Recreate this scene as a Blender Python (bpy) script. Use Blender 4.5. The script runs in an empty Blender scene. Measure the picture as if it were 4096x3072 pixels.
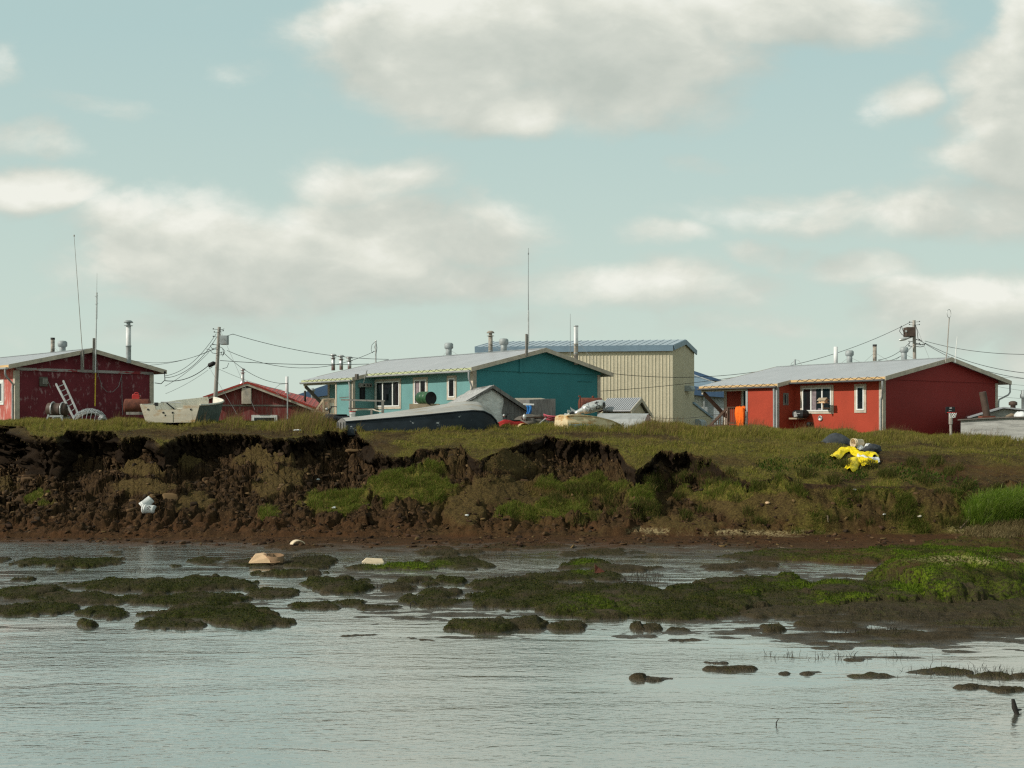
import bpy, bmesh, math, random
import numpy as np
from mathutils import Vector, Matrix
random.seed(7)
rng = np.random.default_rng(7)
SC = bpy.context.scene
COL = SC.collection
F = 4400.0; CX = 2048.0; HY = 1685.0; CAMZ = 3.5      # focal length and horizon of the view, in photo pixels

def P(px, py, D):
    """World point seen at a photo pixel, D metres away."""
    return Vector(((px - CX) / F * D, D, CAMZ - (py - HY) / F * D))

# ------------------------------------------------------------------ materials
def nn(nt, t, **kw):
    n = nt.nodes.new(t)
    for k, v in kw.items():
        setattr(n, k, v)
    return n

def M(name, col, rough=.7, var=.18, scale=3.0, stain=None, stain_at=.62, stain_scale=2.0, stretch=(1, 1, 1),
      bump=0.0, bscale=30.0, metal=0.0, spec=.22, ribs=None, fine=.12, soft=.08):
    m = bpy.data.materials.new(name); m.use_nodes = True
    nt = m.node_tree; L = nt.links
    b = nt.nodes['Principled BSDF']
    b.inputs['Roughness'].default_value = rough
    b.inputs['Metallic'].default_value = metal
    b.inputs['Specular IOR Level'].default_value = spec
    tc = nn(nt, 'ShaderNodeTexCoord'); mp = nn(nt, 'ShaderNodeMapping')
    mp.inputs['Scale'].default_value = stretch
    L.new(tc.outputs['Object'], mp.inputs['Vector'])
    n1 = nn(nt, 'ShaderNodeTexNoise'); n1.inputs['Scale'].default_value = scale; n1.inputs['Detail'].default_value = 6
    L.new(mp.outputs[0], n1.inputs['Vector'])
    r = nn(nt, 'ShaderNodeMapRange'); r.inputs['From Min'].default_value = .3; r.inputs['From Max'].default_value = .7
    r.inputs['To Min'].default_value = 1 - var; r.inputs['To Max'].default_value = 1 + var
    L.new(n1.outputs['Fac'], r.inputs['Value'])
    n2 = nn(nt, 'ShaderNodeTexNoise'); n2.inputs['Scale'].default_value = scale * 14; n2.inputs['Detail'].default_value = 4
    L.new(mp.outputs[0], n2.inputs['Vector'])
    r2 = nn(nt, 'ShaderNodeMapRange'); r2.inputs['From Min'].default_value = .3; r2.inputs['From Max'].default_value = .7
    r2.inputs['To Min'].default_value = 1 - fine; r2.inputs['To Max'].default_value = 1 + fine
    L.new(n2.outputs['Fac'], r2.inputs['Value'])
    mm = nn(nt, 'ShaderNodeMath', operation='MULTIPLY'); L.new(r.outputs[0], mm.inputs[0]); L.new(r2.outputs[0], mm.inputs[1])
    sc = nn(nt, 'ShaderNodeVectorMath', operation='SCALE'); sc.inputs[0].default_value = col[:3]
    L.new(mm.outputs[0], sc.inputs['Scale'])
    out = sc.outputs[0]
    if stain:
        n3 = nn(nt, 'ShaderNodeTexNoise'); n3.inputs['Scale'].default_value = stain_scale; n3.inputs['Detail'].default_value = 9
        n3.inputs['Roughness'].default_value = .65
        L.new(mp.outputs[0], n3.inputs['Vector'])
        r3 = nn(nt, 'ShaderNodeMapRange'); r3.inputs['From Min'].default_value = stain_at - soft; r3.inputs['From Max'].default_value = stain_at + soft
        L.new(n3.outputs['Fac'], r3.inputs['Value'])
        mx = nn(nt, 'ShaderNodeMix', data_type='RGBA')
        L.new(r3.outputs[0], mx.inputs['Factor']); L.new(out, mx.inputs[6]); mx.inputs[7].default_value = (*stain[:3], 1)
        out = mx.outputs[2]
    L.new(out, b.inputs['Base Color'])
    h = None
    if ribs:                                      # (axis 0/1/2, spacing, strength): raised seams or grooves
        ax, sp, st = ribs
        w = nn(nt, 'ShaderNodeTexWave', wave_type='BANDS', bands_direction='XYZ'[ax], wave_profile='SIN')
        w.inputs['Scale'].default_value = 2 * math.pi / (20 * sp)
        L.new(tc.outputs['Object'], w.inputs['Vector'])
        pw = nn(nt, 'ShaderNodeMath', operation='POWER'); L.new(w.outputs['Fac'], pw.inputs[0]); pw.inputs[1].default_value = 4
        bp = nn(nt, 'ShaderNodeBump'); bp.inputs['Strength'].default_value = 1; bp.inputs['Distance'].default_value = st
        L.new(pw.outputs[0], bp.inputs['Height']); h = bp
    if bump:
        n4 = nn(nt, 'ShaderNodeTexNoise'); n4.inputs['Scale'].default_value = bscale; n4.inputs['Detail'].default_value = 5
        L.new(mp.outputs[0], n4.inputs['Vector'])
        b2 = nn(nt, 'ShaderNodeBump'); b2.inputs['Distance'].default_value = bump
        L.new(n4.outputs['Fac'], b2.inputs['Height'])
        if h: L.new(h.outputs[0], b2.inputs['Normal'])
        h = b2
    if h: L.new(h.outputs[0], b.inputs['Normal'])
    return m

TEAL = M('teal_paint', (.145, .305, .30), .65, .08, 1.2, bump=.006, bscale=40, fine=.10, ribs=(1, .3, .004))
TEAL_SHADED = M('teal_paint_shaded_gable', (.045, .225, .243), .65, .07, 1.0, bump=.006, bscale=40, fine=.08, stain=(.35, .42, .42), stain_at=.80, stain_scale=3)  # teal darkened in the colour itself for the gable's shaded side
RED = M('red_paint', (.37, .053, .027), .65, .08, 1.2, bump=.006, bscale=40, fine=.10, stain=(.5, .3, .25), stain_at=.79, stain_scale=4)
RED_SHADED = M('red_paint_shaded_gable', (.235, .022, .018), .65, .07, 1.0, bump=.006, bscale=40, fine=.08)  # same paint as RED, with the gable's shade put into the colour
PEEL = M('peeling_dark_red_paint', (.155, .025, .034), .75, .18, 1.3, stain=(.34, .20, .21), stain_at=.61, stain_scale=4.5, stretch=(1, 1, .5), bump=.008, soft=.05)  # peeling is wear; the base red is darkened for the shaded gable
PEELTRIM = M('peeling_grey_trim', (.36, .33, .32), .8, .15, 2.2, stain=(.27, .04, .045), stain_at=.55, stain_scale=2.6, stretch=(.6, .6, 2), soft=.03)
PINK = M('sunlit_red_paint', (.46, .115, .09), .75, .15, 1.5, stain=(.6, .36, .32), stain_at=.58, stain_scale=3.5, stretch=(1, 1, .5))  # lit copy of the peeling red: sunlight on the long wall is in the colour
OLDRED = M('old_red_boards', (.22, .05, .045), .8, .22, 1.6, stain=(.27, .16, .14), stain_at=.57, stain_scale=5, stretch=(2, 2, .25), bump=.006)
REDROOF = M('red_metal_roof', (.46, .055, .04), .5, .12, 1.5, ribs=(0, .25, .02))
REDTRIM = M('red_roof_edge', (.36, .05, .035), .55, .15, 2)
GREYROOF = M('grey_metal_roof', (.40, .41, .425), .42, .06, .8, ribs=(1, .30, .012), fine=.07, spec=.5)
TRIM = M('tan_trim', (.50, .435, .35), .75, .2, 3, stain=(.32, .29, .25), stain_at=.62, stain_scale=4, bump=.003)
TRIMW = M('cream_trim', (.55, .50, .40), .7, .14, 3, stain=(.36, .33, .27), stain_at=.66, stain_scale=5)
FASC_Y = M('pale_yellow_fascia', (.44, .47, .27), .6, .1, 3)
FASC_O = M('pine_fascia', (.60, .40, .19), .65, .14, 4, stretch=(1, .2, 1))
WHITE = M('white_vinyl', (.72, .73, .70), .45, .05, 3)
GLASS = M('dark_window_glass', (.012, .015, .017), .06, .3, 2, spec=.8)
CURTAIN = M('curtain', (.22, .18, .19), .9, .3, 6)
GALV = M('galvanised_steel', (.52, .53, .52), .42, .16, 4, metal=.55, stain=(.34, .33, .3), stain_at=.64)
GALVD = M('dull_grey_vent', (.34, .37, .37), .6, .18, 5, metal=.2, stain=(.26, .25, .24), stain_at=.6)
PIPEW = M('white_flue', (.70, .70, .69), .4, .08, 4)
PIPERUST = M('sooty_flue', (.33, .29, .24), .6, .3, 5, stain=(.05, .045, .04), stain_at=.6, stretch=(1, 1, 2))
SOOT = M('soot_black', (.03, .028, .027), .7, .3, 5)
BLACK = M('black_rubber', (.016, .017, .018), .55, .3, 6)
WIRE = M('black_wire', (.03, .031, .033), .6, .1, 6)
WIREG = M('grey_guy_wire', (.25, .26, .26), .5, .1, 6)
GUTTER = M('grey_gutter', (.40, .41, .41), .45, .12, 3, metal=.3)
GUTTERD = M('dark_grey_gutter', (.13, .135, .14), .5, .12, 3, metal=.3)
WOODG = M('weathered_grey_wood', (.25, .235, .21), .85, .22, 2.5, stain=(.13, .115, .10), stain_at=.6, stain_scale=6, stretch=(1, 1, .3), bump=.006)
PLY = M('weathered_plywood', (.20, .195, .185), .85, .2, 2.0, stain=(.115, .11, .105), stain_at=.56, stain_scale=6, stretch=(3, 3, .5), bump=.006)
PLYG = M('silvered_plywood', (.36, .36, .34), .85, .16, 2, stain=(.22, .22, .21), stain_at=.58, stain_scale=3, stretch=(.5, .5, 4), bump=.006)
DECK = M('treated_deck_wood', (.36, .29, .20), .8, .2, 4, bump=.004)
DECKD = M('dark_stained_wood', (.10, .062, .045), .8, .25, 4, bump=.004)
BRACED = M('weathered_dark_timber', (.12, .108, .092), .85, .25, 5, bump=.006)
POLEW = M('grey_pole_wood', (.40, .37, .33), .85, .18, 2, stain=(.2, .17, .14), stain_at=.58, stain_scale=4, stretch=(5, 5, .4), bump=.01)
TAN = M('tan_metal_siding', (.58, .52, .385), .5, .05, .6)
BLUEM = M('blue_metal_trim', (.19, .27, .34), .45, .1, 1.5)
BLUER = M('blue_metal_roof', (.36, .43, .48), .4, .1, 1)
NAVYR = M('navy_metal_roof', (.07, .125, .22), .45, .12, .6)
SIDING = M('white_lap_siding', (.52, .53, .50), .65, .1, 1.2, ribs=(2, .2, .02))
SIDINGG = M('grey_lap_siding', (.40, .43, .45), .65, .1, 1.2, ribs=(2, .2, .015))
SILVER = M('aluminium', (.46, .47, .46), .4, .15, 3, metal=.45, stain=(.32, .32, .3), stain_at=.6)
SILVERP = M('silver_paint', (.56, .57, .55), .32, .12, 4, metal=.45, stain=(.27, .24, .19), stain_at=.66, stain_scale=6)
RUST = M('rusty_tank', (.16, .055, .035), .85, .25, 2.5, stain=(.09, .035, .025), stain_at=.55, stain_scale=4, bump=.01)
BROWNM = M('brown_metal', (.085, .058, .045), .6, .2, 4)
REDPL = M('red_plastic', (.40, .03, .028), .4, .1, 5)
ORANGE = M('orange_cloth', (.86, .15, .015), .8, .12, 6, bump=.02, bscale=9)
TARPG = M('grey_white_tarp', (.72, .73, .70), .75, .12, 2, stain=(.52, .52, .49), stain_at=.6, stain_scale=5, stretch=(1, .4, 1), bump=.03, bscale=6)
TARPT = M('roof_tarp', (.42, .42, .41), .75, .14, 2, stain=(.3, .3, .29), stain_at=.57, stain_scale=5, stretch=(3, .4, 3), bump=.02, bscale=7)
BLUET = M('blue_tarp', (.03, .19, .52), .6, .16, 6, bump=.03, bscale=10)
HULLGREY = M('weathered_hull_bottom', (.40, .395, .37), .75, .14, 1.6, stain=(.31, .235, .14), stain_at=.62, stain_scale=2.2, stretch=(.25, 2.5, 1), bump=.008)
HULLNAVY = M('navy_hull_paint', (.020, .028, .036), .55, .3, 2.5, stain=(.38, .40, .40), stain_at=.66, stain_scale=3, stretch=(1, 1, 1.4), soft=.02)
HULLRAW = M('raw_transom_wood', (.30, .29, .275), .85, .2, 3, stain=(.12, .12, .115), stain_at=.5, stain_scale=8, stretch=(6, 6, .6), bump=.01)
SKIFF = M('chalky_white_hull', (.70, .67, .58), .65, .1, 2.2, stain=(.42, .35, .24), stain_at=.62, stain_scale=3, bump=.004)
SKIFFG = M('faded_green_hull', (.10, .13, .115), .7, .25, 2.5, stain=(.25, .27, .25), stain_at=.64, stain_scale=5)
SKIFFT = M('skiff_transom', (.50, .455, .36), .7, .12, 2.0, stain=(.40, .24, .10), stain_at=.60, stain_scale=1.6, stretch=(1, 1, 2.5))
OCHRE = M('ochre_stained_hull', (.70, .58, .36), .65, .15, 2.5, stain=(.42, .21, .06), stain_at=.53, stain_scale=2.2, stretch=(.5, 1, 2))
BLUEB = M('faded_blue_band', (.09, .19, .27), .7, .2, 4, stain=(.45, .46, .44), stain_at=.63, stain_scale=5)
PINKH = M('pink_red_plastic', (.50, .10, .13), .5, .14, 3, stain=(.6, .4, .4), stain_at=.66)
GREEN_DR = M('green_drum', (.026, .085, .036), .42, .2, 3, stain=(.10, .15, .08), stain_at=.62)
BUCKET = M('white_plastic', (.64, .65, .63), .5, .05, 5, stain=(.55, .53, .49), stain_at=.68, stain_scale=9)
BUCKETC = M('cream_plastic', (.72, .58, .40), .55, .08, 5)
YELLOW = M('yellow_raincoat', (.78, .60, .008), .55, .16, 8, stain=(.24, .17, .03), stain_at=.66, stain_scale=9, bump=.02, bscale=18)
BLKTARP = M('charcoal_tarp', (.045, .05, .056), .65, .25, 4, bump=.03, bscale=9)
WHITEBAG = M('white_plastic_bag', (.66, .68, .68), .5, .14, 6, bump=.03, bscale=14)
CARD = M('cardboard', (.58, .40, .24), .8, .12, 5)
CARDD = M('damp_cardboard', (.24, .15, .085), .85, .2, 6)
DRIFT = M('driftwood', (.23, .175, .12), .9, .2, 5, stretch=(1, 1, 4))
STICK = M('dark_wet_wood', (.018, .015, .013), .6, .3, 8)
YELLOWP = M('yellow_pole', (.60, .42, .05), .6, .2, 5)

# ------------------------------------------------------------------ mesh builder
class MB:
    def __init__(s): s.v = []; s.f = []; s.sm = []
    def add(s, vs, fs, smooth=False):
        o = len(s.v); s.v += [tuple(v) for v in vs]
        for f in fs: s.f.append([i + o for i in f]); s.sm.append(smooth)
        return s
    def box(s, x0, x1, y0, y1, z0, z1):
        vs = [(x, y, z) for z in (z0, z1) for y in (y0, y1) for x in (x0, x1)]
        return s.add(vs, [(0, 2, 3, 1), (4, 5, 7, 6), (0, 1, 5, 4), (2, 6, 7, 3), (0, 4, 6, 2), (1, 3, 7, 5)])
    def bar(s, a, b, w, h, up=(0, 0, 1)):
        a = Vector(a); b = Vector(b); d = (b - a).normalized(); up = Vector(up)
        if abs(d.dot(up)) > .98: up = Vector((0, 1, 0))
        r = d.cross(up).normalized() * (w / 2); u = r.cross(d).normalized() * (h / 2)
        vs = [p + i * r + j * u for p in (a, b) for i, j in ((-1, -1), (1, -1), (1, 1), (-1, 1))]
        return s.add(vs, [(3, 2, 1, 0), (4, 5, 6, 7), (0, 1, 5, 4), (1, 2, 6, 5), (2, 3, 7, 6), (3, 0, 4, 7)])
    def tube(s, pts, r, n=8, cap=True):
        pts = [Vector(p) for p in pts]; k = len(pts); rs = r if isinstance(r, (list, tuple)) else [r] * k
        vs = []; fs = []; ref = None
        for i, p in enumerate(pts):
            d = (pts[min(i + 1, k - 1)] - pts[max(i - 1, 0)]).normalized()
            if ref is None:
                ref = Vector((0, 0, 1)) if abs(d.z) < .9 else Vector((1, 0, 0))
            a = d.cross(ref).normalized(); b = d.cross(a).normalized(); ref = -b if False else a.cross(d)
            for j in range(n):
                t = 2 * math.pi * j / n; vs.append(p + rs[i] * (math.cos(t) * a + math.sin(t) * b))
        for i in range(k - 1):
            for j in range(n):
                fs.append((i * n + j, i * n + (j + 1) % n, (i + 1) * n + (j + 1) % n, (i + 1) * n + j))
        s.add(vs, fs, True)
        if cap: s.add(vs[:n], [tuple(range(n))]); s.add(vs[-n:], [tuple(range(n))[::-1]])
        return s
    def lathe(s, prof, base=(0, 0, 0), axis=(0, 0, 1), n=20, smooth=True):
        """prof: (radius, distance along axis)."""
        ax = Vector(axis).normalized(); ref = Vector((0, 0, 1)) if abs(ax.z) < .9 else Vector((1, 0, 0))
        a = ax.cross(ref).normalized(); b = ax.cross(a); o = Vector(base); vs = []; fs = []
        for r, h in prof:
            for j in range(n):
                t = 2 * math.pi * j / n; vs.append(o + ax * h + max(r, 1e-4) * (math.cos(t) * a + math.sin(t) * b))
        for i in range(len(prof) - 1):
            for j in range(n):
                fs.append((i * n + j, i * n + (j + 1) % n, (i + 1) * n + (j + 1) % n, (i + 1) * n + j))
        return s.add(vs, fs, smooth)
    def prism(s, poly, ext):
        """poly: 3D points of one face; ext: extrusion vector."""
        e = Vector(ext); n = len(poly); a = [Vector(p) for p in poly]; vs = a + [p + e for p in a]
        fs = [tuple(range(n))[::-1], tuple(range(n, 2 * n))] + [(i, (i + 1) % n, n + (i + 1) % n, n + i) for i in range(n)]
        return s.add(vs, fs)
    def loft(s, rows, smooth=True, closed=False):
        n = len(rows[0]); vs = [p for r in rows for p in r]; fs = []
        for i in range(len(rows) - 1):
            for j in range(n if closed else n - 1):
                fs.append((i * n + j, i * n + (j + 1) % n, (i + 1) * n + (j + 1) % n, (i + 1) * n + j))
        return s.add(vs, fs, smooth)
    def blob(s, c, r, seed=0, amp=.2, sub=3, fq=2.2, flat=None):
        bm = bmesh.new(); bmesh.ops.create_icosphere(bm, subdivisions=sub, radius=1)
        from mathutils import noise
        vs = []
        for v in bm.verts:
            k = 1 + amp * noise.fractal(v.co * fq + Vector((seed * 7.3, seed * 3.1, seed)), .9, 2, 4)
            p = Vector((v.co.x * r[0], v.co.y * r[1], v.co.z * r[2])) * k
            if flat is not None: p.z = max(p.z, flat)
            vs.append(p + Vector(c))
        fs = [tuple(v.index for v in f.verts) for f in bm.faces]; bm.free()
        return s.add(vs, fs, True)

def root_matrix(o):
    while o.parent is not None: o = o.parent
    return Matrix.Translation(o.location) @ o.rotation_euler.to_matrix().to_4x4()

def build(mb, name, mat, parent=None, world=False, origin=None, bevel=0, solid=0):
    vs = mb.v
    if parent is not None and world:
        inv = root_matrix(parent).inverted(); vs = [tuple(inv @ Vector(v)) for v in vs]
    if origin is not None:
        o3 = Vector(origin); vs = [tuple(Vector(v) - o3) for v in vs]
    me = bpy.data.meshes.new(name); me.from_pydata(vs, [], mb.f)
    me.polygons.foreach_set('use_smooth', mb.sm)
    bm = bmesh.new(); bm.from_mesh(me); bmesh.ops.recalc_face_normals(bm, faces=bm.faces); bm.to_mesh(me); bm.free()
    me.materials.append(mat); me.update()
    o = bpy.data.objects.new(name, me); COL.objects.link(o)
    if parent is not None: o.parent = parent
    if origin is not None: o.location = origin
    if bevel:
        b = o.modifiers.new('bevel', 'BEVEL'); b.width = bevel; b.segments = 2; b.limit_method = 'ANGLE'
    if solid:
        b = o.modifiers.new('solid', 'SOLIDIFY'); b.thickness = solid
    return o

def tag(o, label=None, cat=None, group=None, kind=None):
    if label: o['label'] = label
    if cat: o['category'] = cat
    if group: o['group'] = group
    if kind: o['kind'] = kind
    return o

def thing(name, label, cat, loc=(0, 0, 0), rz=0, group=None):
    o = bpy.data.objects.new(name, None); COL.objects.link(o); o.empty_display_size = .2
    o.location = loc; o.rotation_euler = (0, 0, rz)
    return tag(o, label, cat, group)
# ------------------------------------------------------------------ noise
def h2(ix, iy, seed):
    x = (ix.astype(np.int64) * 374761393 + iy.astype(np.int64) * 668265263 + seed * 2147483647 + 974711) & 0xffffffff
    x = ((x ^ (x >> 13)) * 1274126177) & 0xffffffff
    x = (x ^ (x >> 16)) & 0xffffffff
    x = (x * 2246822519) & 0xffffffff
    x = x ^ (x >> 15)
    return (x & 0xffffff) / float(0x1000000)
def perlin(x, y, seed=0):
    ix = np.floor(x); iy = np.floor(y); fx = x - ix; fy = y - iy
    u = fx * fx * fx * (fx * (fx * 6 - 15) + 10); v = fy * fy * fy * (fy * (fy * 6 - 15) + 10)
    def g(dx, dy):
        a = h2(ix + dx, iy + dy, seed) * 2 * np.pi
        return np.cos(a) * (fx - dx) + np.sin(a) * (fy - dy)
    a = g(0, 0); b = g(1, 0); c = g(0, 1); d = g(1, 1)
    return (a + (b - a) * u) * (1 - v) + (c + (d - c) * u) * v
def fbm(x, y, o=4, seed=0, gain=.5):
    s = 0; a = 1.0
    for i in range(o):
        s = s + a * perlin(x, y, seed + i * 17); x = x * 2.03 + 5.1; y = y * 2.03 - 3.7; a *= gain
    return s
def cells(x, y, seed=0):
    """Nearest and second distance, and a random tilted facet of the nearest cell."""
    ix = np.floor(x); iy = np.floor(y)
    f1 = np.full(x.shape, 9.0); f2 = np.full(x.shape, 9.0); fac = np.zeros(x.shape)
    for dx in (-1, 0, 1):
        for dy in (-1, 0, 1):
            jx = ix + dx; jy = iy + dy
            qx = jx + .15 + .7 * h2(jx, jy, seed); qy = jy + .15 + .7 * h2(jx, jy, seed + 1)
            d = np.hypot(x - qx, y - qy)
            r = h2(jx, jy, seed + 2) + (x - qx) * (h2(jx, jy, seed + 3) - .5) * 1.6 + (y - qy) * (h2(jx, jy, seed + 4) - .5) * 1.6
            near = d < f1
            f2 = np.where(near, f1, np.minimum(f2, d)); fac = np.where(near, r, fac); f1 = np.where(near, d, f1)
    return f1, f2, fac
def sst(a, b, x):
    t = np.clip((x - a) / (b - a), 0, 1); return t * t * (3 - 2 * t)

# ------------------------------------------------------------------ ground: plateau, broken bank, mudflat
PX = np.concatenate([np.linspace(-1500, -260, 61)[:-1], np.linspace(-260, 4356, 1010), np.linspace(4356, 5600, 61)[1:]])
NC = len(PX)
K = (PX - CX) / F
EDGE = [(-420, 1690), (0, 1700), (90, 1703), (140, 1738), (240, 1752), (275, 1722), (460, 1726), (480, 1752), (600, 1742), (650, 1782),
        (695, 1758), (760, 1736), (880, 1731), (1000, 1737), (1150, 1757), (1185, 1750), (1330, 1726), (1425, 1722), (1445, 1745),
        (1510, 1803), (1560, 1824), (1640, 1830), (1670, 1797), (1850, 1791), (1875, 1822), (1920, 1840), (2000, 1803), (2100, 1768),
        (2180, 1742), (2260, 1757), (2400, 1767), (2470, 1796), (2500, 1832), (2545, 1882), (2600, 1838), (2640, 1804), (2730, 1806),
        (2840, 1832), (2900, 1890), (2990, 1925), (3120, 1905), (3300, 1960), (3600, 1960), (4516, 1960)]
DROPH = [(-420, 140), (0, 165), (300, 140), (480, 120), (650, 80), (760, 120), (1000, 85), (1180, 75), (1330, 75), (1440, 85), (1510, 45), (1640, 28),
         (1700, 32), (1860, 30), (1920, 22), (2050, 38), (2180, 62), (2260, 80), (2400, 90), (2490, 55), (2545, 25), (2620, 75),
         (2730, 95), (2850, 75), (2900, 42), (3000, 36), (3120, 22), (3300, 0), (4516, 0)]
def tab(t, x): return np.interp(x, [p[0] for p in t], [p[1] for p in t])
def zhouse(X): return np.interp(X, [-30, -24, -14, -8, -2, 8, 14, 18, 24, 40], [3.42, 3.44, 3.45, 3.36, 3.27, 3.16, 2.98, 2.84, 2.74, 2.6])
def zplateau(X, D):
    z = zhouse(X * 50 / np.maximum(D, 50)) if False else zhouse(X)
    drop = np.interp(D, [33, 34.5, 36, 38, 40, 42, 44, 46, 49, 52], [2.0, 1.66, 1.30, .88, .52, .30, .16, .07, .01, 0])
    return z - drop
ED = tab(EDGE, PX); XD = PX / 60.0
ED = ED + sst(2990, 3300, PX) * 70 * fbm(XD * .35, XD * 0, 3, 4)
ED = ED + 9 * fbm(XD * 1.3, XD * 0, 3, 3) + 7 * fbm(XD * 5, XD * 0, 3, 5)
DG = np.linspace(34.2, 58, 300)
De = np.zeros(NC)
for j in range(NC):
    yy = HY + (CAMZ - zplateau(K[j] * DG, DG)) / DG * F
    De[j] = np.interp(-ED[j], -yy, DG)
De = np.clip(De, 34.8, 52)
FOOT = 32.9
ROWS = []                        # every row: D per column
NA, NB, NCF, ND, NE = 300, 190, 26, 150, 24
pyA = np.linspace(2790, HY + F * CAMZ / FOOT, NA)
ROWS += [np.full(NC, 9.0), np.full(NC, 11.5)] + [np.full(NC, F * CAMZ / (p - HY)) for p in pyA]
for t in np.linspace(0, 1, NB + 1)[1:]: ROWS.append(FOOT + (De - .4 - FOOT) * t)
iC0 = len(ROWS) - 1
for t in np.linspace(0, 1, NCF + 1)[1:]: ROWS.append(De - .4 + .4 * t)
iC1 = len(ROWS) - 1
for t in np.linspace(0, 1, ND + 1)[1:]: ROWS.append(De + (62 - De) * t ** 1.7)
for t in np.linspace(0, 1, NE + 1)[1:]: ROWS.append(np.full(NC, 62 + 1400 * t ** 3))
D = np.array(ROWS); NR = len(D)
KK = np.broadcast_to(K, D.shape); X = KK * D; Y = D.copy()
PXX = np.broadcast_to(PX, D.shape)
rowi = np.arange(NR)[:, None] + np.zeros((1, NC))

# base profile
zp = zplateau(X, D)
zedge = zplateau(K * De, De)
def smooth(v, sg):
    k = np.exp(-.5 * (np.arange(-4 * sg, 4 * sg + 1) / sg) ** 2); k /= k.sum(); return np.convolve(np.pad(v, 4 * sg, mode='edge'), k, 'valid')
pyb = ED + tab(DROPH, PX); zb = np.minimum(CAMZ - (pyb - HY) / F * (De - .4), zedge - .02)
Des = smooth(De, 12); zb = smooth(zb, 10)
nosc = sst(2990, 3250, PX)
zb = zb * (1 - nosc) + (zplateau(K * (De - .4), De - .4)) * nosc
t = np.clip((D - FOOT) / (Des - .4 - FOOT), 0, 1.15)
zfoot = .17
zs = zfoot + (zb - zfoot) * (.55 * t + .45 * t ** 2.2)
zright = zfoot + (zb - zfoot) * (1.25 * t - .25 * t * t)
zs = zs * (1 - nosc) + zright * nosc
tc = np.clip((D - (De - .4)) / .4, 0, 1)
zbot = np.minimum(zs[iC0], zedge - .02)
zs = np.minimum(zs, np.maximum(zedge - .02, zs * 0) )
zc = zbot + (zedge - zbot) * sst(0, 1, tc) ** .8
Z = np.where(rowi <= iC0, zs, np.where(rowi <= iC1, zc, zp))
inB = (rowi <= iC0) & (D >= FOOT)

# small relief of the plateau and grass slope
hum = fbm(X * .55, Y * .55, 4, 11) * .16 + fbm(X * 2.2, Y * 2.2, 3, 12) * .055
Z = Z + np.where(rowi > iC1, hum * np.maximum(sst(0, 1.2, D - De), nosc) * sst(420, 60, D), np.where(rowi > iC0 - 0, hum * nosc, hum * nosc * sst(0, 1.6, D - FOOT) * (D >= FOOT)))
near_house = sst(48, 52, D)
Z = Z - np.where(rowi > iC1, np.maximum(hum, 0) * near_house * .6, 0)

# slumped blocks on the bank: px, py, rx, ry, height, kind (1 green, 2 tan turf, 3 bare)
PYV = HY + (CAMZ - Z) / D * F
BLOCKS = [(1640, 1990, 230, 58, .42, 1), (1340, 2040, 150, 42, .34, 1), (1690, 1898, 110, 24, .24, 1), (1055, 1852, 120, 50, .34, 2),
          (1080, 1955, 62, 58, .34, 2), (1172, 1930, 45, 40, .26, 2), (1080, 2072, 60, 16, .16, 1), (2060, 1990, 230, 52, .30, 2),
          (2030, 1868, 120, 45, .34, 2), (2310, 1972, 220, 40, .30, 1), (2575, 2045, 75, 50, .50, 1), (2990, 1985, 300, 45, .30, 1),
          (150, 2010, 60, 18, .22, 1), (1560, 2068, 130, 36, .34, 3), (3080, 2050, 240, 45, .30, 2), (2200, 2060, 240, 30, .22, 1),
          (560, 1890, 110, 26, .24, 2), (590, 1965, 170, 26, .24, 2), (780, 2020, 90, 24, .22, 2), (420, 1950, 90, 24, .2, 3),
          (2740, 2110, 190, 26, .24, 2), (3350, 2085, 200, 30, .24, 3), (2450, 2110, 110, 24, .24, 3), (760, 1860, 60, 26, .22, 2),
          (20, 1950, 50, 30, .24, 2), (1860, 2060, 80, 60, .26, 2), (3650, 2060, 170, 40, .3, 3)]
wx = fbm(X * .9, Y * .9, 3, 31) * 55; wy = fbm(X * .9 + 9, Y * .9, 3, 32) * 30
G_grn = np.zeros(D.shape); G_tan = np.zeros(D.shape); blk = np.zeros(D.shape)
for (bx, by, rx, ry, hh, kd) in BLOCKS:
    d = np.hypot((PXX + wx - bx) / rx, (PYV + wy - by) / ry)
    m = sst(1.12, .75, d); lift = hh * m * (.55 + .45 * np.clip((by + ry - PYV) / (2 * ry), 0, 1))
    blk = np.maximum(blk, lift)
    if kd == 1: G_grn = np.maximum(G_grn, sst(1.05, .7, d))
    if kd == 2: G_tan = np.maximum(G_tan, sst(1.05, .8, d))
Z = Z + np.where(inB, blk, 0)

# broken peat: tilted facets at several sizes
f1, f2, fa = cells(X * 1.3, Y * 1.1, 41); g1, g2, ga = cells(X * 3.1 + 3, Y * 2.6, 42); k1, k2, ka = cells(X * 7 + 3, Y * 6, 43)
rough = (1 - .82 * np.maximum(G_grn, G_tan)) * (1 - .2 * nosc)
chunk = .30 * fa * sst(0, .22, f2 - f1) + .13 * ga * sst(0, .25, g2 - g1) + .055 * ka * sst(0, .25, k2 - k1)
Z = Z + np.where(inB, (chunk - .16) * rough * sst(-.2, .9, D - FOOT) * sst(0, .5, De - .4 - D + .25), 0)
Z = Z + np.where(inB, .10 * fbm(X * 3, Y * 3, 4, 44) * (.5 + .5 * rough), 0)
Z = np.where(inB, np.maximum(Z, .06 + .05 * fbm(X, Y, 2, 45)), Z)

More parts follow.
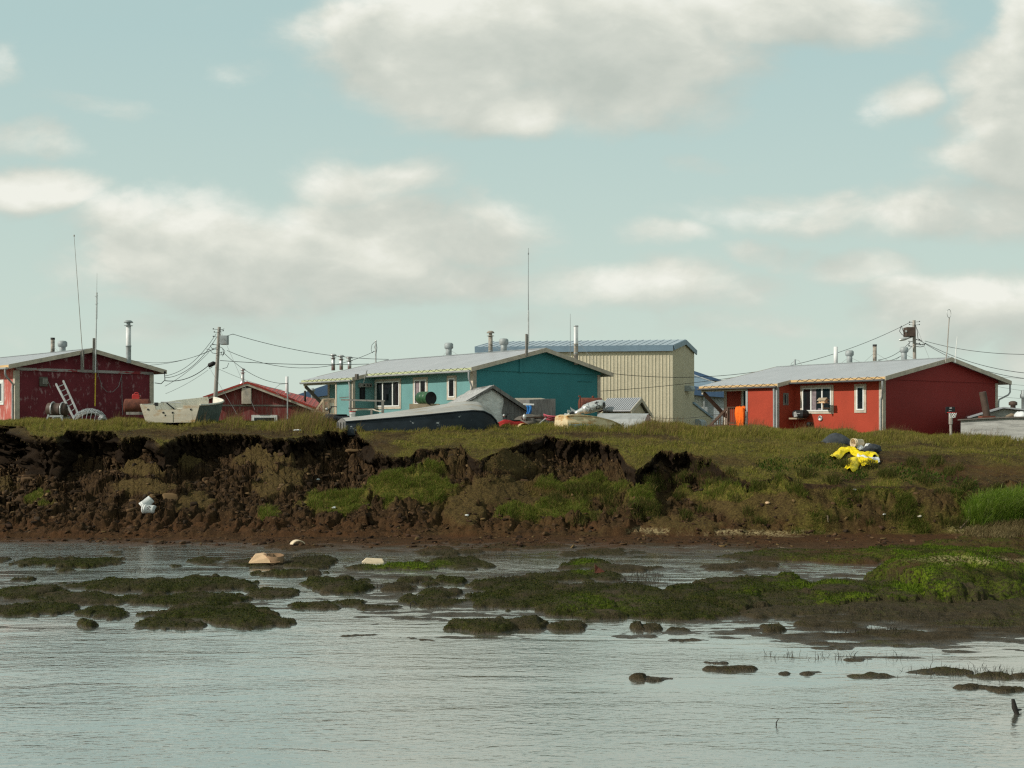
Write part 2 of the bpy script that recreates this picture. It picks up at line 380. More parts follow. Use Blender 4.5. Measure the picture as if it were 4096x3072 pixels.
# scarp: jagged face and overhanging turf lip
face = (rowi > iC0) & (rowi <= iC1)
jag = fbm(X * 1.3, Z * 1.6 + X * .3, 4, 51) * .24 + fbm(X * 4, Z * 5, 3, 52) * .14
shf = fbm(X * .5, Z * 2.0, 3, 54) * 34
jag = jag + np.interp(PXX + shf, PX, De) - De
Y = Y + np.where(face, jag * (1 - nosc), 0)
lip = sst(.45, .85, tc) * sst(iC1 + 26, iC1 - 2, rowi)
lipamt = .58 * (.20 + .26 * fbm(X * .8, Z * 1.2, 3, 53)) * (1 - nosc) * np.clip(tab(DROPH, PXX) / 80, .25, 1.2)
Y = Y - np.where(rowi > iC0, lip * np.maximum(lipamt, 0), 0)
under = np.exp(-((tc - .35) / .22) ** 2)
Y = Y + np.where(face, under * .20 * (1 - nosc) * np.clip(tab(DROPH, PXX) / 80, .2, 1.3), 0)

# mudflat: low islands (px, py, rx, ry, height, algae 0..1)
ISL = [(300, 2252, 250, 20, .20, .8), (270, 2285, 60, 10, .12, .9), (680, 2262, 38, 8, .10, .7), (120, 2320, 60, 12, .14, .7),
       (520, 2345, 330, 30, .20, .8), (860, 2340, 230, 30, .20, .8), (110, 2375, 170, 26, .18, .8), (330, 2400, 220, 34, .16, .7),
       (760, 2400, 330, 32, .20, .8), (130, 2440, 180, 30, .18, .8), (420, 2455, 130, 22, .15, .8), (840, 2458, 300, 36, .22, .9),
       (1000, 2490, 190, 26, .20, .9), (700, 2505, 160, 18, .14, .6), (1160, 2298, 160, 13, .20, .9), (960, 2252, 230, 14, .12, .5),
       (1240, 2254, 130, 26, .18, .5), (1340, 2345, 140, 34, .2, .8), (1100, 2372, 120, 18, .14, .6), (1250, 2430, 110, 16, .14, .8),
       (1380, 2415, 90, 16, .13, .6), (1640, 2268, 170, 16, .18, 1), (1500, 2272, 110, 12, .12, .7), (1830, 2260, 130, 22, .16, .6),
       (1640, 2320, 75, 14, .17, .8), (1800, 2325, 80, 14, .16, .8), (1590, 2355, 80, 20, .16, .3), (1730, 2345, 34, 8, .1, .6),
       (1760, 2380, 90, 18, .17, .8), (1720, 2408, 140, 22, .14, .6), (1500, 2430, 130, 16, .10, .4), (2060, 2352, 190, 26, .2, .8),
       (2280, 2310, 230, 18, .16, .7), (2150, 2405, 300, 40, .2, .9), (2420, 2380, 260, 46, .24, .9), (2400, 2450, 250, 34, .24, 1),
       (2600, 2400, 180, 36, .2, .5), (2450, 2275, 220, 14, .12, .2), (2380, 2215, 170, 14, .12, .2), (2340, 2262, 90, 20, .2, .9),
       (1780, 2212, 130, 16, .16, .2), (2050, 2190, 220, 14, .14, .15), (1980, 2508, 220, 26, .24, .7), (2280, 2510, 90, 12, .13, .5),
       (350, 2498, 58, 13, .16, .7), (2030, 2478, 60, 9, .10, .6), (2580, 2515, 60, 13, .16, .3), (2720, 2520, 60, 9, .1, .2),
       (2860, 2400, 300, 60, .36, .95), (2760, 2450, 240, 38, .24, .8), (3060, 2360, 200, 50, .3, .9), (3180, 2450, 220, 30, .15, .1),
       (3120, 2400, 230, 34, .20, .5), (3500, 2390, 330, 60, .40, .9), (3840, 2350, 420, 90, .78, 1), (3950, 2280, 330, 60, .52, 1), (3600, 2440, 330, 40, .2, .1),
       (4000, 2450, 260, 40, .22, .1), (3400, 2480, 240, 16, .12, .05), (3700, 2475, 220, 18, .14, .05), (3070, 2515, 52, 13, .18, .2), (3240, 2505, 70, 14, .16, .05),
       (3360, 2508, 110, 14, .14, .05), (3560, 2540, 150, 16, .18, .15), (3960, 2500, 230, 14, .13, .2), (4190, 2490, 200, 20, .15, .2),
       (2600, 2712, 82, 9, .16, .05), (2895, 2676, 118, 10, .15, .1), (2860, 2645, 50, 5, .05, .05), (3150, 2694, 42, 6, .08, .05), (3265, 2697, 52, 6, .07, .05),
       (3420, 2640, 90, 6, .05, .05), (3500, 2706, 100, 10, .12, .1), (3760, 2690, 150, 12, .12, .1), (4010, 2700, 180, 10, .13, .1), (3600, 2580, 230, 7, .05, .2),
       (3330, 2590, 110, 7, .05, .1), (3870, 2752, 90, 8, .1, .1), (4010, 2760, 90, 8, .12, .1), (3300, 2230, 420, 26, .22, .45), (3700, 2215, 260, 26, .28, .8),
       (2960, 2270, 160, 20, .14, .1), (2900, 2330, 130, 18, .12, .15), (3960, 2190, 240, 26, .35, .3), (560, 2170, 60, 9, .1, .05), (470, 2215, 40, 8, .07, .3),
       (640, 2180, 26, 5, .06, .05), (520, 2182, 30, 5, .06, .1), (1180, 2190, 160, 14, .14, .05), (60, 2320, 50, 9, .1, .5), (0, 2245, 40, 10, .1, .4),
       (2760, 2560, 120, 5, .04, .2), (2560, 2545, 90, 5, .04, .2), (1640, 2560, 120, 4, .03, .2), (1420, 2540, 90, 4, .03, .2)]
inA = D < FOOT + .6
GPY = HY + F * CAMZ / D              # photo row of the bare water level
wxa = fbm(X * .8, Y * .8, 3, 61) * 60 + fbm(X * 3.2, Y * 3.2, 2, 63) * 16; wya = fbm(X * .8 + 7, Y * .8, 3, 62) * 16 + fbm(X * 3.2, Y * 3.2, 2, 64) * 5
vbest = np.full(D.shape, -9.0); hbest = np.full(D.shape, .09); alg = np.zeros(D.shape)
for (ix, iy, rx, ry, hh, al) in ISL:
    d = np.hypot((PXX + wxa - ix) / (rx * 1.02), (GPY + wya - iy) / (ry * .98)); v = 1 - d * d
    hh = hh * (.56 if iy < 2530 else .36) if hh < .45 else hh * .9
    bet = v > vbest; hbest = np.where(bet, hh, hbest); alg = np.where(bet, al, alg); vbest = np.maximum(vbest, v)
c1, c2, ca = cells(X * .55 + .25 * fbm(X, Y, 2, 70), Y * .60, 71); e1, e2, ea = cells(X * 1.5 + 2, Y * 1.3, 72)
band = sst(2200, 2250, GPY) * sst(2545, 2490, GPY)
v2 = np.maximum(vbest, -.34 - 3 * (1 - band)) + np.interp(PXX, [900, 1500, 2900, 3300], [-.02, .08, .10, .16]) + .46 * fbm(X * 1.0, Y * 1.1, 3, 78) + .34 * fbm(X * 3.0, Y * 2.6, 3, 79)
plate = np.where(hbest > .4, sst(-.05, .85, v2), sst(.06, .30, v2)); isl = plate
pil = 1 - np.exp(-(c2 - c1) * 6.0); pi2 = 1 - np.exp(-(e2 - e1) * 6.0)
big = hbest > .4
mud = -.05 + plate * (hbest * (np.where(big, .70, .42) + np.where(big, .22, .42) * pil + np.where(big, .07, .22) * pi2 + np.where(big, .4, 1) * .45 * (np.clip(ca, 0, 1.2) - .5)) + .05) * np.where(hbest > .4, .12 + .88 * np.clip(vbest, 0, 1) ** .8, .55 + .45 * sst(.1, .8, v2))
mud = mud + .014 * fbm(X * 1.5, Y * 3, 3, 73) + .02 * isl * fbm(X * 6, Y * 6, 3, 74)
alg = np.clip(alg * 1.15, 0, 1) * sst(.02, .16, v2)
shore = np.interp(GPY, [2110, 2162, 2188, 2225, 2262, 2330, 2440, 2520, 2560, 2640, 2790], [.13, .05, .0, -.022, -.026, -.024, -.020, -.022, -.034, -.08, -.25])
shore = shore + np.interp(PXX, [-420, 0, 700, 1100, 1500, 2200, 2900, 3300, 3700, 4516], [.0, -.02, -.012, .015, .02, .01, .02, .045, .08, .1]) * sst(2330, 2200, GPY)
shore = shore + (.030 * fbm(X * .45, Y * 1.2, 3, 75) + .040 * fbm(X * 1.4, Y * 4.2, 4, 76)) * sst(2760, 2500, GPY)
shore = shore + .021 * sst(1150, 1500, PXX) * sst(2255, 2300, GPY) * sst(2515, 2440, GPY) + .016 * sst(1300, 900, PXX) * sst(2310, 2340, GPY) * sst(2500, 2440, GPY) + .014 * sst(900, 1900, PXX) * sst(2500, 2530, GPY) * sst(2590, 2560, GPY)
rr = sst(2800, 3500, PXX) * sst(2780, 2660, GPY) * sst(2380, 2520, GPY)
shore = shore + rr * (.046 + .055 * fbm(X * .7, Y * 2.0, 4, 77))
mud = np.maximum(mud, shore) * 1.0 + .25 * np.minimum(mud - shore, 0) * 0
Z = np.where(inA, np.where(D < FOOT, mud, np.maximum(Z, mud)), Z)
Z = np.where(D < 12, -.6, Z)

# where things grow: read from the finished surface
PYV = HY + (CAMZ - Z) / Y * F
PXV = CX + X / Y * F
def ell(bx, by, rx, ry, soft=.35):
    return sst(1 + soft, 1 - soft, np.hypot((PXV + wx * .6 - bx) / rx, (PYV + wy * .6 - by) / ry))
A_grass = np.zeros(D.shape); A_tan = np.zeros(D.shape); A_alg = np.zeros(D.shape); A_red = np.zeros(D.shape); A_brt = np.zeros(D.shape)
top = rowi > iC1 - 2
pn = fbm(X * .35, Y * .5, 4, 81)
A_grass = np.where(top, np.clip(.75 + 1.1 * pn, 0, 1), 0)
BARE = [(640, 1738, 210, 20), (880, 1720, 160, 22), (1120, 1735, 160, 16), (1240, 1718, 120, 12), (1560, 1745, 90, 14), (2330, 1735, 230, 14), (2620, 1745, 90, 16),
        (3700, 1850, 330, 26), (3900, 1905, 260, 34), (3560, 1820, 150, 14), (4050, 1930, 150, 50), (2050, 1705, 90, 8), (1530, 1790, 60, 40)]
for b in BARE: A_grass = A_grass * (1 - .88 * ell(*b))
rs = sst(2850, 3200, PXX) * inB
path = np.maximum.reduce([ell(3640, 1838, 230, 18), ell(3860, 1890, 260, 34), ell(4030, 1935, 200, 42)])
rgt = np.clip(.26 + 1.4 * fbm(X * .8, Y * .8, 3, 82) + .45 * sst(2040, 1880, PYV), 0, 1)
A_grass = np.where(top, A_grass * (1 - nosc * sst(5, 0, D - De)) + rgt * nosc * sst(5, 0, D - De), A_grass)
A_grass = np.where(inB, np.maximum(G_grn, rs * rgt), A_grass)
A_grass = A_grass * (1 - .93 * path)
A_tan = np.where(inB, np.maximum(.95 * G_tan, .5 * rs), np.where(top, np.clip(.35 + 1.2 * fbm(X * .5, Y * .9, 3, 83), 0, 1), 0))
A_tan = np.maximum(A_tan, np.where(face, sst(.72, .9, tc), 0))
A_tan = np.maximum(A_tan, np.where(inB, sst(1500, 1750, PXX) * np.clip(.3 + fbm(X * .7, Y * .7, 3, 84), 0, 1) * .6, 0))
A_alg = np.where(inA & (D < FOOT), alg * sst(.004, .03, Z) * np.clip(.75 + 1.3 * fbm(X * 1.2, Y * 1.2, 3, 85), 0, 1), 0)
A_brt = np.where(inA, sst(2700, 3500, PXX) * A_alg * np.clip(.55 + 1.4 * fbm(X * .9, Y * .9, 3, 86), 0, 1), 0)
A_brt = np.maximum(A_brt, A_alg * (ell(1640, 2268, 170, 26) + ell(2340, 2262, 60, 30) + ell(2430, 2410, 200, 40) * .5) * .8)
A_red = np.where((D > 29) & (D < 36) & (rowi < iC0), sst(2235, 2170, PYV) * sst(2040, 2110, PYV) * (.55 + .9 * fbm(X * .9, Y * 1.6, 3, 87)), 0)
A_red = np.maximum(A_red, np.where((D < FOOT), sst(2950, 3400, PXX) * sst(2330, 2240, PYV) * .8, 0))
A_red = np.maximum(A_red, np.where(inB & (PXX > 3300), ell(3900, 1905, 300, 40), 0)); A_red = np.where(top, np.maximum(A_red, ell(3850, 1880, 330, 26) * .9), A_red)
A_wht = np.where(inA, ell(3900, 2238, 210, 14, .6) * .8 + ell(4010, 2120, 120, 40, .5) * 0, 0)
A_wht = np.maximum(A_wht, np.where(D < 36, (ell(2680, 2125, 200, 10, .5) + ell(3010, 2130, 260, 9, .5) + ell(3900, 2115, 110, 24, .5)) * .7, 0))

# mud / ground objects
def grid_mesh(name, r0, r1, mat):
    n = r1 - r0 + 1
    vs = np.stack([X[r0:r1 + 1], Y[r0:r1 + 1], Z[r0:r1 + 1]], -1).reshape(-1, 3).astype(np.float32)
    i = (np.arange(n - 1)[:, None] * NC + np.arange(NC - 1)[None, :]).reshape(-1)
    fs = np.stack([i, i + 1, i + NC + 1, i + NC], -1).astype(np.int32)
    me = bpy.data.meshes.new(name)
    me.vertices.add(len(vs)); me.vertices.foreach_set('co', vs.reshape(-1))
    me.loops.add(fs.size); me.loops.foreach_set('vertex_index', fs.reshape(-1))
    me.polygons.add(len(fs)); me.polygons.foreach_set('loop_start', np.arange(len(fs), dtype=np.int32) * 4)
    me.polygons.foreach_set('loop_total', np.full(len(fs), 4, np.int32))
    me.polygons.foreach_set('use_smooth', np.ones(len(fs), bool))
    me.update(calc_edges=True)
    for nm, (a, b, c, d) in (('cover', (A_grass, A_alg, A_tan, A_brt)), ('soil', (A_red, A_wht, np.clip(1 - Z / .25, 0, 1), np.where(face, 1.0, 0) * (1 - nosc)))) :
        at = me.attributes.new(nm, 'FLOAT_COLOR', 'POINT')
        arr = np.stack([q[r0:r1 + 1] for q in (a, b, c, d)], -1).reshape(-1).astype(np.float32)
        at.data.foreach_set('color', arr)
    me.materials.append(mat)
    o = bpy.data.objects.new(name, me); COL.objects.link(o); o['kind'] = 'structure'
    return o

def ground_material():
    m = bpy.data.materials.new('ground'); m.use_nodes = True; nt = m.node_tree; L = nt.links; b = nt.nodes['Principled BSDF']
    tc = nn(nt, 'ShaderNodeTexCoord')
    def noise(s, d=6, r=.6, st=(1, 1, 1)):
        mp = nn(nt, 'ShaderNodeMapping'); mp.inputs['Scale'].default_value = st; L.new(tc.outputs['Object'], mp.inputs[0])
        n = nn(nt, 'ShaderNodeTexNoise'); n.inputs['Scale'].default_value = s; n.inputs['Detail'].default_value = d; n.inputs['Roughness'].default_value = r
        L.new(mp.outputs[0], n.inputs['Vector']); return n.outputs['Fac']
    def rng_(v, a, b_, c=0, d=1):
        n = nn(nt, 'ShaderNodeMapRange'); n.inputs['From Min'].default_value = a; n.inputs['From Max'].default_value = b_
        n.inputs['To Min'].default_value = c; n.inputs['To Max'].default_value = d; L.new(v, n.inputs['Value']); return n.outputs[0]
    def mul(a, b_):
        n = nn(nt, 'ShaderNodeMath', operation='MULTIPLY', use_clamp=True)
        for i, q in enumerate((a, b_)):
            if isinstance(q, (int, float)): n.inputs[i].default_value = q
            else: L.new(q, n.inputs[i])
        return n.outputs[0]
    def mix(f, a, c):
        n = nn(nt, 'ShaderNodeMix', data_type='RGBA'); L.new(f, n.inputs['Factor'])
        for i, q in ((6, a), (7, c)):
            if isinstance(q, tuple): n.inputs[i].default_value = (*q, 1)
            else: L.new(q, n.inputs[i])
        return n.outputs[2]
    at = nn(nt, 'ShaderNodeAttribute', attribute_name='cover'); so = nn(nt, 'ShaderNodeAttribute', attribute_name='soil')
    s1 = nn(nt, 'ShaderNodeSeparateColor'); L.new(at.outputs['Color'], s1.inputs[0]); s2 = nn(nt, 'ShaderNodeSeparateColor'); L.new(so.outputs['Color'], s2.inputs[0])
    grass, algae, tan, bright = s1.outputs[0], s1.outputs[1], s1.outputs[2], at.outputs['Alpha']
    red, white, wet, scarp = s2.outputs[0], s2.outputs[1], s2.outputs[2], so.outputs['Alpha']
    nA, nB, nC_, nD_ = noise(1.3), noise(5.5), noise(16), noise(45, 4)
    peat = mix(rng_(nB, .35, .68), PEAT_A, PEAT_B)
    peat = mix(rng_(nC_, .57, .7), peat, PEAT_C)
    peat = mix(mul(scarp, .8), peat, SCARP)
    peat = mix(mul(red, rng_(nB, .3, .6, .45, 1)), peat, REDMUD)
    turf = mix(rng_(nC_, .38, .64), TURF_A, TURF_B)
    turf = mix(rng_(nD_, .5, .68), turf, TURF_C)
    c = mix(mul(tan, rng_(nC_, .36, .52, .3, 1)), peat, turf)
    gr = mix(rng_(nC_, .38, .62), GR_A, GR_B)
    c = mix(mul(grass, rng_(nB, .34, .56, .25, 1)), c, gr)
    # the mudflat: grey silt, dark green algae, bright moss
    flat = mul(wet, rng_(scarp, 0, .2, 1, 0))
    mudc = mix(rng_(nB, .35, .65), MUD_A, MUD_B); mudc = mix(rng_(nD_, .5, .66), mudc, MUD_C)
    low = nn(nt, 'ShaderNodeSeparateXYZ'); L.new(tc.outputs['Object'], low.inputs[0])
    isflat = rng_(low.outputs[1], 31.6, 30.2, 0, 1)
    mudc = mix(mul(red, .85), mudc, REDMUD)
    c = mix(isflat, c, mudc)
    al = mix(rng_(nC_, .36, .62), ALG_A, ALG_B); al = mix(rng_(nD_, .52, .66), al, ALG_C)
    c = mix(mul(algae, rng_(nC_, .34, .48, .45, 1)), c, al)
    br = mix(rng_(nC_, .36, .62), BRT_A, BRT_B)
    c = mix(mul(bright, rng_(nC_, .4, .54)), c, br)
    c = mix(mul(white, rng_(nC_, .42, .56)), c, PALE)
    L.new(c, b.inputs['Base Color'])
    ro = rng_(wet, .84, 1.0, .95, .35)
    L.new(ro, b.inputs['Roughness']); sv = rng_(wet, .86, 1.0, .08, .5); L.new(sv, b.inputs['Specular IOR Level'])
    h = nn(nt, 'ShaderNodeMath', operation='ADD'); L.new(nC_, h.inputs[0]); L.new(nD_, h.inputs[1])
    bp = nn(nt, 'ShaderNodeBump'); bp.inputs['Distance'].default_value = .06; bp.inputs['Strength'].default_value = .8; L.new(h.outputs[0], bp.inputs['Height'])
    L.new(bp.outputs[0], b.inputs['Normal'])
    return m
PEAT_A, PEAT_B, PEAT_C = (.026, .016, .009), (.076, .044, .020), (.14, .085, .039)
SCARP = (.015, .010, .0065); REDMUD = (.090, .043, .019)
TURF_A, TURF_B, TURF_C = (.058, .040, .015), (.105, .073, .025), (.16, .112, .042)
GR_A, GR_B = (.085, .085, .015), (.18, .15, .033)
MUD_A, MUD_B, MUD_C = (.034, .027, .016), (.068, .052, .031), (.10, .076, .045)
ALG_A, ALG_B, ALG_C = (.012, .017, .003), (.038, .046, .008), (.085, .07, .02)
BRT_A, BRT_B = (.06, .105, .006), (.15, .20, .014)
PALE = (.42, .34, .18)
GM = ground_material()
ib = 2 + NA - 6
grid_mesh('mudflat', 0, ib, GM)
grid_mesh('ground', ib, NR - 1, GM)

def gz(x, y):
    """Ground height under a world point."""
    px = CX + x / y * F; j = int(np.clip(np.searchsorted(PX, px), 1, NC - 1))
    col = Y[2:, j]; k = int(np.argmin(np.abs(col - y)))
    return float(Z[2 + k, j])
def on_ground(px, py):
    """First ground point along a photo pixel, nearest first."""
    j = int(np.clip(np.searchsorted(PX, px), 1, NC - 1))
    yy = PYV[2:, j]; run = np.minimum.accumulate(yy)
    k = int(np.argmax(yy <= py))
    return Vector((float(X[2 + k, j]), float(Y[2 + k, j]), float(Z[2 + k, j])))

# ------------------------------------------------------------------ water
def water_material():
    m = bpy.data.materials.new('water'); m.use_nodes = True; nt = m.node_tree; L = nt.links; b = nt.nodes['Principled BSDF']
    b.inputs['Base Color'].default_value = (.11, .115, .095, 1); b.inputs['Roughness'].default_value = .12
    b.inputs['IOR'].default_value = 1.33; b.inputs['Specular IOR Level'].default_value = 1.0
    tc = nn(nt, 'ShaderNodeTexCoord')
    def wave(sx, sy, d, off=0, det=3):
        mp = nn(nt, 'ShaderNodeMapping'); mp.inputs['Scale'].default_value = (sx, sy, 1); mp.inputs['Location'].default_value = (off, off, 0); L.new(tc.outputs['Object'], mp.inputs[0])
        n = nn(nt, 'ShaderNodeTexNoise'); n.inputs['Scale'].default_value = 1; n.inputs['Detail'].default_value = det; n.inputs['Distortion'].default_value = d
        L.new(mp.outputs[0], n.inputs['Vector']); return n.outputs['Fac']
    bp = nn(nt, 'ShaderNodeBump'); bp.inputs['Distance'].default_value = .012; L.new(wave(2.4, 6.5, .6), bp.inputs['Height'])
    b2 = nn(nt, 'ShaderNodeBump'); b2.inputs['Distance'].default_value = .0085; L.new(wave(7, 16, .5, 3, 4), b2.inputs['Height']); pt = nn(nt, 'ShaderNodeMapRange'); pt.inputs['From Min'].default_value = .35; pt.inputs['From Max'].default_value = .62; pt.inputs['To Min'].default_value = .25; pt.inputs['To Max'].default_value = 1; L.new(wave(.10, .33, 1.2, 21, 3), pt.inputs['Value']); L.new(pt.outputs[0], b2.inputs['Strength']); L.new(pt.outputs[0], bp.inputs['Strength']); L.new(bp.outputs[0], b2.inputs['Normal'])
    b3 = nn(nt, 'ShaderNodeBump'); b3.inputs['Distance'].default_value = .022; L.new(wave(.35, 1.5, .8, 8, 2), b3.inputs['Height']); L.new(b2.outputs[0], b3.inputs['Normal'])
    gl = nn(nt, 'ShaderNodeBsdfGlossy'); gl.inputs['Roughness'].default_value = .12; gl.inputs['Color'].default_value = (.95, .94, .89, 1)
    for q in (b, gl): L.new(b3.outputs[0], q.inputs['Normal'])
    lw = nn(nt, 'ShaderNodeFresnel'); lw.inputs['IOR'].default_value = 3.6; L.new(b3.outputs[0], lw.inputs['Normal'])
    fr = nn(nt, 'ShaderNodeMapRange'); fr.inputs['From Min'].default_value = .2; fr.inputs['From Max'].default_value = .75; fr.inputs['To Min'].default_value = .42; fr.inputs['To Max'].default_value = 1; L.new(lw.outputs[0], fr.inputs['Value'])
    mx = nn(nt, 'ShaderNodeMixShader'); L.new(fr.outputs[0], mx.inputs[0]); L.new(b.outputs[0], mx.inputs[1]); L.new(gl.outputs[0], mx.inputs[2])
    L.new(mx.outputs[0], nt.nodes['Material Output'].inputs['Surface'])
    return m
wm = MB(); wm.add([(-60, -40, 0), (60, -40, 0), (60, 33.2, 0), (-60, 33.2, 0)], [(0, 1, 2, 3)])
tag(build(wm, 'water', water_material()), kind='structure')
# ------------------------------------------------------------------ village houses
class Plot:
    """A house plan: corner A on the ground, gable wall along u, long wall along v."""
    def __init__(s, ax, ay, z0, ang):
        s.ax, s.ay, s.z0, s.ang = ax, ay, z0, ang; s.c, s.s = math.cos(ang), math.sin(ang)
    def front(s, px, py, x=0.0):
        k = (px - CX) / F; y = (s.ax + x * s.c - k * (s.ay + x * s.s)) / (s.s + k * s.c)
        d = s.ay + x * s.s + y * s.c
        return y, CAMZ - (py - HY) / F * d - s.z0
    def side(s, px, py, y=0.0):
        k = (px - CX) / F; x = (k * (s.ay + y * s.c) - s.ax + y * s.s) / (s.c - k * s.s)
        d = s.ay + x * s.s + y * s.c
        return x, CAMZ - (py - HY) / F * d - s.z0
    def world(s, x, y, z): return Vector((s.ax + x * s.c - y * s.s, s.ay + x * s.s + y * s.c, s.z0 + z))

def window(h, yA, yB, zA, zB, x=0.0, panes=((0, 1),), trim=TRIM, tw=.13, frame=WHITE, fw=.065, glass=GLASS, blind=None, facing='x'):
    """A window in the wall x = const facing -x (or y = const facing -y): trim board, white frame, glass."""
    def bx(m, a0, a1, z0, z1, p0, p1):
        if facing == 'x': m.box(x - p1, x - p0, a0, a1, z0, z1)
        else: m.box(a0, a1, x - p1, x - p0, z0, z1)
    m = MB()
    bx(m, yA, yA + tw, zA, zB, .002, .035); bx(m, yB - tw, yB, zA, zB, .002, .035)
    bx(m, yA + tw, yB - tw, zA, zA + tw, .002, .035); bx(m, yA + tw, yB - tw, zB - tw, zB, .002, .035)
    w = build(m, 'window', trim, h)
    ia, ib, iz, jz = yA + tw, yB - tw, zA + tw, zB - tw
    m = MB(); g = MB(); ww = ib - ia
    bx(m, ia, ib, iz, iz + fw, .002, .055); bx(m, ia, ib, jz - fw, jz, .002, .055)
    edges = sorted({round(e, 4) for p in panes for e in p})
    for e in edges:
        cx = ia + e * ww; a, b = max(ia, cx - fw * .6), min(ib, cx + fw * .6)
        if e <= 0: a, b = ia, ia + fw
        if e >= 1: a, b = ib - fw, ib
        bx(m, a, b, iz + fw, jz - fw, .002, .055)
    for p0, p1 in panes:
        a, b = ia + p0 * ww + fw * .6, ia + p1 * ww - fw * .6
        bx(g, a, b, iz + fw * .9, jz - fw * .9, .003, .018)
    if frame is not None: build(m, 'frame', frame, w)
    build(g, 'pane', glass, w)
    if blind:
        c = MB()
        for a, b, z0, z1 in blind: bx(c, ia + a * ww, ia + b * ww, iz + z0 * (jz - iz), iz + z1 * (jz - iz), .019, .024)
        build(c, 'curtain', CURTAIN, w)
    return w

def downspout(h, pts, mat=GUTTER, r=.045):
    return build(MB().tube(pts, r, 8), 'downspout', mat, h)

def flue(h, name, x, y, zb, zt, r, mat, cap=None, capmat=None, rings=0, guys=0, label=None):
    m = MB(); m.lathe([(0, zb), (r, zb), (r, zt), (0, zt)], (x, y, 0), n=16)
    o = build(m, name, mat, h)
    if label: o['label'] = label
    if cap == 'drum':
        c = MB(); q = r * 1.5; hh = r * 1.55
        c.lathe([(r, zt - hh * 1.25), (q, zt - hh * 1.0), (q, zt - hh * .15), (q * .72, zt + hh * .12), (0, zt + hh * .2)], (x, y, 0), n=16); build(c, 'cap', capmat or mat, o)
    if cap == 'hat':
        c = MB(); q = r * 1.75
        c.lathe([(r, zt - .02), (q, zt - .02), (q, zt), (r * .8, zt + .02), (r * .8, zt + .14)], (x, y, 0), n=16)
        c.lathe([(r * .8, zt + .14), (q * 1.1, zt + .15), (q * .9, zt + .22), (r, zt + .27), (0, zt + .28)], (x, y, 0), n=16)
        build(c, 'cap', capmat or mat, o)
    if cap == 'open':
        c = MB(); c.lathe([(r * 1.1, zt - .08), (r * 1.1, zt + .03), (r * .9, zt + .03), (r * .85, zt - .25), (0, zt - .25)], (x, y, 0), n=16); build(c, 'rim', capmat or mat, o)
    for i in range(rings):
        zz = zb + (zt - zb) * (.28 + .2 * i)
        c = MB(); c.lathe([(r * 1.02, zz), (r * 1.1, zz), (r * 1.1, zz + .05), (r * 1.02, zz + .05)], (x, y, 0), n=16); build(c, 'band', GALVD, o)
    if guys:
        zz = zb + (zt - zb) * .66
        for k in range(guys):
            dy = (-1.3, 1.3, .2)[k]
            c = MB(); c.tube([(x, y, zz), (x + (-.5 if k == 2 else .2), y + dy, zb + .02)], .008, 4); build(c, 'guy_wire', WIREG, o)
    return o

def zigzag(m, x, yA, yB, z0, z1, step=.55):
    y = yA; pts = []; up = False
    while y < yB:
        pts.append((x, y, z1 if up else z0)); y += step * (.35 if up else .65) * random.uniform(.8, 1.25); up = not up
    m.tube(pts, .011, 4)

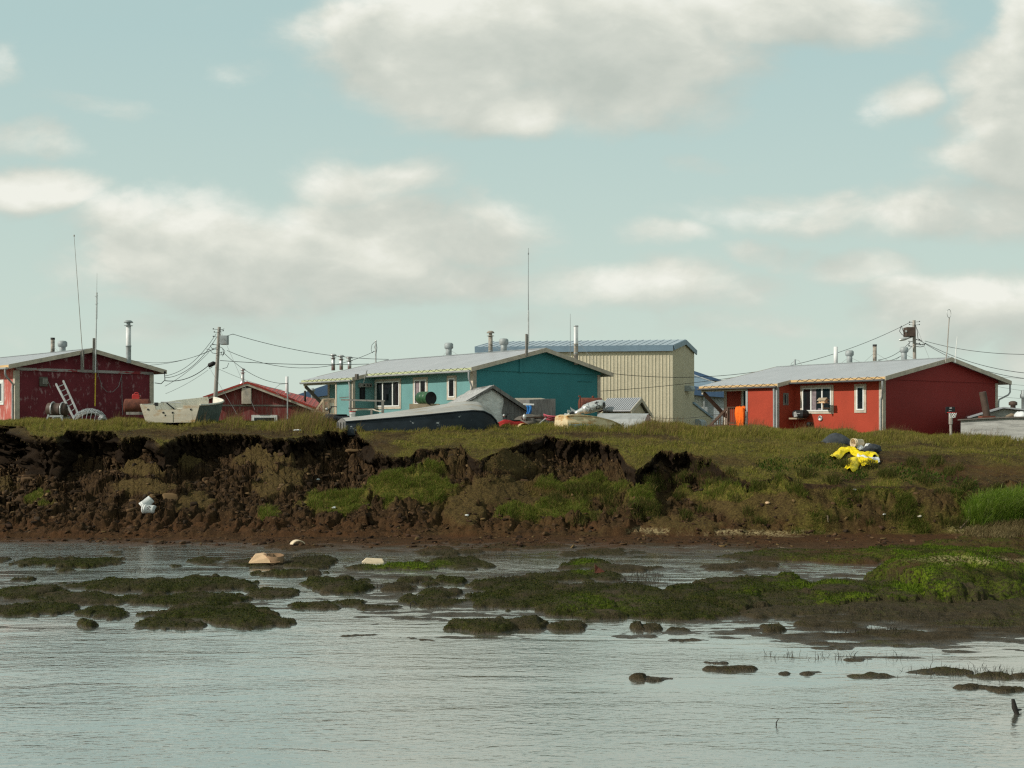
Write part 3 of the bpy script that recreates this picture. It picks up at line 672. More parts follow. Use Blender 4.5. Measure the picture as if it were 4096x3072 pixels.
def house(name, label, pl, W, Ln, zr, slope, ov=.5, wing=None, wall=TEAL, gable=TEAL_SHADED, gpanel=None, roof=GREYROOF, rake=TRIM,
          fascia=FASC_Y, corner=TRIM, zg=2.75, gut=GUTTER, base_drop=.6, gtrim=None, cable=True):
    h = thing(name, label, 'house', (pl.ax, pl.ay, pl.z0), pl.ang)
    zw = zr - slope * W / 2                       # roof underside at the wall line
    def rz(x): return zr - slope * abs(x - W / 2)
    # long walls and gable walls: four boards thick enough to stand alone
    m = MB()
    m.prism([(0, .14, -base_drop), (0, Ln, -base_drop), (0, Ln, zw - .08), (0, .14, zw - .08)], (.14, 0, 0))
    m.prism([(W - .14, .14, -base_drop), (W - .14, Ln, -base_drop), (W - .14, Ln, zw - .08), (W - .14, .14, zw - .08)], (.14, 0, 0))
    m.prism([(.14, Ln - .14, -base_drop), (W - .14, Ln - .14, -base_drop), (W - .14, Ln - .14, zw - .1), (W / 2, Ln - .14, zr - .12), (.14, Ln - .14, zw - .1)], (0, .14, 0))
    build(m, 'wall', wall, h)
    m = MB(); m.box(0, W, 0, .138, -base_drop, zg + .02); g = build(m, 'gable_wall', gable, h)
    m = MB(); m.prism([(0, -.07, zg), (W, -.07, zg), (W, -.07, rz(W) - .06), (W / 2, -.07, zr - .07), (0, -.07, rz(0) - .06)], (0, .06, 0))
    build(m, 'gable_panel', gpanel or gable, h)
    if gtrim:
        build(MB().box(0, W, -.10, -.072, zg - .01, zg + .13), 'gable_skirt', gtrim, h)
    # roof: two slopes of ribbed sheet on a thin deck
    y0, y1 = -ov, Ln + ov
    t = .05; m = MB()
    xe = -ov
    m.prism([(xe, y0, rz(xe)), (W / 2, y0, zr), (W / 2, y0, zr - t), (xe, y0, rz(xe) - t)], (0, y1 - y0, 0))
    m.prism([(W / 2, y0, zr), (W + ov, y0, rz(W + ov)), (W + ov, y0, rz(W + ov) - t), (W / 2, y0, zr - t)], (0, y1 - y0, 0))
    if wing:
        xw = -wing['out'] - .1
        m.prism([(xw, wing['y0'] - .12, rz(xw)), (xe, wing['y0'] - .12, rz(xe)), (xe, wing['y0'] - .12, rz(xe) - t), (xw, wing['y0'] - .12, rz(xw) - t)], (0, y1 - wing['y0'] + .12, 0))
    r = build(m, 'roof', roof, h)
    m = MB(); m.prism([(W / 2 - .16, y0 - .02, zr - .035 + .012), (W / 2, y0 - .02, zr + .03), (W / 2 + .16, y0 - .02, zr - .035 + .012), (W / 2, y0 - .02, zr + .002)], (0, y1 - y0 + .04, 0))
    build(m, 'ridge_cap', GALVD, r)
    # rakes on the near gable
    m = MB()
    for a, b in ((xe - .02, W / 2), (W / 2, W + ov + .02)):
        m.prism([(a, y0 - .035, rz(a) + .015), (b, y0 - .035, rz(b) + .015), (b, y0 - .035, rz(b) - .2), (a, y0 - .035, rz(a) - .2)], (0, .033, 0))
    build(m, 'rake_board', rake, h)
    m = MB()
    for a, b in ((xe, W / 2), (W / 2, W + ov)):
        m.prism([(a, y1 + .002, rz(a) + .015), (b, y1 + .002, rz(b) + .015), (b, y1 + .002, rz(b) - .2), (a, y1 + .002, rz(a) - .2)], (0, .033, 0))
    build(m, 'rake_board', rake, h)
    # eaves: fascia, soffit, gutter
    segs = [(xe, y0, wing['y0'] - .12 if wing else y1)]
    if wing: segs.append((-wing['out'] - .1, wing['y0'] - .12, y1))
    fm = MB(); gm = MB(); cm = MB(); sm = MB()
    for x, a, b in segs:
        ze = rz(x)
        fm.box(x - .03, x - .002, a, b, ze - .19, ze - .012)
        prof = [(x - .035, ze - .13), (x - .16, ze - .13), (x - .155, ze - .20), (x - .10, ze - .235), (x - .04, ze - .22)]
        gm.prism([(p[0], a, p[1]) for p in prof], (0, b - a, 0))
        zigzag(cm, x - .045, a + .1, b - .1, ze - .12, ze + .012)
        sm.box(x, 0.0 if x > -1 else -wing['out'], max(a, 0), b, ze - .075, ze - .055)
    build(fm, 'fascia', fascia, h); build(gm, 'gutter', gut, h); build(sm, 'soffit', fascia, h)
    if cable: build(cm, 'heat_cable', WIRE, h)
    ze = rz(W + ov); m = MB(); m.box(W + ov + .002, W + ov + .03, y0, y1, ze - .19, ze - .012); build(m, 'fascia', rake, h)
    # corner boards
    for x0, x1, yy0, yy1 in ((-.03, .2, -.03, -.003), (-.03, -.003, -.003, .2), (W - .2, W + .03, -.03, -.003), (W + .003, W + .03, -.003, .2), (-.03, -.003, Ln - .2, Ln + .02)):
        build(MB().box(x0, x1, yy0, yy1, -base_drop, zg - .015), 'corner_board', corner, h)
    if wing:
        o, a, b = wing['out'], wing['y0'], wing['y1']
        m = MB(); zt = rz(-o) - .07
        m.box(-o, -o + .12, a, b, -base_drop, zt)
        m.prism([(-o + .12, a, -base_drop), (-.002, a, -base_drop), (-.002, a, rz(0) - .08), (-o + .12, a, rz(-o + .12) - .08)], (0, .12, 0))
        m.prism([(-o + .12, b - .12, -base_drop), (-.002, b - .12, -base_drop), (-.002, b - .12, rz(0) - .08), (-o + .12, b - .12, rz(-o + .12) - .08)], (0, .12, 0))
        build(m, 'porch_wing', wing.get('mat', wall), h)
        # verge of the step in the roof
        xw = -o - .1
        m = MB(); m.prism([(xw - .03, a - .155, rz(xw) + .01), (xe, a - .155, rz(xe) + .01), (xe, a - .155, rz(xe) - .2), (xw - .03, a - .155, rz(xw) - .2)], (0, .033, 0))
        build(m, 'rake_board', rake, h)
        for q0, q1, q2, q3 in ((-o - .03, -o + .14, a - .03, a - .003), (-o - .03, -o - .003, a - .003, a + .14), (-o - .03, -o - .003, b - .12, b + .02)):
            build(MB().box(q0, q1, q2, q3, -base_drop, zt - .02), 'corner_board', wing.get('corner', corner), h)
        # open porch: beam, bracket, floor, rail and steps
        yb = y1 - .05
        build(MB().box(-o - .02, -o + .1, b + .03, yb, zt - .27, zt - .04), 'porch_beam', wing['beam'], h)
        bz = zt - .27
        build(MB().bar((-o + .05, yb - .12, bz - .04), (-.05, Ln - .12, bz - wing.get('drop', 1.25)), .16, .18), 'bracket', wing['brace'], h)
        build(MB().box(-o + .0, -o + .1, yb - .16, yb - .04, bz - .14, bz - .002), 'beam_end', wing['beam'], h)
        fz = wing.get('floor', .45)
        build(MB().box(-o, -.005, b + .03, Ln, fz - .1, fz), 'porch_floor', wing['rail'], h)
        rl = MB(); ra, rb = b + .06, min(b + 1.35, Ln - .3); xr = -o + .02; rzp = fz + .95
        for yy in (ra + .05, rb): rl.box(xr - .05, xr + .05, yy - .05, yy + .05, -base_drop, rzp)
        rl.box(xr - .07, xr + .07, ra, rb + .05, rzp, rzp + .04); rl.box(xr - .03, xr + .03, ra + .1, rb - .05, fz + .06, fz + .14)
        n = 8
        for i in range(n):
            yy = ra + .16 + (rb - ra - .3) * i / (n - 1); rl.box(xr - .02, xr + .02, yy - .02, yy + .02, fz + .142, rzp - .002)
        e = rb + 1.35
        rl.bar((xr, rb + .052, rzp - .02), (xr, e, rzp - .98), .06, .14)
        for i in range(7):
            yy = rb + .18 + (e - rb - .25) * i / 6; zz = rzp - .1 - (yy - rb) * .71; rl.box(xr - .018, xr + .018, yy - .02, yy + .02, max(zz - .78, -base_drop), zz)
        build(rl, 'stair_railing', wing['rail'], h)
        st = MB()
        for i in range(3): st.box(-o + .12, -.2, rb + .1 + .32 * i, rb + .42 + .32 * i, fz - .2 - .2 * i, fz - .15 - .2 * i)
        build(st, 'steps', wing['rail'], h)
        if wing.get('door'):
            d0, d1, dm = wing['door']
            build(MB().box(-.035, -.003, d0 - .1, d1 + .1, fz, fz + 2.1), 'door_frame', TRIMW, h)
            d = build(MB().box(-.065, -.037, d0, d1, fz + .02, fz + 2.0), 'door', dm, h)
            build(MB().lathe([(.0, 0), (.035, .0), (.045, .03), (.03, .06), (0, .065)], (-.067, d1 - .08, fz + 1.0), (-1, 0, 0), 10), 'handle', BLACK, d)
            if wing.get('storm'):
                build(MB().box(-.072, -.068, d0 + .12, d1 - .12, fz + .25, fz + 1.9), 'door_pane', wing['storm'], d)
    h['_'] = 0; del h['_']
    return h, rz

# ---- red house on the right -----------------------------------------------------------------
PR = Plot(18.2, 54.0, 2.80, math.atan2(.575, .818))
WR, LR, ZRR, SR = 9.95, 10.6, 3.97, .200
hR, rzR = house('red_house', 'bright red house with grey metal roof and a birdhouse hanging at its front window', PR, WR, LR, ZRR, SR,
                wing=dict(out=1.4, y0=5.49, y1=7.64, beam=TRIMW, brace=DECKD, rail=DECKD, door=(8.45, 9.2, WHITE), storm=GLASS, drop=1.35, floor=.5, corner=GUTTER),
                wall=RED, gable=RED_SHADED, fascia=FASC_O, zg=2.76, gut=GUTTERD)
def rect(pl, x0, y0, x1, y1, xp=0.0):
    a = pl.front(x0, y0, xp); b = pl.front(x1, y1, xp); c = pl.front((x0 + x1) / 2, y1, xp); d = pl.front((x0 + x1) / 2, y0, xp)
    return min(a[0], b[0]), max(a[0], b[0]), c[1], d[1]
window(hR, *rect(PR, 3203, 1541, 3335, 1655), panes=((0, .31), (.31, .69), (.69, 1)), blind=[(.52, .66, .02, .98), (.36, .46, .02, .12)])
window(hR, *rect(PR, 3419, 1536, 3466, 1651))
sx0, _ = PR.side(3132, 1600, 5.49); sx1, sz0 = PR.side(3152, 1621, 5.49); _, sz1 = PR.side(3142, 1572, 5.49)
window(hR, sx0, sx1, sz0, sz1, x=5.49, trim=WOODG, tw=.05, frame=WOODG, fw=.03, facing='y')
y_, z_ = PR.front(3511, 1523, -.5)
zc = rzR(-.5)
downspout(hR, [(-.6, -.42, zc - .23), (-.6, -.42, zc - .45), (-.5, -.36, zc - .62), (-.08, -.02, zc - .95), (-.075, .06, zc - 1.1), (-.075, .06, -.4)])
downspout(hR, [(-1.5, 5.62, rzR(-1.5) - .23), (-1.485, 5.62, rzR(-1.5) - .5), (-1.485, 5.62, -.4)], r=.055)
xb = WR + .5
downspout(hR, [(xb + .05, -.42, rzR(xb) - .15), (xb + .05, -.42, rzR(xb) - .6), (xb - .1, -.4, rzR(xb) - .75), (WR + .15, -.02, rzR(xb) - 1.0), (WR + .1, -.02, rzR(xb) - 1.2), (WR + .1, -.02, -.4)])
def roofpipe(h, pl, rz, name, pxc, pyt, pyb, xp, rpx, mat, **kw):
    y, zt = pl.front(pxc, pyt, xp); d = pl.world(xp, y, 0).y
    return flue(h, name, xp, y, rz(xp) - .1, zt, rpx / F * d, mat, **kw)
roofpipe(hR, PR, rzR, 'flue', 3343, 1387, 1450, 5.6, 8, PIPEW, label='plain white flue')
roofpipe(hR, PR, rzR, 'roof_vent', 3398, 1404, 1448, 5.8, 11, GALVD, cap='drum', guys=2, label='squat grey vent with a rust patch')
roofpipe(hR, PR, rzR, 'flue', 3499, 1380, 1440, 5.8, 7.5, PIPERUST, cap='open', capmat=SOOT, guys=2, label='sooty metal flue')
roofpipe(hR, PR, rzR, 'roof_vent', 3616, 1390, 1437, 5.9, 11, GALVD, cap='drum', guys=2)
# service mast stub behind the ridge
y_, z_ = PR.front(3180, 1444, 5.5); m = MB(); m.tube([(5.5, y_, rzR(5.5) - .1), (5.5, y_, z_ + .1)], .05, 8); m.tube([(5.5, y_, z_ + .1), (5.5, y_ - .3, z_), (5.5, y_ - .5, z_ - .25)], .012, 5); m.tube([(5.5, y_, z_), (5.5, y_ + .25, z_ - .1), (5.5, y_ + .35, z_ - .3)], .012, 5)
build(m, 'service_mast', GALVD, hR)
# outlets on the front wall
y_, z_ = PR.front(3283, 1673); m = MB(); m.lathe([(0, 0), (.14, 0), (.14, .05), (.1, .07), (.1, .04), (0, .04)], (-.005, y_, z_), (-1, 0, 0), 16); build(m, 'wall_vent', GALV, hR)
y_, z_ = PR.front(3247, 1697); m = MB(); m.box(-.12, -.004, y_ - .12, y_ + .1, z_ - .17, z_ + .1); m.lathe([(0, 0), (.13, 0), (.12, .16), (0, .2)], (-.12, y_, z_), (-1, 0, 0), 12); build(m, 'vent_hood', BLACK, hR)
# shelf under the window
y0s, zS = PR.front(3202, 1674, -.45); y1s, _ = PR.front(3163, 1674, -.6)
build(MB().box(-.75, -.004, min(y0s, y1s) , max(y0s, y1s) , zS - .04, zS + .04), 'shelf', DECK, hR)
# aerials on the near gable
a = [PR.side(3781, 1452, -.57), PR.side(3789, 1400, -.57), PR.side(3793, 1330, -.57), PR.side(3797, 1270, -.57)]
m = MB(); m.tube([(p[0], -.57, p[1]) for p in a], .026, 8); an = build(m, 'aerial_mast', POLEW, hR)
cxl, czl = PR.side(3796, 1254, -.57); rl = 13 / F * 57; m = MB()
m.tube([(cxl + rl * math.sin(t), -.57, czl + rl * 1.25 * math.cos(t)) for t in np.linspace(0, 2 * math.pi, 25)], .014, 5, cap=False); build(m, 'loop_aerial', GALV, an)
a = PR.side(3819, 1452, -.56); b = PR.side(3829, 1346, -.56); m = MB(); m.tube([(a[0], -.56, a[1]), (b[0], -.56, b[1])], [.028, .016], 6); m.lathe([(0, 0), (.06, 0), (.06, .12), (0, .12)], (a[0], -.56, a[1]), n=8); build(m, 'whip_aerial', WHITE, hR)

# ---- teal house in the middle ---------------------------------------------------------------
PT = Plot(-1.95, 55.0, 3.25, math.atan2(.645, .764))
WT, LT, ZRT, ST = 8.9, 14.0, 4.07, .235
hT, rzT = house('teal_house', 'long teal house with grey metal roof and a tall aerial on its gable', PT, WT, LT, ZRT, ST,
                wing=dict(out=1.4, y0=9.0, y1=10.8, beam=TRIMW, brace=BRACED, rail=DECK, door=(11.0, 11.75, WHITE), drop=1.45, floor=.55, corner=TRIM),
                wall=TEAL, gable=TEAL_SHADED, fascia=FASC_Y, zg=2.81)
window(hT, *rect(PT, 1500, 1516, 1605, 1636), panes=((0, .28), (.28, .70), (.70, 1)))
window(hT, *rect(PT, 1653.5, 1509, 1712, 1627), panes=((0, .5), (.5, 1)), blind=[(.55, .9, .03, .96), (.1, .4, .02, .10)])
window(hT, *rect(PT, 1789, 1502.5, 1827, 1600))
sx0, _ = PT.side(1438, 1570, 9.0); sx1, sz0 = PT.side(1459.5, 1597, 9.0); _, sz1 = PT.side(1449, 1550, 9.0)
window(hT, sx0, sx1, sz0, sz1, x=9.0, trim=BLACK, tw=.05, frame=BLACK, fw=.03, facing='y')
sx0, _ = PT.side(1433, 1570, 9.0); sx1, sz0 = PT.side(1480, 1549, 9.0); _, sz1 = PT.side(1456, 1534, 9.0)
m = MB(); m.box(sx0, sx1, 8.78, 8.997, sz0, sz1); m.box(sx0 - .03, sx0 + .02, 8.76, 8.9, sz0 - .03, sz1 + .03)
lb = build(m, 'wall_box', WOODG, hT); m = MB()
for q in (.32, .62, .85): build(MB().lathe([(0, 0), (.05, 0), (.05, .02), (0, .02)], (sx0 + (sx1 - sx0) * q, 8.779, (sz0 + sz1) / 2), (0, -1, 0), 10), 'socket', BLACK, lb)
zc = rzT(-.5)
downspout(hT, [(-.6, -.42, zc - .23), (-.6, -.42, zc - .5), (-.5, -.36, zc - .65), (-.08, -.02, zc - .95), (-.075, .06, zc - 1.1), (-.075, .06, -.4)])
downspout(hT, [(-1.55, 9.14, rzT(-1.5) - .23), (-1.5, 9.14, rzT(-1.5) - .5), (-1.5, 9.14, -.4)], r=.06)
for k, (px, pt) in enumerate(((1333, 1419), (1365, 1424), (1398, 1430))):
    roofpipe(hT, PT, rzT, 'flue', px, pt + 12, 1500, 5.4, 7.5, GALV, cap='hat', label=('galvanised flue with a wide hat, rust ring below', 'galvanised flue with a wide hat, middle of three', 'shorter galvanised flue with a wide hat')[k])
roofpipe(hT, PT, rzT, 'roof_vent', 1795, 1374, 1417, 5.0, 12, GALVD, cap='drum', guys=2, label='grey drum vent alone near the middle of the ridge')
roofpipe(hT, PT, rzT, 'flue', 1962, 1343, 1405, 5.0, 8.5, PIPERUST, cap='hat', rings=1, guys=2, label='dull stovepipe with a flat hat')
roofpipe(hT, PT, rzT, 'roof_vent', 2015, 1357, 1402, 5.0, 12.5, GALVD, cap='drum', guys=2)
# tall stovepipe on the back slope
def rear_pipe(xp): return PT.front(2304, 1300, xp)
y_, z_ = PT.front(2304, 1302, 6.9); o = flue(hT, 'stovepipe', 6.9, y_, rzT(6.9) - .2, z_, .115, PIPEW, rings=2, guys=2)
y2_, z2_ = PT.front(2303, 1375, 6.9); m = MB(); m.lathe([(.117, rzT(6.9) - .2), (.119, z2_)], (6.9, y_, 0), n=16); build(m, 'lower_section', PIPERUST, o)
m = MB(); m.lathe([(.117, 0), (.13, 0), (.13, .05), (.12, .05)], (6.9, y_, z_ - .06), n=16); build(m, 'rim', GALVD, o)
y_, z_ = PT.front(2281, 1255, 6.5); m = MB(); m.tube([(6.5, y_, rzT(6.5) - .1), (6.5, y_, z_ - .9), (6.5, y_, z_)], [.016, .013, .008], 5); build(m, 'thin_aerial', WIREG, hT)
# service mast with drop loop
y_, z_ = PT.front(1503, 1366, 4.6); zb_ = rzT(4.6); m = MB(); m.tube([(4.6, y_, zb_ - .1), (4.6, y_, z_)], .05, 10); m.lathe([(.05, -.02), (.07, 0), (.04, .08), (0, .1)], (4.6, y_, z_), n=10)
sm_ = build(m, 'service_mast', GALV, hT); m = MB()
m.tube([(4.55, y_ + .05, z_ - .03), (4.5, y_ + .28, z_ - .2), (4.5, y_ + .38, z_ - .5), (4.5, y_ + .25, z_ - .72), (4.5, y_ + .05, z_ - .6)], .014, 5)
m.tube([(4.6, y_ - .05, z_ - .1), (4.6, y_ + .18, z_ - .35), (4.6, y_ - .06, z_ - .62)], .012, 5); m.tube([(4.6, y_ - .04, z_ - .05), (4.6, y_ - .16, z_ - .4), (4.6, y_ - .05, z_ - .8)], .012, 5)
build(m, 'drop_loop', WIRE, sm_)
TMAST = PT.world(4.6, y_ + .05, z_ - .6)
# aerial: board on the gable, pole and whip
a = PT.side(2108, 1488, -.58); b = PT.side(2107, 1336, -.58); c = PT.side(2107, 1242, -.58); d = PT.side(2107.5, 992, -.58)
build(MB().box(a[0] - .1, a[0] + .07, -.13, -.072, a[1], PT.side(2108, 1420, -.1)[1]), 'aerial_board', TEAL_SHADED, hT)
m = MB(); m.box(b[0] - .075, b[0] + .05, -.62, -.54, PT.side(2108, 1424, -.58)[1], b[1]); ab = build(m, 'aerial_mast', WOODG, hT)
m = MB(); m.tube([(b[0] + .06, -.64, b[1] - .6), (c[0] + .06, -.64, c[1])], .038, 8); build(m, 'aerial_pole', GALV, ab)
m = MB(); m.tube([(c[0] + .06, -.64, c[1]), (c[0] + .05, -.64, c[1] + 1.4), (d[0] + .05, -.64, d[1] - .3), (d[0] + .05, -.64, d[1])], [.022, .016, .012, .01], 6); m.lathe([(.012, 0), (.03, .02), (.03, .1), (.012, .12)], (d[0] + .05, -.64, d[1] - .35), n=8)
build(m, 'whip_aerial', WIREG, ab)
# small fittings on the eave and gable
y_, z_ = PT.front(1434, 1510, -1.55); build(MB().box(-1.72, -1.6, y_ - .11, y_ + .11, rzT(-1.5) - .12, rzT(-1.5) + .16), 'eave_box', BRACED, hT)
y_, z_ = PT.front(1458, 1500, -1.4); build(MB().tube([(-1.3, y_ + .25, rzT(-1.3) - .35), (-1.3, y_ - .1, rzT(-1.3) + .32)], .03, 6), 'bent_pipe', GALV, hT)
a = PT.side(2309, 1524, -.02); b = PT.side(2368, 1526, -.02); build(MB().box(a[0], b[0], -.05, -.003, a[1] - .02, a[1] + .02), 'batten', TEAL_SHADED, hT)

# ---- old dark red house on the left ----------------------------------------------------------
PL = Plot(-24.25, 53.7, 3.42, math.atan2(.72, .69))
WL, LL, ZRL, SL = 7.25, 11.0, 3.78, .235
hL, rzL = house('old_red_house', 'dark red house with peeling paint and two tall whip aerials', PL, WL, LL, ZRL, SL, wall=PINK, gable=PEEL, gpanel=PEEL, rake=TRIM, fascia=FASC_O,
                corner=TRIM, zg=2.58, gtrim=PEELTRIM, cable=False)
zc = rzL(-.5)
downspout(hL, [(-.6, -.3, zc - .23), (-.6, -.3, zc - .45), (-.5, -.25, zc - .6), (-.08, .1, zc - .9), (-.075, .14, zc - 1.05), (-.075, .14, -.4)])
window(hL, 1.35, 2.6, .9, 2.15, trim=WHITE)
roofpipe(hL, PL, rzL, 'flue', 211, 1353, 1408, 4.6, 7.5, PIPERUST, cap='open', capmat=SOOT, guys=2, label='sooty short flue')
roofpipe(hL, PL, rzL, 'roof_vent', 250, 1366, 1405, 4.6, 12, GALVD, cap='drum', guys=2)
y_, z_ = PL.front(514, 1302, 5.6)
o = flue(hL, 'stovepipe', 5.6, y_, rzL(5.6) - .2, z_, .125, PIPEW, rings=0, cap='hat', capmat=GALVD); m = MB()
m.lathe([(.127, rzL(5.6) - .2), (.13, z_ - 1.05)], (5.6, y_, 0), n=16); m.lathe([(.13, z_ - 1.12), (.145, z_ - 1.12), (.145, z_ - 1.04), (.13, z_ - 1.04)], (5.6, y_, 0), n=16); build(m, 'lower_section', GALVD, o)
for (x0, x1, p0, p1) in ((323, 336, 1402, 1487), (371, 385, 1353, 1493)):
    a = PL.side(x0, p1, -.58); b = PL.side(x1, p0, -.58)
    build(MB().box(a[0], b[0], -.60, -.555, a[1], b[1]), 'aerial_board', WOODG, hL)
a, b, c = PL.side(334, 1468, -.66), PL.side(329, 1400, -.66), PL.side(296.5, 946, -.66)
m = MB(); m.tube([(a[0], -.66, a[1]), (b[0], -.66, b[1]), (c[0], -.66, c[1])], [.026, .018, .009], 6); m.lathe([(.012, 0), (.03, .0), (.03, .08), (0, .1)], (c[0], -.66, c[1]), n=6); build(m, 'whip_aerial', POLEW, hL)
a, b, c, d = PL.side(381, 1490, -.68), PL.side(386, 1260, -.68), PL.side(387, 1178, -.68), PL.side(388, 1092, -.68)
m = MB(); m.tube([(a[0], -.68, a[1]), (b[0], -.68, b[1])], .032, 6); m.tube([(b[0], -.68, b[1] - .2), (c[0], -.68, c[1] + .1)], .042, 6); m.tube([(c[0], -.68, c[1]), (d[0], -.68, d[1])], [.014, .009], 5)
for q in (.1, .5): m.tube([(c[0] - .1, -.68, c[1] - q), (c[0] + .07, -.68, c[1] - q + .04)], .01, 4)
build(m, 'pole_aerial', GALV, hL)
a, b = PL.side(380, 1625, -.62), PL.side(382, 1492, -.62); build(MB().tube([(a[0], -.62, a[1]), (b[0], -.62, b[1])], .034, 8), 'lower_pole', YELLOWP, hL)
a, b = PL.side(157, 1545, -.02), PL.side(188, 1508, -.02); m = MB(); m.box(a[0], b[0], -.10, -.003, a[1], b[1]); mt = build(m, 'wall_hatch', BRACED, hL)
m = MB(); m.box(a[0] + .12, b[0] - .02, -.17, -.102, a[1] + .1, b[1] - .08); m.tube([(b[0] - .04, -.18, b[1] - .2), (b[0] + .12, -.2, b[1] - .55)], .02, 5); build(m, 'vent_flap', WOODG, mt)
pts = [PL.side(387, 1440, -.66), PL.side(393, 1500, -.08), PL.side(405, 1545, -.06), PL.side(425, 1568, -.06), PL.side(450, 1568, -.06), PL.side(473, 1545, -.06), PL.side(485, 1500, -.06)]
build(MB().tube([(p[0], -.66 if i == 0 else -.11, p[1]) for i, p in enumerate(pts)], .013, 5), 'hanging_cable', WIREG, hL)
pts = [PL.side(487, 1500, -.06), PL.side(488, 1560, -.06), PL.side(489, 1620, -.06), PL.side(491, 1660, -.06)]
build(MB().tube([(p[0], -.05, p[1]) for p in pts], .013, 5), 'hanging_cable', WIREG, hL)
LEAVE = PL.world(WL + .4, -.45, rzL(WL + .5) - .3)
xb = WL + .4; m = MB(); m.tube([(xb, -.5, rzL(xb) - .15), (xb + .02, -.5, rzL(xb) - .55), (xb - .15, -.4, rzL(xb) - .75), (WL + .05, -.1, rzL(xb) - .7)], .022, 6); m.lathe([(0, 0), (.06, 0), (.08, .1), (0, .14)], (xb, -.5, rzL(xb) - .2), n=8); build(m, 'service_head', BLACK, hL)

# ---- red shed-roofed house behind the pole ----------------------------------------------------
PB = Plot(-19.6, 69.5, 2.9, math.atan2(.12, .99))
hB = thing('low_red_house', 'low red house with red metal roof between the pole and the teal house', 'house', (PB.ax, PB.ay, PB.z0), PB.ang)
ap = PB.side(992, 1533); le = PB.side(815, 1594); ri = PB.side(1300, 1650); rw = PB.side(1224, 1640); ln_ = 6.0
def bz(x): return ap[1] + (le[1] - ap[1]) * (ap[0] - x) / (ap[0] - le[0]) if x < ap[0] else ap[1] + (ri[1] - ap[1]) * (x - ap[0]) / (ri[0] - ap[0])
x0_, x1_ = le[0] + .3, rw[0]
m = MB(); m.prism([(x0_, 0, -.8), (x1_, 0, -.8), (x1_, 0, bz(x1_) - .1), (ap[0], 0, ap[1] - .1), (x0_, 0, bz(x0_) - .1)], (0, ln_, 0)); build(m, 'wall', OLDRED, hB)
zt_ = PB.side(1000, 1622)[1]; build(MB().box(x0_, x1_ + .02, -.04, -.003, zt_ - .05, zt_ + .05), 'wall_band', WOODG, hB)
build(MB().box(x1_ - .07, x1_ + .1, -.06, -.042, -.8, zt_ - .052), 'corner_board', WOODG, hB)
m = MB()
a, b = le[0], ap[0]; m.prism([(a, -.4, bz(a) + .1), (b, -.4, bz(b) + .1), (b, -.4, bz(b) + .03), (a, -.4, bz(a) + .03)], (0, ln_ + .8, 0))
fe = PB.side(1345, 1617, ln_ + .4); fa = PB.side(1019, 1541, ln_ + .4)              # the right slope eases towards its far eave
q_ = [(ap[0], -.4, bz(ap[0]) + .1), (ri[0], -.4, bz(ri[0]) + .1), (fe[0], ln_ + .4, fe[1]), (ap[0], ln_ + .4, bz(ap[0]) + .1)]
m.add(q_ + [(x, y, z - .07) for x, y, z in q_], [(0, 1, 2, 3), (4, 5, 6, 7), (0, 1, 5, 4), (1, 2, 6, 5), (2, 3, 7, 6), (3, 0, 4, 7)])
rB = build(m, 'roof', REDROOF, hB)
m = MB()
for a, b in ((le[0], ap[0]), (ap[0], ri[0])): m.prism([(a, -.43, bz(a) + .11), (b, -.43, bz(b) + .11), (b, -.43, bz(b) - .02), (a, -.43, bz(a) - .02)], (0, .028, 0))
build(m, 'rake_board', REDTRIM, hB)
m = MB()
for a, b in ((le[0], ap[0]), (ap[0], ri[0])): m.prism([(a, -.4, bz(a) - .022), (b, -.4, bz(b) - .022), (b, -.4, bz(b) - .17), (a, -.4, bz(a) - .17)], (0, .03, 0))
build(m, 'barge_board', TRIM, hB)
a, b = PB.side(969, 1617), PB.side(1008, 1552); build(MB().box(a[0], b[0], -.35, -.045, a[1], b[1]), 'vent_cover', TRIM, hB, bevel=.04)
m = MB()                                    # the lean-to side bay: a dark opening with its back wall
m.box(x1_ + .2, ri[0] - .3, 2.5, 2.6, -.8, bz(ri[0] - .3) - .12); build(m, 'bay_wall', DECKD, hB)
wA, wB = PB.side(1006, 1725), PB.side(1109, 1660); w = window(hB, wA[0], wB[0], wA[1], wB[1], x=0, trim=WHITE, tw=.13, frame=WHITE, fw=.04, facing='y')
def bpipe(px, pt, yy, r, mat, **kw):
    x, z = PB.side(px, pt, yy); return flue(hB, 'flue', x, yy, bz(x) - .1, z, r, mat, **kw)
o = bpipe(971, 1490, 2.2, .10, GALV, cap='hat', label='capped flue at the ridge'); x, z = PB.side(971, 1530, 2.2); m = MB(); m.lathe([(.30, bz(x) - .1), (.28, bz(x) + .15), (.11, bz(x) + .45)], (x, 2.2, 0), n=14); build(m, 'flashing', GALV, o)
o = bpipe(1148, 1506, 1.6, .10, PIPEW, label='plain white flue on the right slope'); x, z = PB.side(1148, 1530, 1.6); m = MB(); m.lathe([(.34, bz(x)), (.3, bz(x) + .15), (.11, bz(x) + .4)], (x, 1.6, 0), n=14); build(m, 'flashing', GALV, o)
bpipe(1220, 1563, .8, .07, SOOT, label='short black flue')
a = PB.side(1152, 1720, -.1); b = PB.side(1151, 1534, -.5); m = MB(); m.tube([(a[0], -.5, a[1]), (b[0], -.5, b[1])], .045, 8); m.tube([(b[0], -.5, b[1]), (b[0] - .5, -.5, b[1] - .05), (b[0] - .9, -.5, b[1] - .4), (b[0] - .5, -.5, b[1] - .75)], .016, 5)
build(m, 'service_mast', GALVD, hB); BMAST = PB.world(b[0], -.5, b[1])

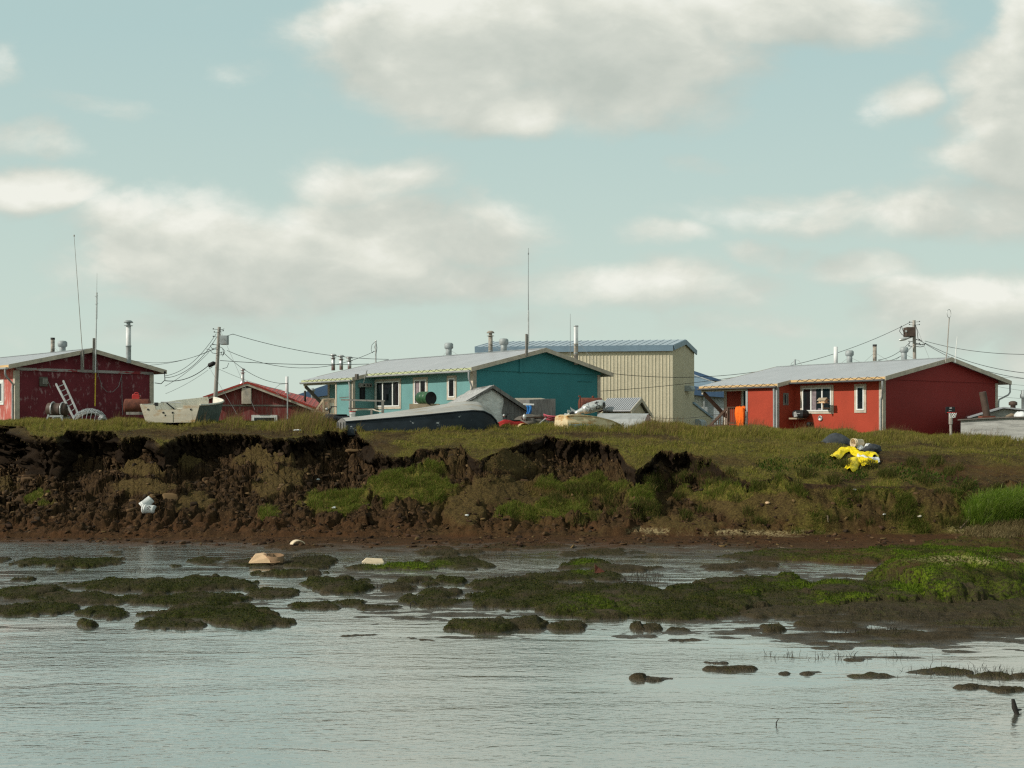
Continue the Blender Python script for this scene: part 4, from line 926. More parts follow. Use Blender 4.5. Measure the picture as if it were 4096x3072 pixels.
# ---- big tan metal building --------------------------------------------------------------------
def plan_pt(px, d): return Vector(((px - CX) / F * d, d, 0))
zb_ = 2.6
nA = plan_pt(2690, 95.0); fl = nA + 17.1 * Vector((-.99, .14, 0)); gR = nA + 7.5 * Vector((.40, .917, 0)); bl = fl + (gR - nA); rg = (nA + gR) / 2; rgl = (fl + bl) / 2
hW = thing('metal_warehouse', 'tall tan ribbed metal building with a blue roof', 'building', (nA.x, nA.y, zb_))
zE = CAMZ + 300 / F * 95 ; zRg = CAMZ + 322 / F * rg.y
def up(v, z): return Vector((v.x, v.y, z))
def ribwall(m, a, b, z0, z1a, z1b, sp, dep, wid):
    """Flat sheet plus standing ribs, the outside to the right of a->b."""
    d = (b - a); n = Vector((d.y, -d.x, 0)).normalized(); ln = d.length; dv = d.normalized()
    m.add([up(a, z0), up(b, z0), up(b, z1b), up(a, z1a)], [(0, 1, 2, 3)])
    k = int(ln / sp)
    for i in range(k + 1):
        s = min(max(i * sp, wid), ln - wid); q = a + dv * s; zt = z1a + (z1b - z1a) * s / ln
        c = [q - dv * wid, q - dv * wid * .5 + n * dep, q + dv * wid * .5 + n * dep, q + dv * wid]
        m.add([up(p, z0) for p in c] + [up(p, zt) for p in c], [(0, 1, 5, 4), (1, 2, 6, 5), (2, 3, 7, 6)])
m = MB(); ribwall(m, fl, nA, zb_ - .5, zE - .05, zE - .05, .30, .035, .045); build(m, 'front_wall', TAN, hW, world=True)
m = MB(); ribwall(m, nA, rg, zb_ - .5, zE - .05, zRg - .08, .16, .03, .035); ribwall(m, rg, gR, zb_ - .5, zRg - .08, zE - .05, .16, .03, .035); build(m, 'gable_wall', TAN, hW, world=True)
m = MB(); m.add([up(gR, zb_), up(bl, zb_), up(bl, zE - .05), up(gR, zE - .05)], [(0, 1, 2, 3)]); m.add([up(bl, zb_), up(fl, zb_), up(fl, zE), up(rgl, zRg - .08), up(bl, zE)], [(0, 1, 2, 3, 4)]); build(m, 'rear_wall', TAN, hW, world=True)
ex = (nA - fl).normalized() * .12; go_ = (nA - gR).normalized() * .2
m = MB()
for a, b, c, d in ((fl + go_ - ex, nA + go_ + ex, rg + ex, rgl - ex), (rgl - ex, rg + ex, gR - go_ + ex, bl - go_ - ex)):
    z1 = zE if a.y < rgl.y - .5 else zRg; z2 = zRg if z1 == zE else zE
    m.prism([up(a, z1), up(b, z1), up(c, z2), up(d, z2)], (0, 0, .1))
    if z1 == zE:
        k = 28
        for i in range(k + 1):
            p = a.lerp(b, i / k); q = d.lerp(c, i / k); m.bar(up(p, z1 + .11), up(q, z2 + .11), .10, .05)
rW = build(m, 'roof', BLUER, hW, world=True)
m = MB(); m.prism([up(fl + go_ * 1.4 - ex, zE - .42), up(nA + go_ * 1.4 + ex, zE - .42), up(nA + go_ * 1.4 + ex, zE + .1), up(fl + go_ * 1.4 - ex, zE + .1)], go_ * -.35); build(m, 'fascia', BLUEM, hW, world=True)
m = MB(); m.bar(up(nA + ex * 1.6 + go_, zE - .12), up(rg + ex * 1.6, zRg - .12), .1, .42); m.bar(up(rg + ex * 1.6, zRg - .12), up(gR + ex * 1.6 - go_, zE - .12), .1, .42); build(m, 'rake_trim', BLUEM, hW, world=True)
gd = (gR - nA).normalized(); gn = Vector((gd.y, -gd.x, 0))
def on_gable(px, py, ext=0.0):
    k = (px - CX) / F; a = nA + gn * ext; s = (a.x - k * a.y) / (k * gd.y - gd.x); q = a + gd * s; return up(q, CAMZ - (py - HY) / F * q.y)
def hood(p0, p1, name='vent_hood'):
    a = on_gable(p0[0], p1[1]); b = on_gable(p1[0], p1[1]); zt = on_gable(p0[0], p0[1]).z; hh = zt - a.z; m = MB(); rows = []
    prof = [(.001, 0), (.7, 0), (.75, .3), (.7, .7), (.5, .93), (.2, 1.0), (.001, 1.0)]
    m.prism([a + gn * (e * .9) + Vector((0, 0, hh * f)) for e, f in prof], b - a); return build(m, name, GALVD, hW, world=True)
hood((2737, 1542), (2752, 1565)); hood((2778, 1676), (2800, 1714))
# lean-to at its far end
lt = [on_gable(2770, 1614, .02), on_gable(2846, 1673, .02)]; a, b = lt; m = MB(); ribwall(m, Vector((a.x, a.y, 0)), Vector((b.x, b.y, 0)), zb_ - .5, a.z, b.z, .16, .03, .035); build(m, 'lean_to_wall', TAN, hW, world=True)
m = MB(); m.bar(a + Vector((0, 0, .06)), b + Vector((0, 0, .06)) + (b - a) * .01, .3, .2); build(m, 'lean_to_trim', BLUEM, hW, world=True)

# ---- white school behind, and the blue roof glimpsed under the teal porch -------------------------
hS = thing('white_building', 'white lap-sided building with navy roof beyond the tan metal one', 'building', (20, 125, 2.5))
def Q(px, py, d): return P(px, py, d)
m = MB(); m.prism([Q(2680, 1480, 118), Q(2772, 1482, 118), Q(2894, 1523, 118), Q(2680, 1523, 118)], (-.6, 9, 0)); build(m, 'upper_roof', NAVYR, hS, world=True)
m = MB(); m.add([Q(2700, 1470, 117.7), Q(2772, 1498, 117.7), Q(2880, 1534, 115), Q(2990, 1595, 112), Q(2780, 1545, 112), Q(2700, 1535, 112)], [(0, 1, 2, 3, 4, 5)]); build(m, 'roof', BLUEM, hS, world=True, solid=.12)
m = MB(); m.bar(Q(2700, 1472, 117.5), Q(2890, 1540, 115), .12, .08); build(m, 'roof_seam', SILVER, hS, world=True)
m = MB(); m.prism([Q(2640, 1540, 111.6), Q(2770, 1543, 111.6), Q(3020, 1590, 111.6), Q(3020, 1600, 111.6), Q(2640, 1569, 111.6)], (0, .5, 0)); build(m, 'eave_band', NAVYR, hS, world=True)
m = MB(); m.prism([Q(2600, 1560, 112.3), Q(2815, 1568, 112.3), Q(2815, 1735, 112.3), Q(2600, 1735, 112.3)], (0, 6, 0)); build(m, 'wall', SIDING, hS, world=True)
m = MB(); m.prism([Q(2817, 1576, 112.3), Q(3060, 1592, 112.3), Q(3060, 1735, 112.3), Q(2817, 1735, 112.3)], (0, 6, 0)); build(m, 'grey_wall', SIDINGG, hS, world=True)
m = MB(); m.bar(Q(2816, 1560, 112), Q(2816, 1735, 112), .16, .16); m.bar(Q(2831, 1570, 112.1), Q(2831, 1735, 112.1), .05, .05); m.bar(Q(2862, 1572, 112.1), Q(2862, 1735, 112.1), .05, .05); build(m, 'corner_trim', GALVD, hS, world=True)
hQ = thing('cream_building', 'cream sided building with navy roof glimpsed beyond the teal porch', 'building', (-20, 100, 2.8))
m = MB(); m.prism([Q(1170, 1585, 100), Q(1420, 1500, 100), Q(1420, 1565, 100), Q(1250, 1590, 100)], (0, 8, 0)); rq = build(m, 'roof', NAVYR, hQ, world=True)
m = MB(); m.prism([Q(1240, 1592, 100.4), Q(1420, 1567, 100.4), Q(1420, 1735, 100.4), Q(1240, 1735, 100.4)], (0, 6, 0)); build(m, 'wall', SIDING, hQ, world=True)
m = MB(); c = Q(1250, 1575, 99); m.lathe([(.14, -.4), (.14, .2), (.24, .22), (.24, .4), (.1, .5), (0, .52)], c, n=12); build(m, 'roof_vent', GALVD, rq, world=True)
# ------------------------------------------------------------------ poles and wires
def sag(a, b, s, n=18):
    a = Vector(a); b = Vector(b); return [a.lerp(b, t) - Vector((0, 0, 4 * s * t * (1 - t))) for t in np.linspace(0, 1, n)]
def wire(label, pts, r=.018, mat=WIRE, group='overhead wires'):
    m = MB(); m.tube(pts, r * .72, 5); o = build(m, 'overhead_wire', mat, None, origin=pts[0]); return tag(o, label, 'wire', group)

def pole(name, label, base, top, r0, r1):
    h = thing(name, label, 'utility pole', base)
    b, t = Vector(base), Vector(top)
    build(MB().tube([b - (t - b) * .1, b.lerp(t, .4), t], [r0, (r0 * .6 + r1 * .4), r1], 14), 'post', POLEW, h, world=True)
    return h
# left pole
lb_, lt_ = P(855, 1712, 64), P(877, 1308, 64)
hP = pole('utility_pole', 'grey utility pole with a grey box, in front of the low red house', lb_, lt_, .135, .09)
c = P(896, 1360, 63.8); build(MB().box(c.x - .2, c.x + .23, c.y - .22, c.y + .22, c.z - .27, c.z + .25), 'transformer_box', GALVD, hP, world=True, bevel=.02)
m = MB(); m.bar(P(880, 1352, 63.8), P(884, 1352, 63.8), .1, .4); build(m, 'box_bracket', WOODG, hP, world=True)
m = MB()
for (px, py, dx) in ((872, 1318, -1), (876, 1325, 1), (876, 1330, -1), (872, 1348, -1), (871, 1380, -1), (871, 1398, -1), (868, 1412, 1), (876, 1420, 1)):
    q = P(px, py, 63.8); m = MB(); m.tube([q, q + Vector((dx * .28, -.05, .02))], .012, 5); m.lathe([(0, 0), (.03, 0), (.036, .04), (.02, .07), (0, .07)], q + Vector((dx * .26, -.05, .0)), n=8); build(m, 'insulator', SOOT, hP, world=True)
m = MB(); a, b = P(832, 1464, 63.6), P(862, 1450, 63.6); m.tube([a, a.lerp(b, .15), a.lerp(b, .8), b], [.05, .13, .13, .04], 8); build(m, 'splice_box', SOOT, hP, world=True)
m = MB()
for pts in ([(905, 1345), (925, 1338), (935, 1336)], [(875, 1320), (890, 1318), (897, 1315)], [(868, 1380), (850, 1377), (840, 1382), (852, 1400)], [(892, 1395), (900, 1405), (890, 1425), (884, 1412)],
            [(872, 1384), (889, 1392), (896, 1410), (891, 1420)], [(835, 1465), (838, 1475), (850, 1468)], [(868, 1415), (850, 1412), (838, 1398), (825, 1396)], [(915, 1452), (908, 1470), (890, 1475)]):
    build(MB().tube([P(x, y, 63.7) for x, y in pts], .015, 4), 'jumper_wire', WIRE, hP, world=True)
# right pole
rb_, rt_ = P(3660, 1560, 76), P(3656, 1281, 76)
hP2 = pole('utility_pole', 'grey utility pole with a brown box and street lamp, behind the red house', rb_, rt_, .125, .105)
a = P(3619, 1347, 75.7); b = P(3655, 1310, 75.7); build(MB().box(a.x, b.x, 75.3, 76.0, a.z, b.z), 'transformer_box', BROWNM, hP2, world=True, bevel=.02)
a = P(3623, 1328, 75.2); build(MB().box(a.x, a.x + .11, 75.27, 75.298, a.z, a.z + .13), 'label_plate', GALV, hP2, world=True)
m = MB(); a, b = P(3597, 1360, 75.5), P(3632, 1353, 75.5); m.tube([a, a.lerp(b, .15), a.lerp(b, .6), b, P(3650, 1348, 75.8)], [.03, .10, .11, .05, .035], 10); lamp_ = build(m, 'street_lamp', GALV, hP2, world=True)
m = MB()
for (px, py, dx) in ((3650, 1290, -1), (3664, 1288, 1), (3650, 1300, -1), (3663, 1300, 1), (3648, 1367, -1), (3664, 1360, 1), (3664, 1375, 1), (3650, 1385, -1)):
    q = P(px, py, 75.8); m = MB(); m.tube([q, q + Vector((dx * .25, -.05, .02))], .013, 5); m.lathe([(0, 0), (.03, 0), (.036, .04), (.02, .07), (0, .07)], q + Vector((dx * .23, -.05, .0)), n=8); build(m, 'insulator', SOOT, hP2, world=True)
m = MB()
for pts in ([(3605, 1303), (3598, 1325), (3608, 1338), (3620, 1345)], [(3605, 1303), (3615, 1330), (3622, 1345)], [(3664, 1357), (3685, 1365), (3700, 1374), (3683, 1380), (3664, 1378)], [(3664, 1385), (3680, 1388), (3695, 1385), (3702, 1372)],
            [(3650, 1365), (3640, 1368), (3632, 1385), (3645, 1385)], [(3664, 1372), (3690, 1380), (3700, 1376)], [(3662, 1300), (3668, 1320), (3672, 1355), (3690, 1365)]):
    build(MB().tube([P(x, y, 75.7) for x, y in pts], .02, 4), 'jumper_wire', WIRE, hP2, world=True)
# wires
tp = P(905, 1346, 63.8)
wire('wavy black wire from the left pole over the three flues to the teal roof', sag(P(930, 1336, 63.8), PT.world(4.45, 14.2, rzT(4.45) + .05), .35) , .022)
wire('black wire from the left pole dipping up to the mast on the teal roof', sag(P(908, 1402, 63.8), TMAST, 1.05), .02)
wire('taut black wire from the left pole to the teal roof edge', sag(P(880, 1442, 63.8), PT.world(3.0, 14.2, rzT(3.0) + .05), .12), .024)
wire('slanting wire from the left pole down to the mast of the low red house', sag(P(890, 1407, 63.8), BMAST, .5), .02)
wire('thin wire from the left pole down to the low red roof', sag(P(862, 1470, 63.8), P(1130, 1560, 70.5), .15), .012)
wire('guy wire from the top of the left pole down into the grass on its right', sag(P(880, 1318, 63.8), P(1020, 1640, 62.0), .0), .012, WIREG)
wire('guy wire from the left pole splice down to the grass', sag(P(842, 1478, 63.6), P(950, 1660, 62.5), .0), .012, WIREG)
LE = LEAVE
wire('topmost wire from the left pole to the roof of the old red house', sag(P(865, 1335, 63.8), LE + Vector((.05, 0, .0)), .5), .018)
wire('second wire from the left pole to the old red house', sag(P(866, 1350, 63.8), LE + Vector((.02, .1, -.1)), .55), .02)
wire('pale wire from mid pole to the old red house', sag(P(835, 1410, 63.8), LE + Vector((0, .15, -.55)), .15), .016)
wire('thick cable from the splice on the left pole to the old red house', sag(P(834, 1462, 63.6), LE + Vector((0, .2, -.25)), .3), .03)
wire('lowest thin wire from the left pole to the old red house wall', sag(P(832, 1480, 63.6), LE + Vector((0, .25, -.95)), .1), .012)
wire('wire running from the left pole over the stovepipe of the old red house', sag(P(868, 1388, 63.8), P(524, 1441, 60.5), .45), .016)
wire('wire running low behind the stovepipe of the old red house', sag(P(868, 1392, 63.8), P(558, 1462, 60.5), .25), .014)
wire('long wavy wire from the right pole to the teal house eave', sag(P(3645, 1287, 75.8), PT.world(WT + .2, .6, rzT(WT + .2) + .05), 1.6, 30), .022)
wire('long lower wire across the tan building to the red roof', sag(PT.world(WT, .5, 1.9), P(2960, 1506, 68), .1), .02)
wire('thin paired wire low across the tan building to the red porch', sag(P(2600, 1668, 92), P(2895, 1654, 63.5), .2), .02)
wire('lower thin paired wire reaching the red porch', sag(P(2850, 1670, 92), P(2893, 1662, 63.5), .1), .018)
wire('wire from the right pole to the roof vent of the red house', sag(P(3640, 1368, 75.8), P(3512, 1440, 64), .25), .022)
wire('wire from the right pole down behind the drum vent', sag(P(3648, 1385, 75.8), P(3515, 1442, 64.3), .35), .024)
wire('guy wire sloping right from the right pole to the roof ridge', sag(P(3664, 1305, 75.8), P(3718, 1436, 74), 0), .014, WIREG)
for lab, y0, x1, y1, s_, r_ in (('topmost wire leaving the right pole to the right edge', 1364, 4180, 1416, .3, .022), ('middle wire of the three leaving the right pole to the right edge', 1372, 4180, 1498, .45, .024), ('lowest wire of the three leaving the right pole to the right edge', 1374, 4180, 1520, .55, .024)):
    wire(lab, sag(P(3700, y0, 75.8), P(x1, y1, 62), s_, 24), r_)
for i, (y0, y1) in enumerate(((1506, 1514), (1530, 1545), (1546, 1572), (1585, 1596))):
    wire(('topmost', 'second', 'third', 'lowest')[i] + ' of the faint wires right of the red house corner', sag(P(3990, y0, 64), P(4200, y1, 66), .06), .012, WIREG)

# ------------------------------------------------------------------ red house yard
# grill on the shelf
gy, gzz = PR.front(3201, 1673, -.45); g0 = PR.world(-.42, gy, gzz + .0)
gr = thing('grill', 'black covered grill standing on the wall shelf of the red house', 'grill', g0, PR.ang)
m = MB(); m.loft([[(x, y, z) for x, y, z in ((-.24 * k, -.34 * k2, z), (.24 * k, -.34 * k2, z), (.24 * k, .34 * k2, z), (-.24 * k, .34 * k2, z))] for k, k2, z in ((.7, .8, .01), (1, 1.02, .12), (1.05, 1.05, .22), (.95, 1, .36), (.6, .85, .42))], closed=True, smooth=False); m.box(-.13, .13, -.27, .27, .405, .43)
build(m, 'body', BLACK, gr, bevel=.04)
m = MB(); m.bar((-.27, -.2, .24), (-.27, .2, .24), .03, .03); build(m, 'handle', GALV, gr)
m = MB(); m.add([(-.262, -.02, .1), (-.262, .22, .06), (-.255, .25, .3), (-.25, .1, .36)], [(0, 1, 2, 3)]); build(m, 'torn_foil', SILVER, gr, solid=.006)
# orange jacket over the porch rail
jb = PR.world(-1.47, 7.98, .2)
j = thing('orange_jacket', 'bright orange jacket hung over the red porch railing', 'jacket', PR.world(-1.46, 8.0, .5), PR.ang)
m = MB(); rows = []
for (z, w, o_) in ((1.02, .30, .02), (.94, .34, -.10), (.6, .33, -.13), (.25, .30, -.12), (.0, .27, -.11), (-.22, .24, -.09)):
    rows.append([(o_ + .035 * math.sin(9 * t * w * 3 + z * 4) - (.02 if abs(t) < .8 else -.05), t * w, z + .02 * math.sin(t * 7)) for t in np.linspace(-1, 1, 15)])
m.loft(rows); build(m, 'body', ORANGE, j, solid=.03)
m = MB(); m.tube([(-.12, -.26, .9), (-.16, -.33, .5), (-.13, -.30, .1)], [.09, .085, .06], 8); build(m, 'sleeve', ORANGE, j)
m = MB(); rows = [[(-.02 + .03 * math.sin(6 * t), -.34 - .12 * t, z) for t in np.linspace(0, 1, 6)] for z in (.75, .4, 0, -.1)]; m.loft(rows); build(m, 'grey_lining', GALVD, j, solid=.02)
# birdhouse on a bracket
bp_ = P(3292, 1606, PR.world(-.6, PR.front(3292, 1606, -.6)[0], 0).y)
bh = thing('birdhouse', 'small wooden birdhouse in front of the red house window', 'birdhouse', bp_, PR.ang)
m = MB(); m.prism([(-.12, -.18, -.06), (.12, -.18, -.06), (.12, -.18, .06), (0, -.18, .15), (-.12, -.18, .06)], (0, .36, 0)); m.box(-.16, .16, -.26, .26, -.085, -.06); b0 = build(m, 'box', CARD, bh)
m = MB(); m.prism([(-.17, -.26, .04), (0, -.26, .17), (.17, -.26, .04), (.17, -.26, .06), (0, -.26, .195), (-.17, -.26, .06)], (0, .52, 0)); build(m, 'roof', DECK, bh)
m = MB(); m.lathe([(0, 0), (.035, 0), (.035, .004), (0, .004)], (-.121, .08, .02), (-1, 0, 0), 12); build(m, 'entrance_hole', BLACK, bh)
m = MB(); m.bar((0, 0, -.086), (0, 0, -.34), .05, .05); m.bar((0, 0, -.34), (.56, 0, -.34), .05, .05); build(m, 'bracket', DECK, bh)
# basketball hoop
hb = on_ground(3804, 1745); hb = P(3804, 1746, 50.5)
bk = thing('basketball_hoop', 'small basketball hoop with black backboard before the red gable', 'basketball hoop', hb)
def W2(px, py, d=50.5): return P(px, py, d)
m = MB(); m.tube([W2(3804, 1760), W2(3803, 1696)], .06, 12); m.tube([W2(3803, 1697), W2(3803, 1655)], .09, 12); build(m, 'post', POLEW, bk, world=True)
m = MB(); m.tube([W2(3803, 1670), W2(3801, 1640)], .055, 8); m.bar(W2(3800, 1650, 50.4), W2(3798, 1636, 50.5), .1, .1); build(m, 'arm', BLACK, bk, world=True)
a, b = W2(3783, 1655, 50.3), W2(3821, 1627, 50.3); m = MB(); m.box(a.x, b.x, 50.3, 50.36, a.z, b.z); bb = build(m, 'backboard', BLACK, bk, world=True, bevel=.03)
m = MB(); q = W2(3803, 1632, 50.29); m.box(q.x - .05, q.x + .05, 50.292, 50.298, q.z - .02, q.z + .015); build(m, 'badge', WHITE, bb, world=True)
m = MB(); q = W2(3801, 1642, 50.29); m.box(q.x - .06, q.x + .06, 50.292, 50.298, q.z - .012, q.z + .012); m.box(q.x - .06, q.x - .045, 50.292, 50.298, q.z - .05, q.z - .013); build(m, 'target_mark', GALV, bb, world=True)
c = W2(3811, 1650, 50.0); m = MB(); m.tube([c + Vector((.17 * math.cos(t), .17 * math.sin(t), 0)) for t in np.linspace(0, 2 * math.pi, 21)], .014, 6, cap=False); m.bar(c + Vector((-.12, .15, 0)), c + Vector((-.12, .3, 0)), .06, .04); build(m, 'rim', REDPL, bk, world=True)
m = MB(); n = 10
for k in range(n):
    for sgn in (1, -1):
        pts = [c + Vector(((.17 - .06 * s) * math.cos(2 * math.pi * (k + sgn * s * 1.5) / n), (.17 - .06 * s) * math.sin(2 * math.pi * (k + sgn * s * 1.5) / n), -.02 - .22 * s)) for s in (0, .33, .66, 1)]
        m.tube(pts, .009, 4)
build(m, 'net', WHITE, bk, world=True)
# weathered plywood sheds on the right edge
s1 = thing('plywood_shed', 'low silvery plywood shed with a leaning stovepipe at the right edge', 'shed', P(3842, 1765, 46.5))
A_, B_ = P(3843, 1770, 46.5), P(4230, 1772, 44.5); A_.z = B_.z = 2.4; zt0, zt1 = P(3843, 1683, 46.5).z, P(4230, 1672, 44.5).z
bk_ = Vector((1.75, 3.2, 0))
m = MB(); m.prism([A_, B_, Vector((B_.x, B_.y, zt1)), Vector(((A_ + B_).x / 2, (A_ + B_).y / 2, zt1 + .0)), Vector((A_.x, A_.y, zt0))], bk_); build(m, 'wall', PLYG, s1, world=True)
m = MB(); d_ = (B_ - A_).normalized(); o_ = Vector((d_.y, -d_.x, 0)) * .12
q0, q1, q2 = Vector((A_.x, A_.y, zt0 + .012)) - d_ * .1 + o_, Vector(((A_ + B_).x / 2, (A_ + B_).y / 2, zt1 + .012)) + o_, Vector((B_.x, B_.y, zt1 + .012)) + o_
m.prism([q0, q1, q2, q2 + Vector((0, 0, .05)), q1 + Vector((0, 0, .05)), q0 + Vector((0, 0, .05))], bk_ - o_ * 2); build(m, 'roof', BRACED, s1, world=True)
m = MB(); a, b = P(3950, 1675, 46.5), P(3930, 1568, 46.5); m.tube([a + (a - b) * .15, b], .145, 14); pp = build(m, 'stovepipe', BROWNM, s1, world=True)
m = MB(); m.box(a.x - .3, a.x + .25, a.y - .2, a.y + .25, a.z + .0, a.z + .12); build(m, 'rusty_collar', RUST, s1, world=True)
s2 = thing('grey_shed', 'grey low shed with pale pitched roof behind the plywood shed', 'shed', P(3960, 1720, 54))
m = MB(); pts = [P(3890, 1760, 54), P(4220, 1760, 54), P(4220, 1655, 54), P(4015, 1636, 54), P(3890, 1672, 54)]; m.prism(pts, (1.2, 3.5, 0)); build(m, 'wall', PLYG, s2, world=True)
m = MB(); a, b, c = P(3880, 1672, 53.7), P(4015, 1633, 53.7), P(4230, 1655, 53.7)
for u_, v_ in ((a, b), (b, c)): m.prism([u_, v_, v_ + Vector((0, 0, .07)), u_ + Vector((0, 0, .07))], (1.4, 4, 0))
r2 = build(m, 'roof', GREYROOF, s2, world=True)
m = MB(); m.lathe([(.12, -.2), (.12, .22), (.2, .24), (.2, .38), (.1, .44), (0, .45)], P(4052, 1640, 54.5), n=12); build(m, 'roof_vent', BROWNM, s2, world=True)
o = MB(); c = P(4090, 1668, 46); o.blob(c, (.32, .3, .24), 3, .3, 3); tag(build(o, 'plastic_bag', WHITEBAG, None, origin=c), 'crumpled white plastic bag on the plywood shed roof', 'bag')
o = MB(); c = P(4055, 1668, 46.6); o.tube([P(4025, 1668, 46.6), P(4045, 1662, 46.6), P(4068, 1664, 46.6)], [.06, .1, .06], 8); tag(build(o, 'driftwood_log', DRIFT, None, origin=c), 'short driftwood log lying on the plywood shed roof', 'log')
o = MB(); c = P(4088, 1600, 58); o.lathe([(.1, -1.2), (.1, .1), (.17, .12), (.17, .3), (0, .36)], c + Vector((.08, 0, 0)), n=12); o.lathe([(.14, 0), (.12, .3), (0, .34)], c + Vector((.08, 0, .2)), n=12); tag(build(o, 'steam_pipe', GALVD, None, origin=c), 'dull grey capped pipe just inside the right edge beyond the sheds', 'pipe')

# ------------------------------------------------------------------ teal house yard
# grey A-frame boat shed
D0 = 50.0
sh = thing('tarp_shelter', 'low pitched shed with silvery tarp roof and tarp hung on its plank gable', 'shed', P(1960, 1705, D0))
apx, lf, rt = P(1967, 1546, D0), P(1862, 1606, D0 - .6), P(2108, 1640, D0 + .9); back = P(1884, 1540, D0 + 5.5) - apx; back.z = .0
gl_, gr_ = Vector((lf.x, lf.y, 2.8)), Vector((rt.x, rt.y, 2.8))
m = MB(); m.prism([gl_, gr_, rt - Vector((0, 0, .1)), apx - Vector((0, 0, .1)), lf - Vector((0, 0, .1))], back); build(m, 'wall', PLY, sh, world=True)
lfl = P(1790, 1660, D0 - 1.2)
ov_ = -back.normalized() * .22
def slab(m, a, b, th=.06):
    m.prism([a + ov_, b + ov_, b + ov_ + Vector((0, 0, th)), a + ov_ + Vector((0, 0, th))], back - ov_ * 2)
m = MB(); k = 12; rows = []
for i in range(k + 1):
    s = i / k; a = apx.lerp(lfl, s); rows.append([a + ov_ + (back - ov_ * 2) * (j / 10) + Vector((0, 0, .05 - .07 * math.sin(math.pi * j / 10) * (1 if i else .5) + .035 * math.sin(i * 2.1 + j * 1.3))) for j in range(11)])
m.loft(rows); rf = build(m, 'roof_tarp', TARPT, sh, world=True, solid=.03)
m = MB(); slab(m, apx, rt + (rt - apx) * .05); build(m, 'roof_board', PLY, sh, world=True)
m = MB(); m.bar(apx + ov_ * 1.2, rt + (rt - apx) * .05 + ov_ * 1.2, .06, .16); m.bar(apx + ov_ * 1.2 - Vector((0, 0, .02)), lf + ov_ * 1.2 - Vector((0, 0, .02)), .05, .10); build(m, 'barge_board', PLY, sh, world=True)
m = MB(); rows = []
for i in range(11):
    s = i / 10; row = []
    for j in range(11):
        t_ = j / 10; topz = apx.lerp(lf, 1 - t_ * 1.0) if t_ <= 1 else apx
        x = lf.x + (apx.x + .50 - lf.x) * t_; xt = min(x, apx.x)
        zt_ = lf.z + (apx.z - lf.z) * (xt - lf.x) / (apx.x - lf.x) - (max(0, x - apx.x) * .6) - .12
        zl = 3.02 + .15 * math.sin(j * 1.7); y = lf.y + (rt.y - lf.y) * (x - lf.x) / (rt.x - lf.x) - .06 - .03 * math.sin(j * 1.9 + i * .7)
        row.append((x + .04 * math.sin(i * 1.1) * (t_ > .9), y, zt_ + (zl - zt_) * s))
    rows.append(row)
m.loft(rows); build(m, 'hung_tarp', TARPG, sh, world=True, solid=.015)
# plywood bin beside it
pb = thing('plywood_bin', 'tall grey plywood bin between the tarp shed and the teal wall', 'bin', P(2160, 1705, 51.5))
a, b, c = P(2118, 1690, 51.2), P(2222, 1690, 51.6), P(2078, 1690, 52.6)
m = MB(); z1, z2 = P(2118, 1599, 51.2).z, P(2222, 1595, 51.6).z
for p in (a, b, c): p.z = 2.9
d = c + (b - a)
m.add([a, b, d, c, Vector((a.x, a.y, z1)), Vector((b.x, b.y, z2)), Vector((d.x, d.y, z2 + .02)), Vector((c.x, c.y, z1 + .02))], [(0, 1, 5, 4), (1, 2, 6, 5), (2, 3, 7, 6), (3, 0, 4, 7), (4, 5, 6, 7)]); build(m, 'box', PLY, pb, world=True)
m = MB(); m.prism([P(2045, 1602, 53.4), P(2062, 1592, 53.4), P(2165, 1592, 53.4), P(2178, 1598, 53.4), P(2178, 1612, 53.4), P(2045, 1612, 53.4)], (.2, 1.4, 0)); tag(build(m, 'white_topper', TRIMW, None, origin=P(2110, 1612, 53.6)), 'cream fibreglass topper behind the plywood bin', 'boat cover')
m = MB(); m.bar(P(2093, 1616, 50.3), P(2136, 1618, 50.3), .07, .07); tag(build(m, 'white_board', WHITE, None, origin=P(2114, 1618, 50.3)), 'white board sticking out beside the plywood bin', 'board')
m = MB(); rows = []
for i in range(9):
    s = i / 8; rows.append([P(2104 + 22 * t_ + 3 * math.sin(s * 5) + (4 * s if t_ < .5 else -2 * s), 1622 + 46 * s, 50.2 - .05 * math.sin(t_ * 9 + s * 3) - .1 * math.sin(3 * t_)) for t_ in np.linspace(0, 1, 8)])
m.loft(rows); tag(build(m, 'blue_tarp', BLUET, None, origin=P(2114, 1670, 50.2), solid=.03), 'crumpled bright blue tarp hanging on the shed side', 'tarp')

def loft_hull(secs):
    """secs: list of rows of points from one sheer to the other."""
    m = MB(); m.loft(secs); return m
# overturned navy skiff
bs, be = P(1368, 1712, 44.0), P(1995, 1694, 46.2); bs.z, be.z = 3.10, 3.30; ax_ = (be - bs); LNs = ax_.length; axn = ax_.normalized(); ang_ = math.atan2(axn.y, axn.x)
os_ = thing('overturned_skiff', 'long overturned navy wooden boat with weathered grey bottom, bow to the right', 'boat', bs, ang_)
st = [(0, .80, .40, .52), (.12, .90, .46, .60), (.3, .98, .56, .76), (.5, 1.02, .68, .95), (.68, 1.0, .80, 1.14), (.78, .92, .85, 1.22), (.86, .76, .83, 1.2), (.92, .54, .68, 1.02), (.965, .30, .45, .70), (.995, .06, .16, .22)]
def hb_row(s, w, zc, zk, which):
    x = s * LNs
    if which == 'side': return [(x, -w * 1.12, -.15), (x, -w * 1.07, zc * .5), (x, -w, zc)]
    if which == 'side2': return [(x, w * 1.12, -.15), (x, w * 1.07, zc * .5), (x, w, zc)]
    return [(x, -w - .012, zc + .004)] + [(x, w * t_, zc + (zk - zc) * (1 - abs(t_) ** 1.5) + .012) for t_ in (-.85, -.6, -.3, 0, .3, .6, .85)] + [(x, w + .012, zc + .004)]
fine = []
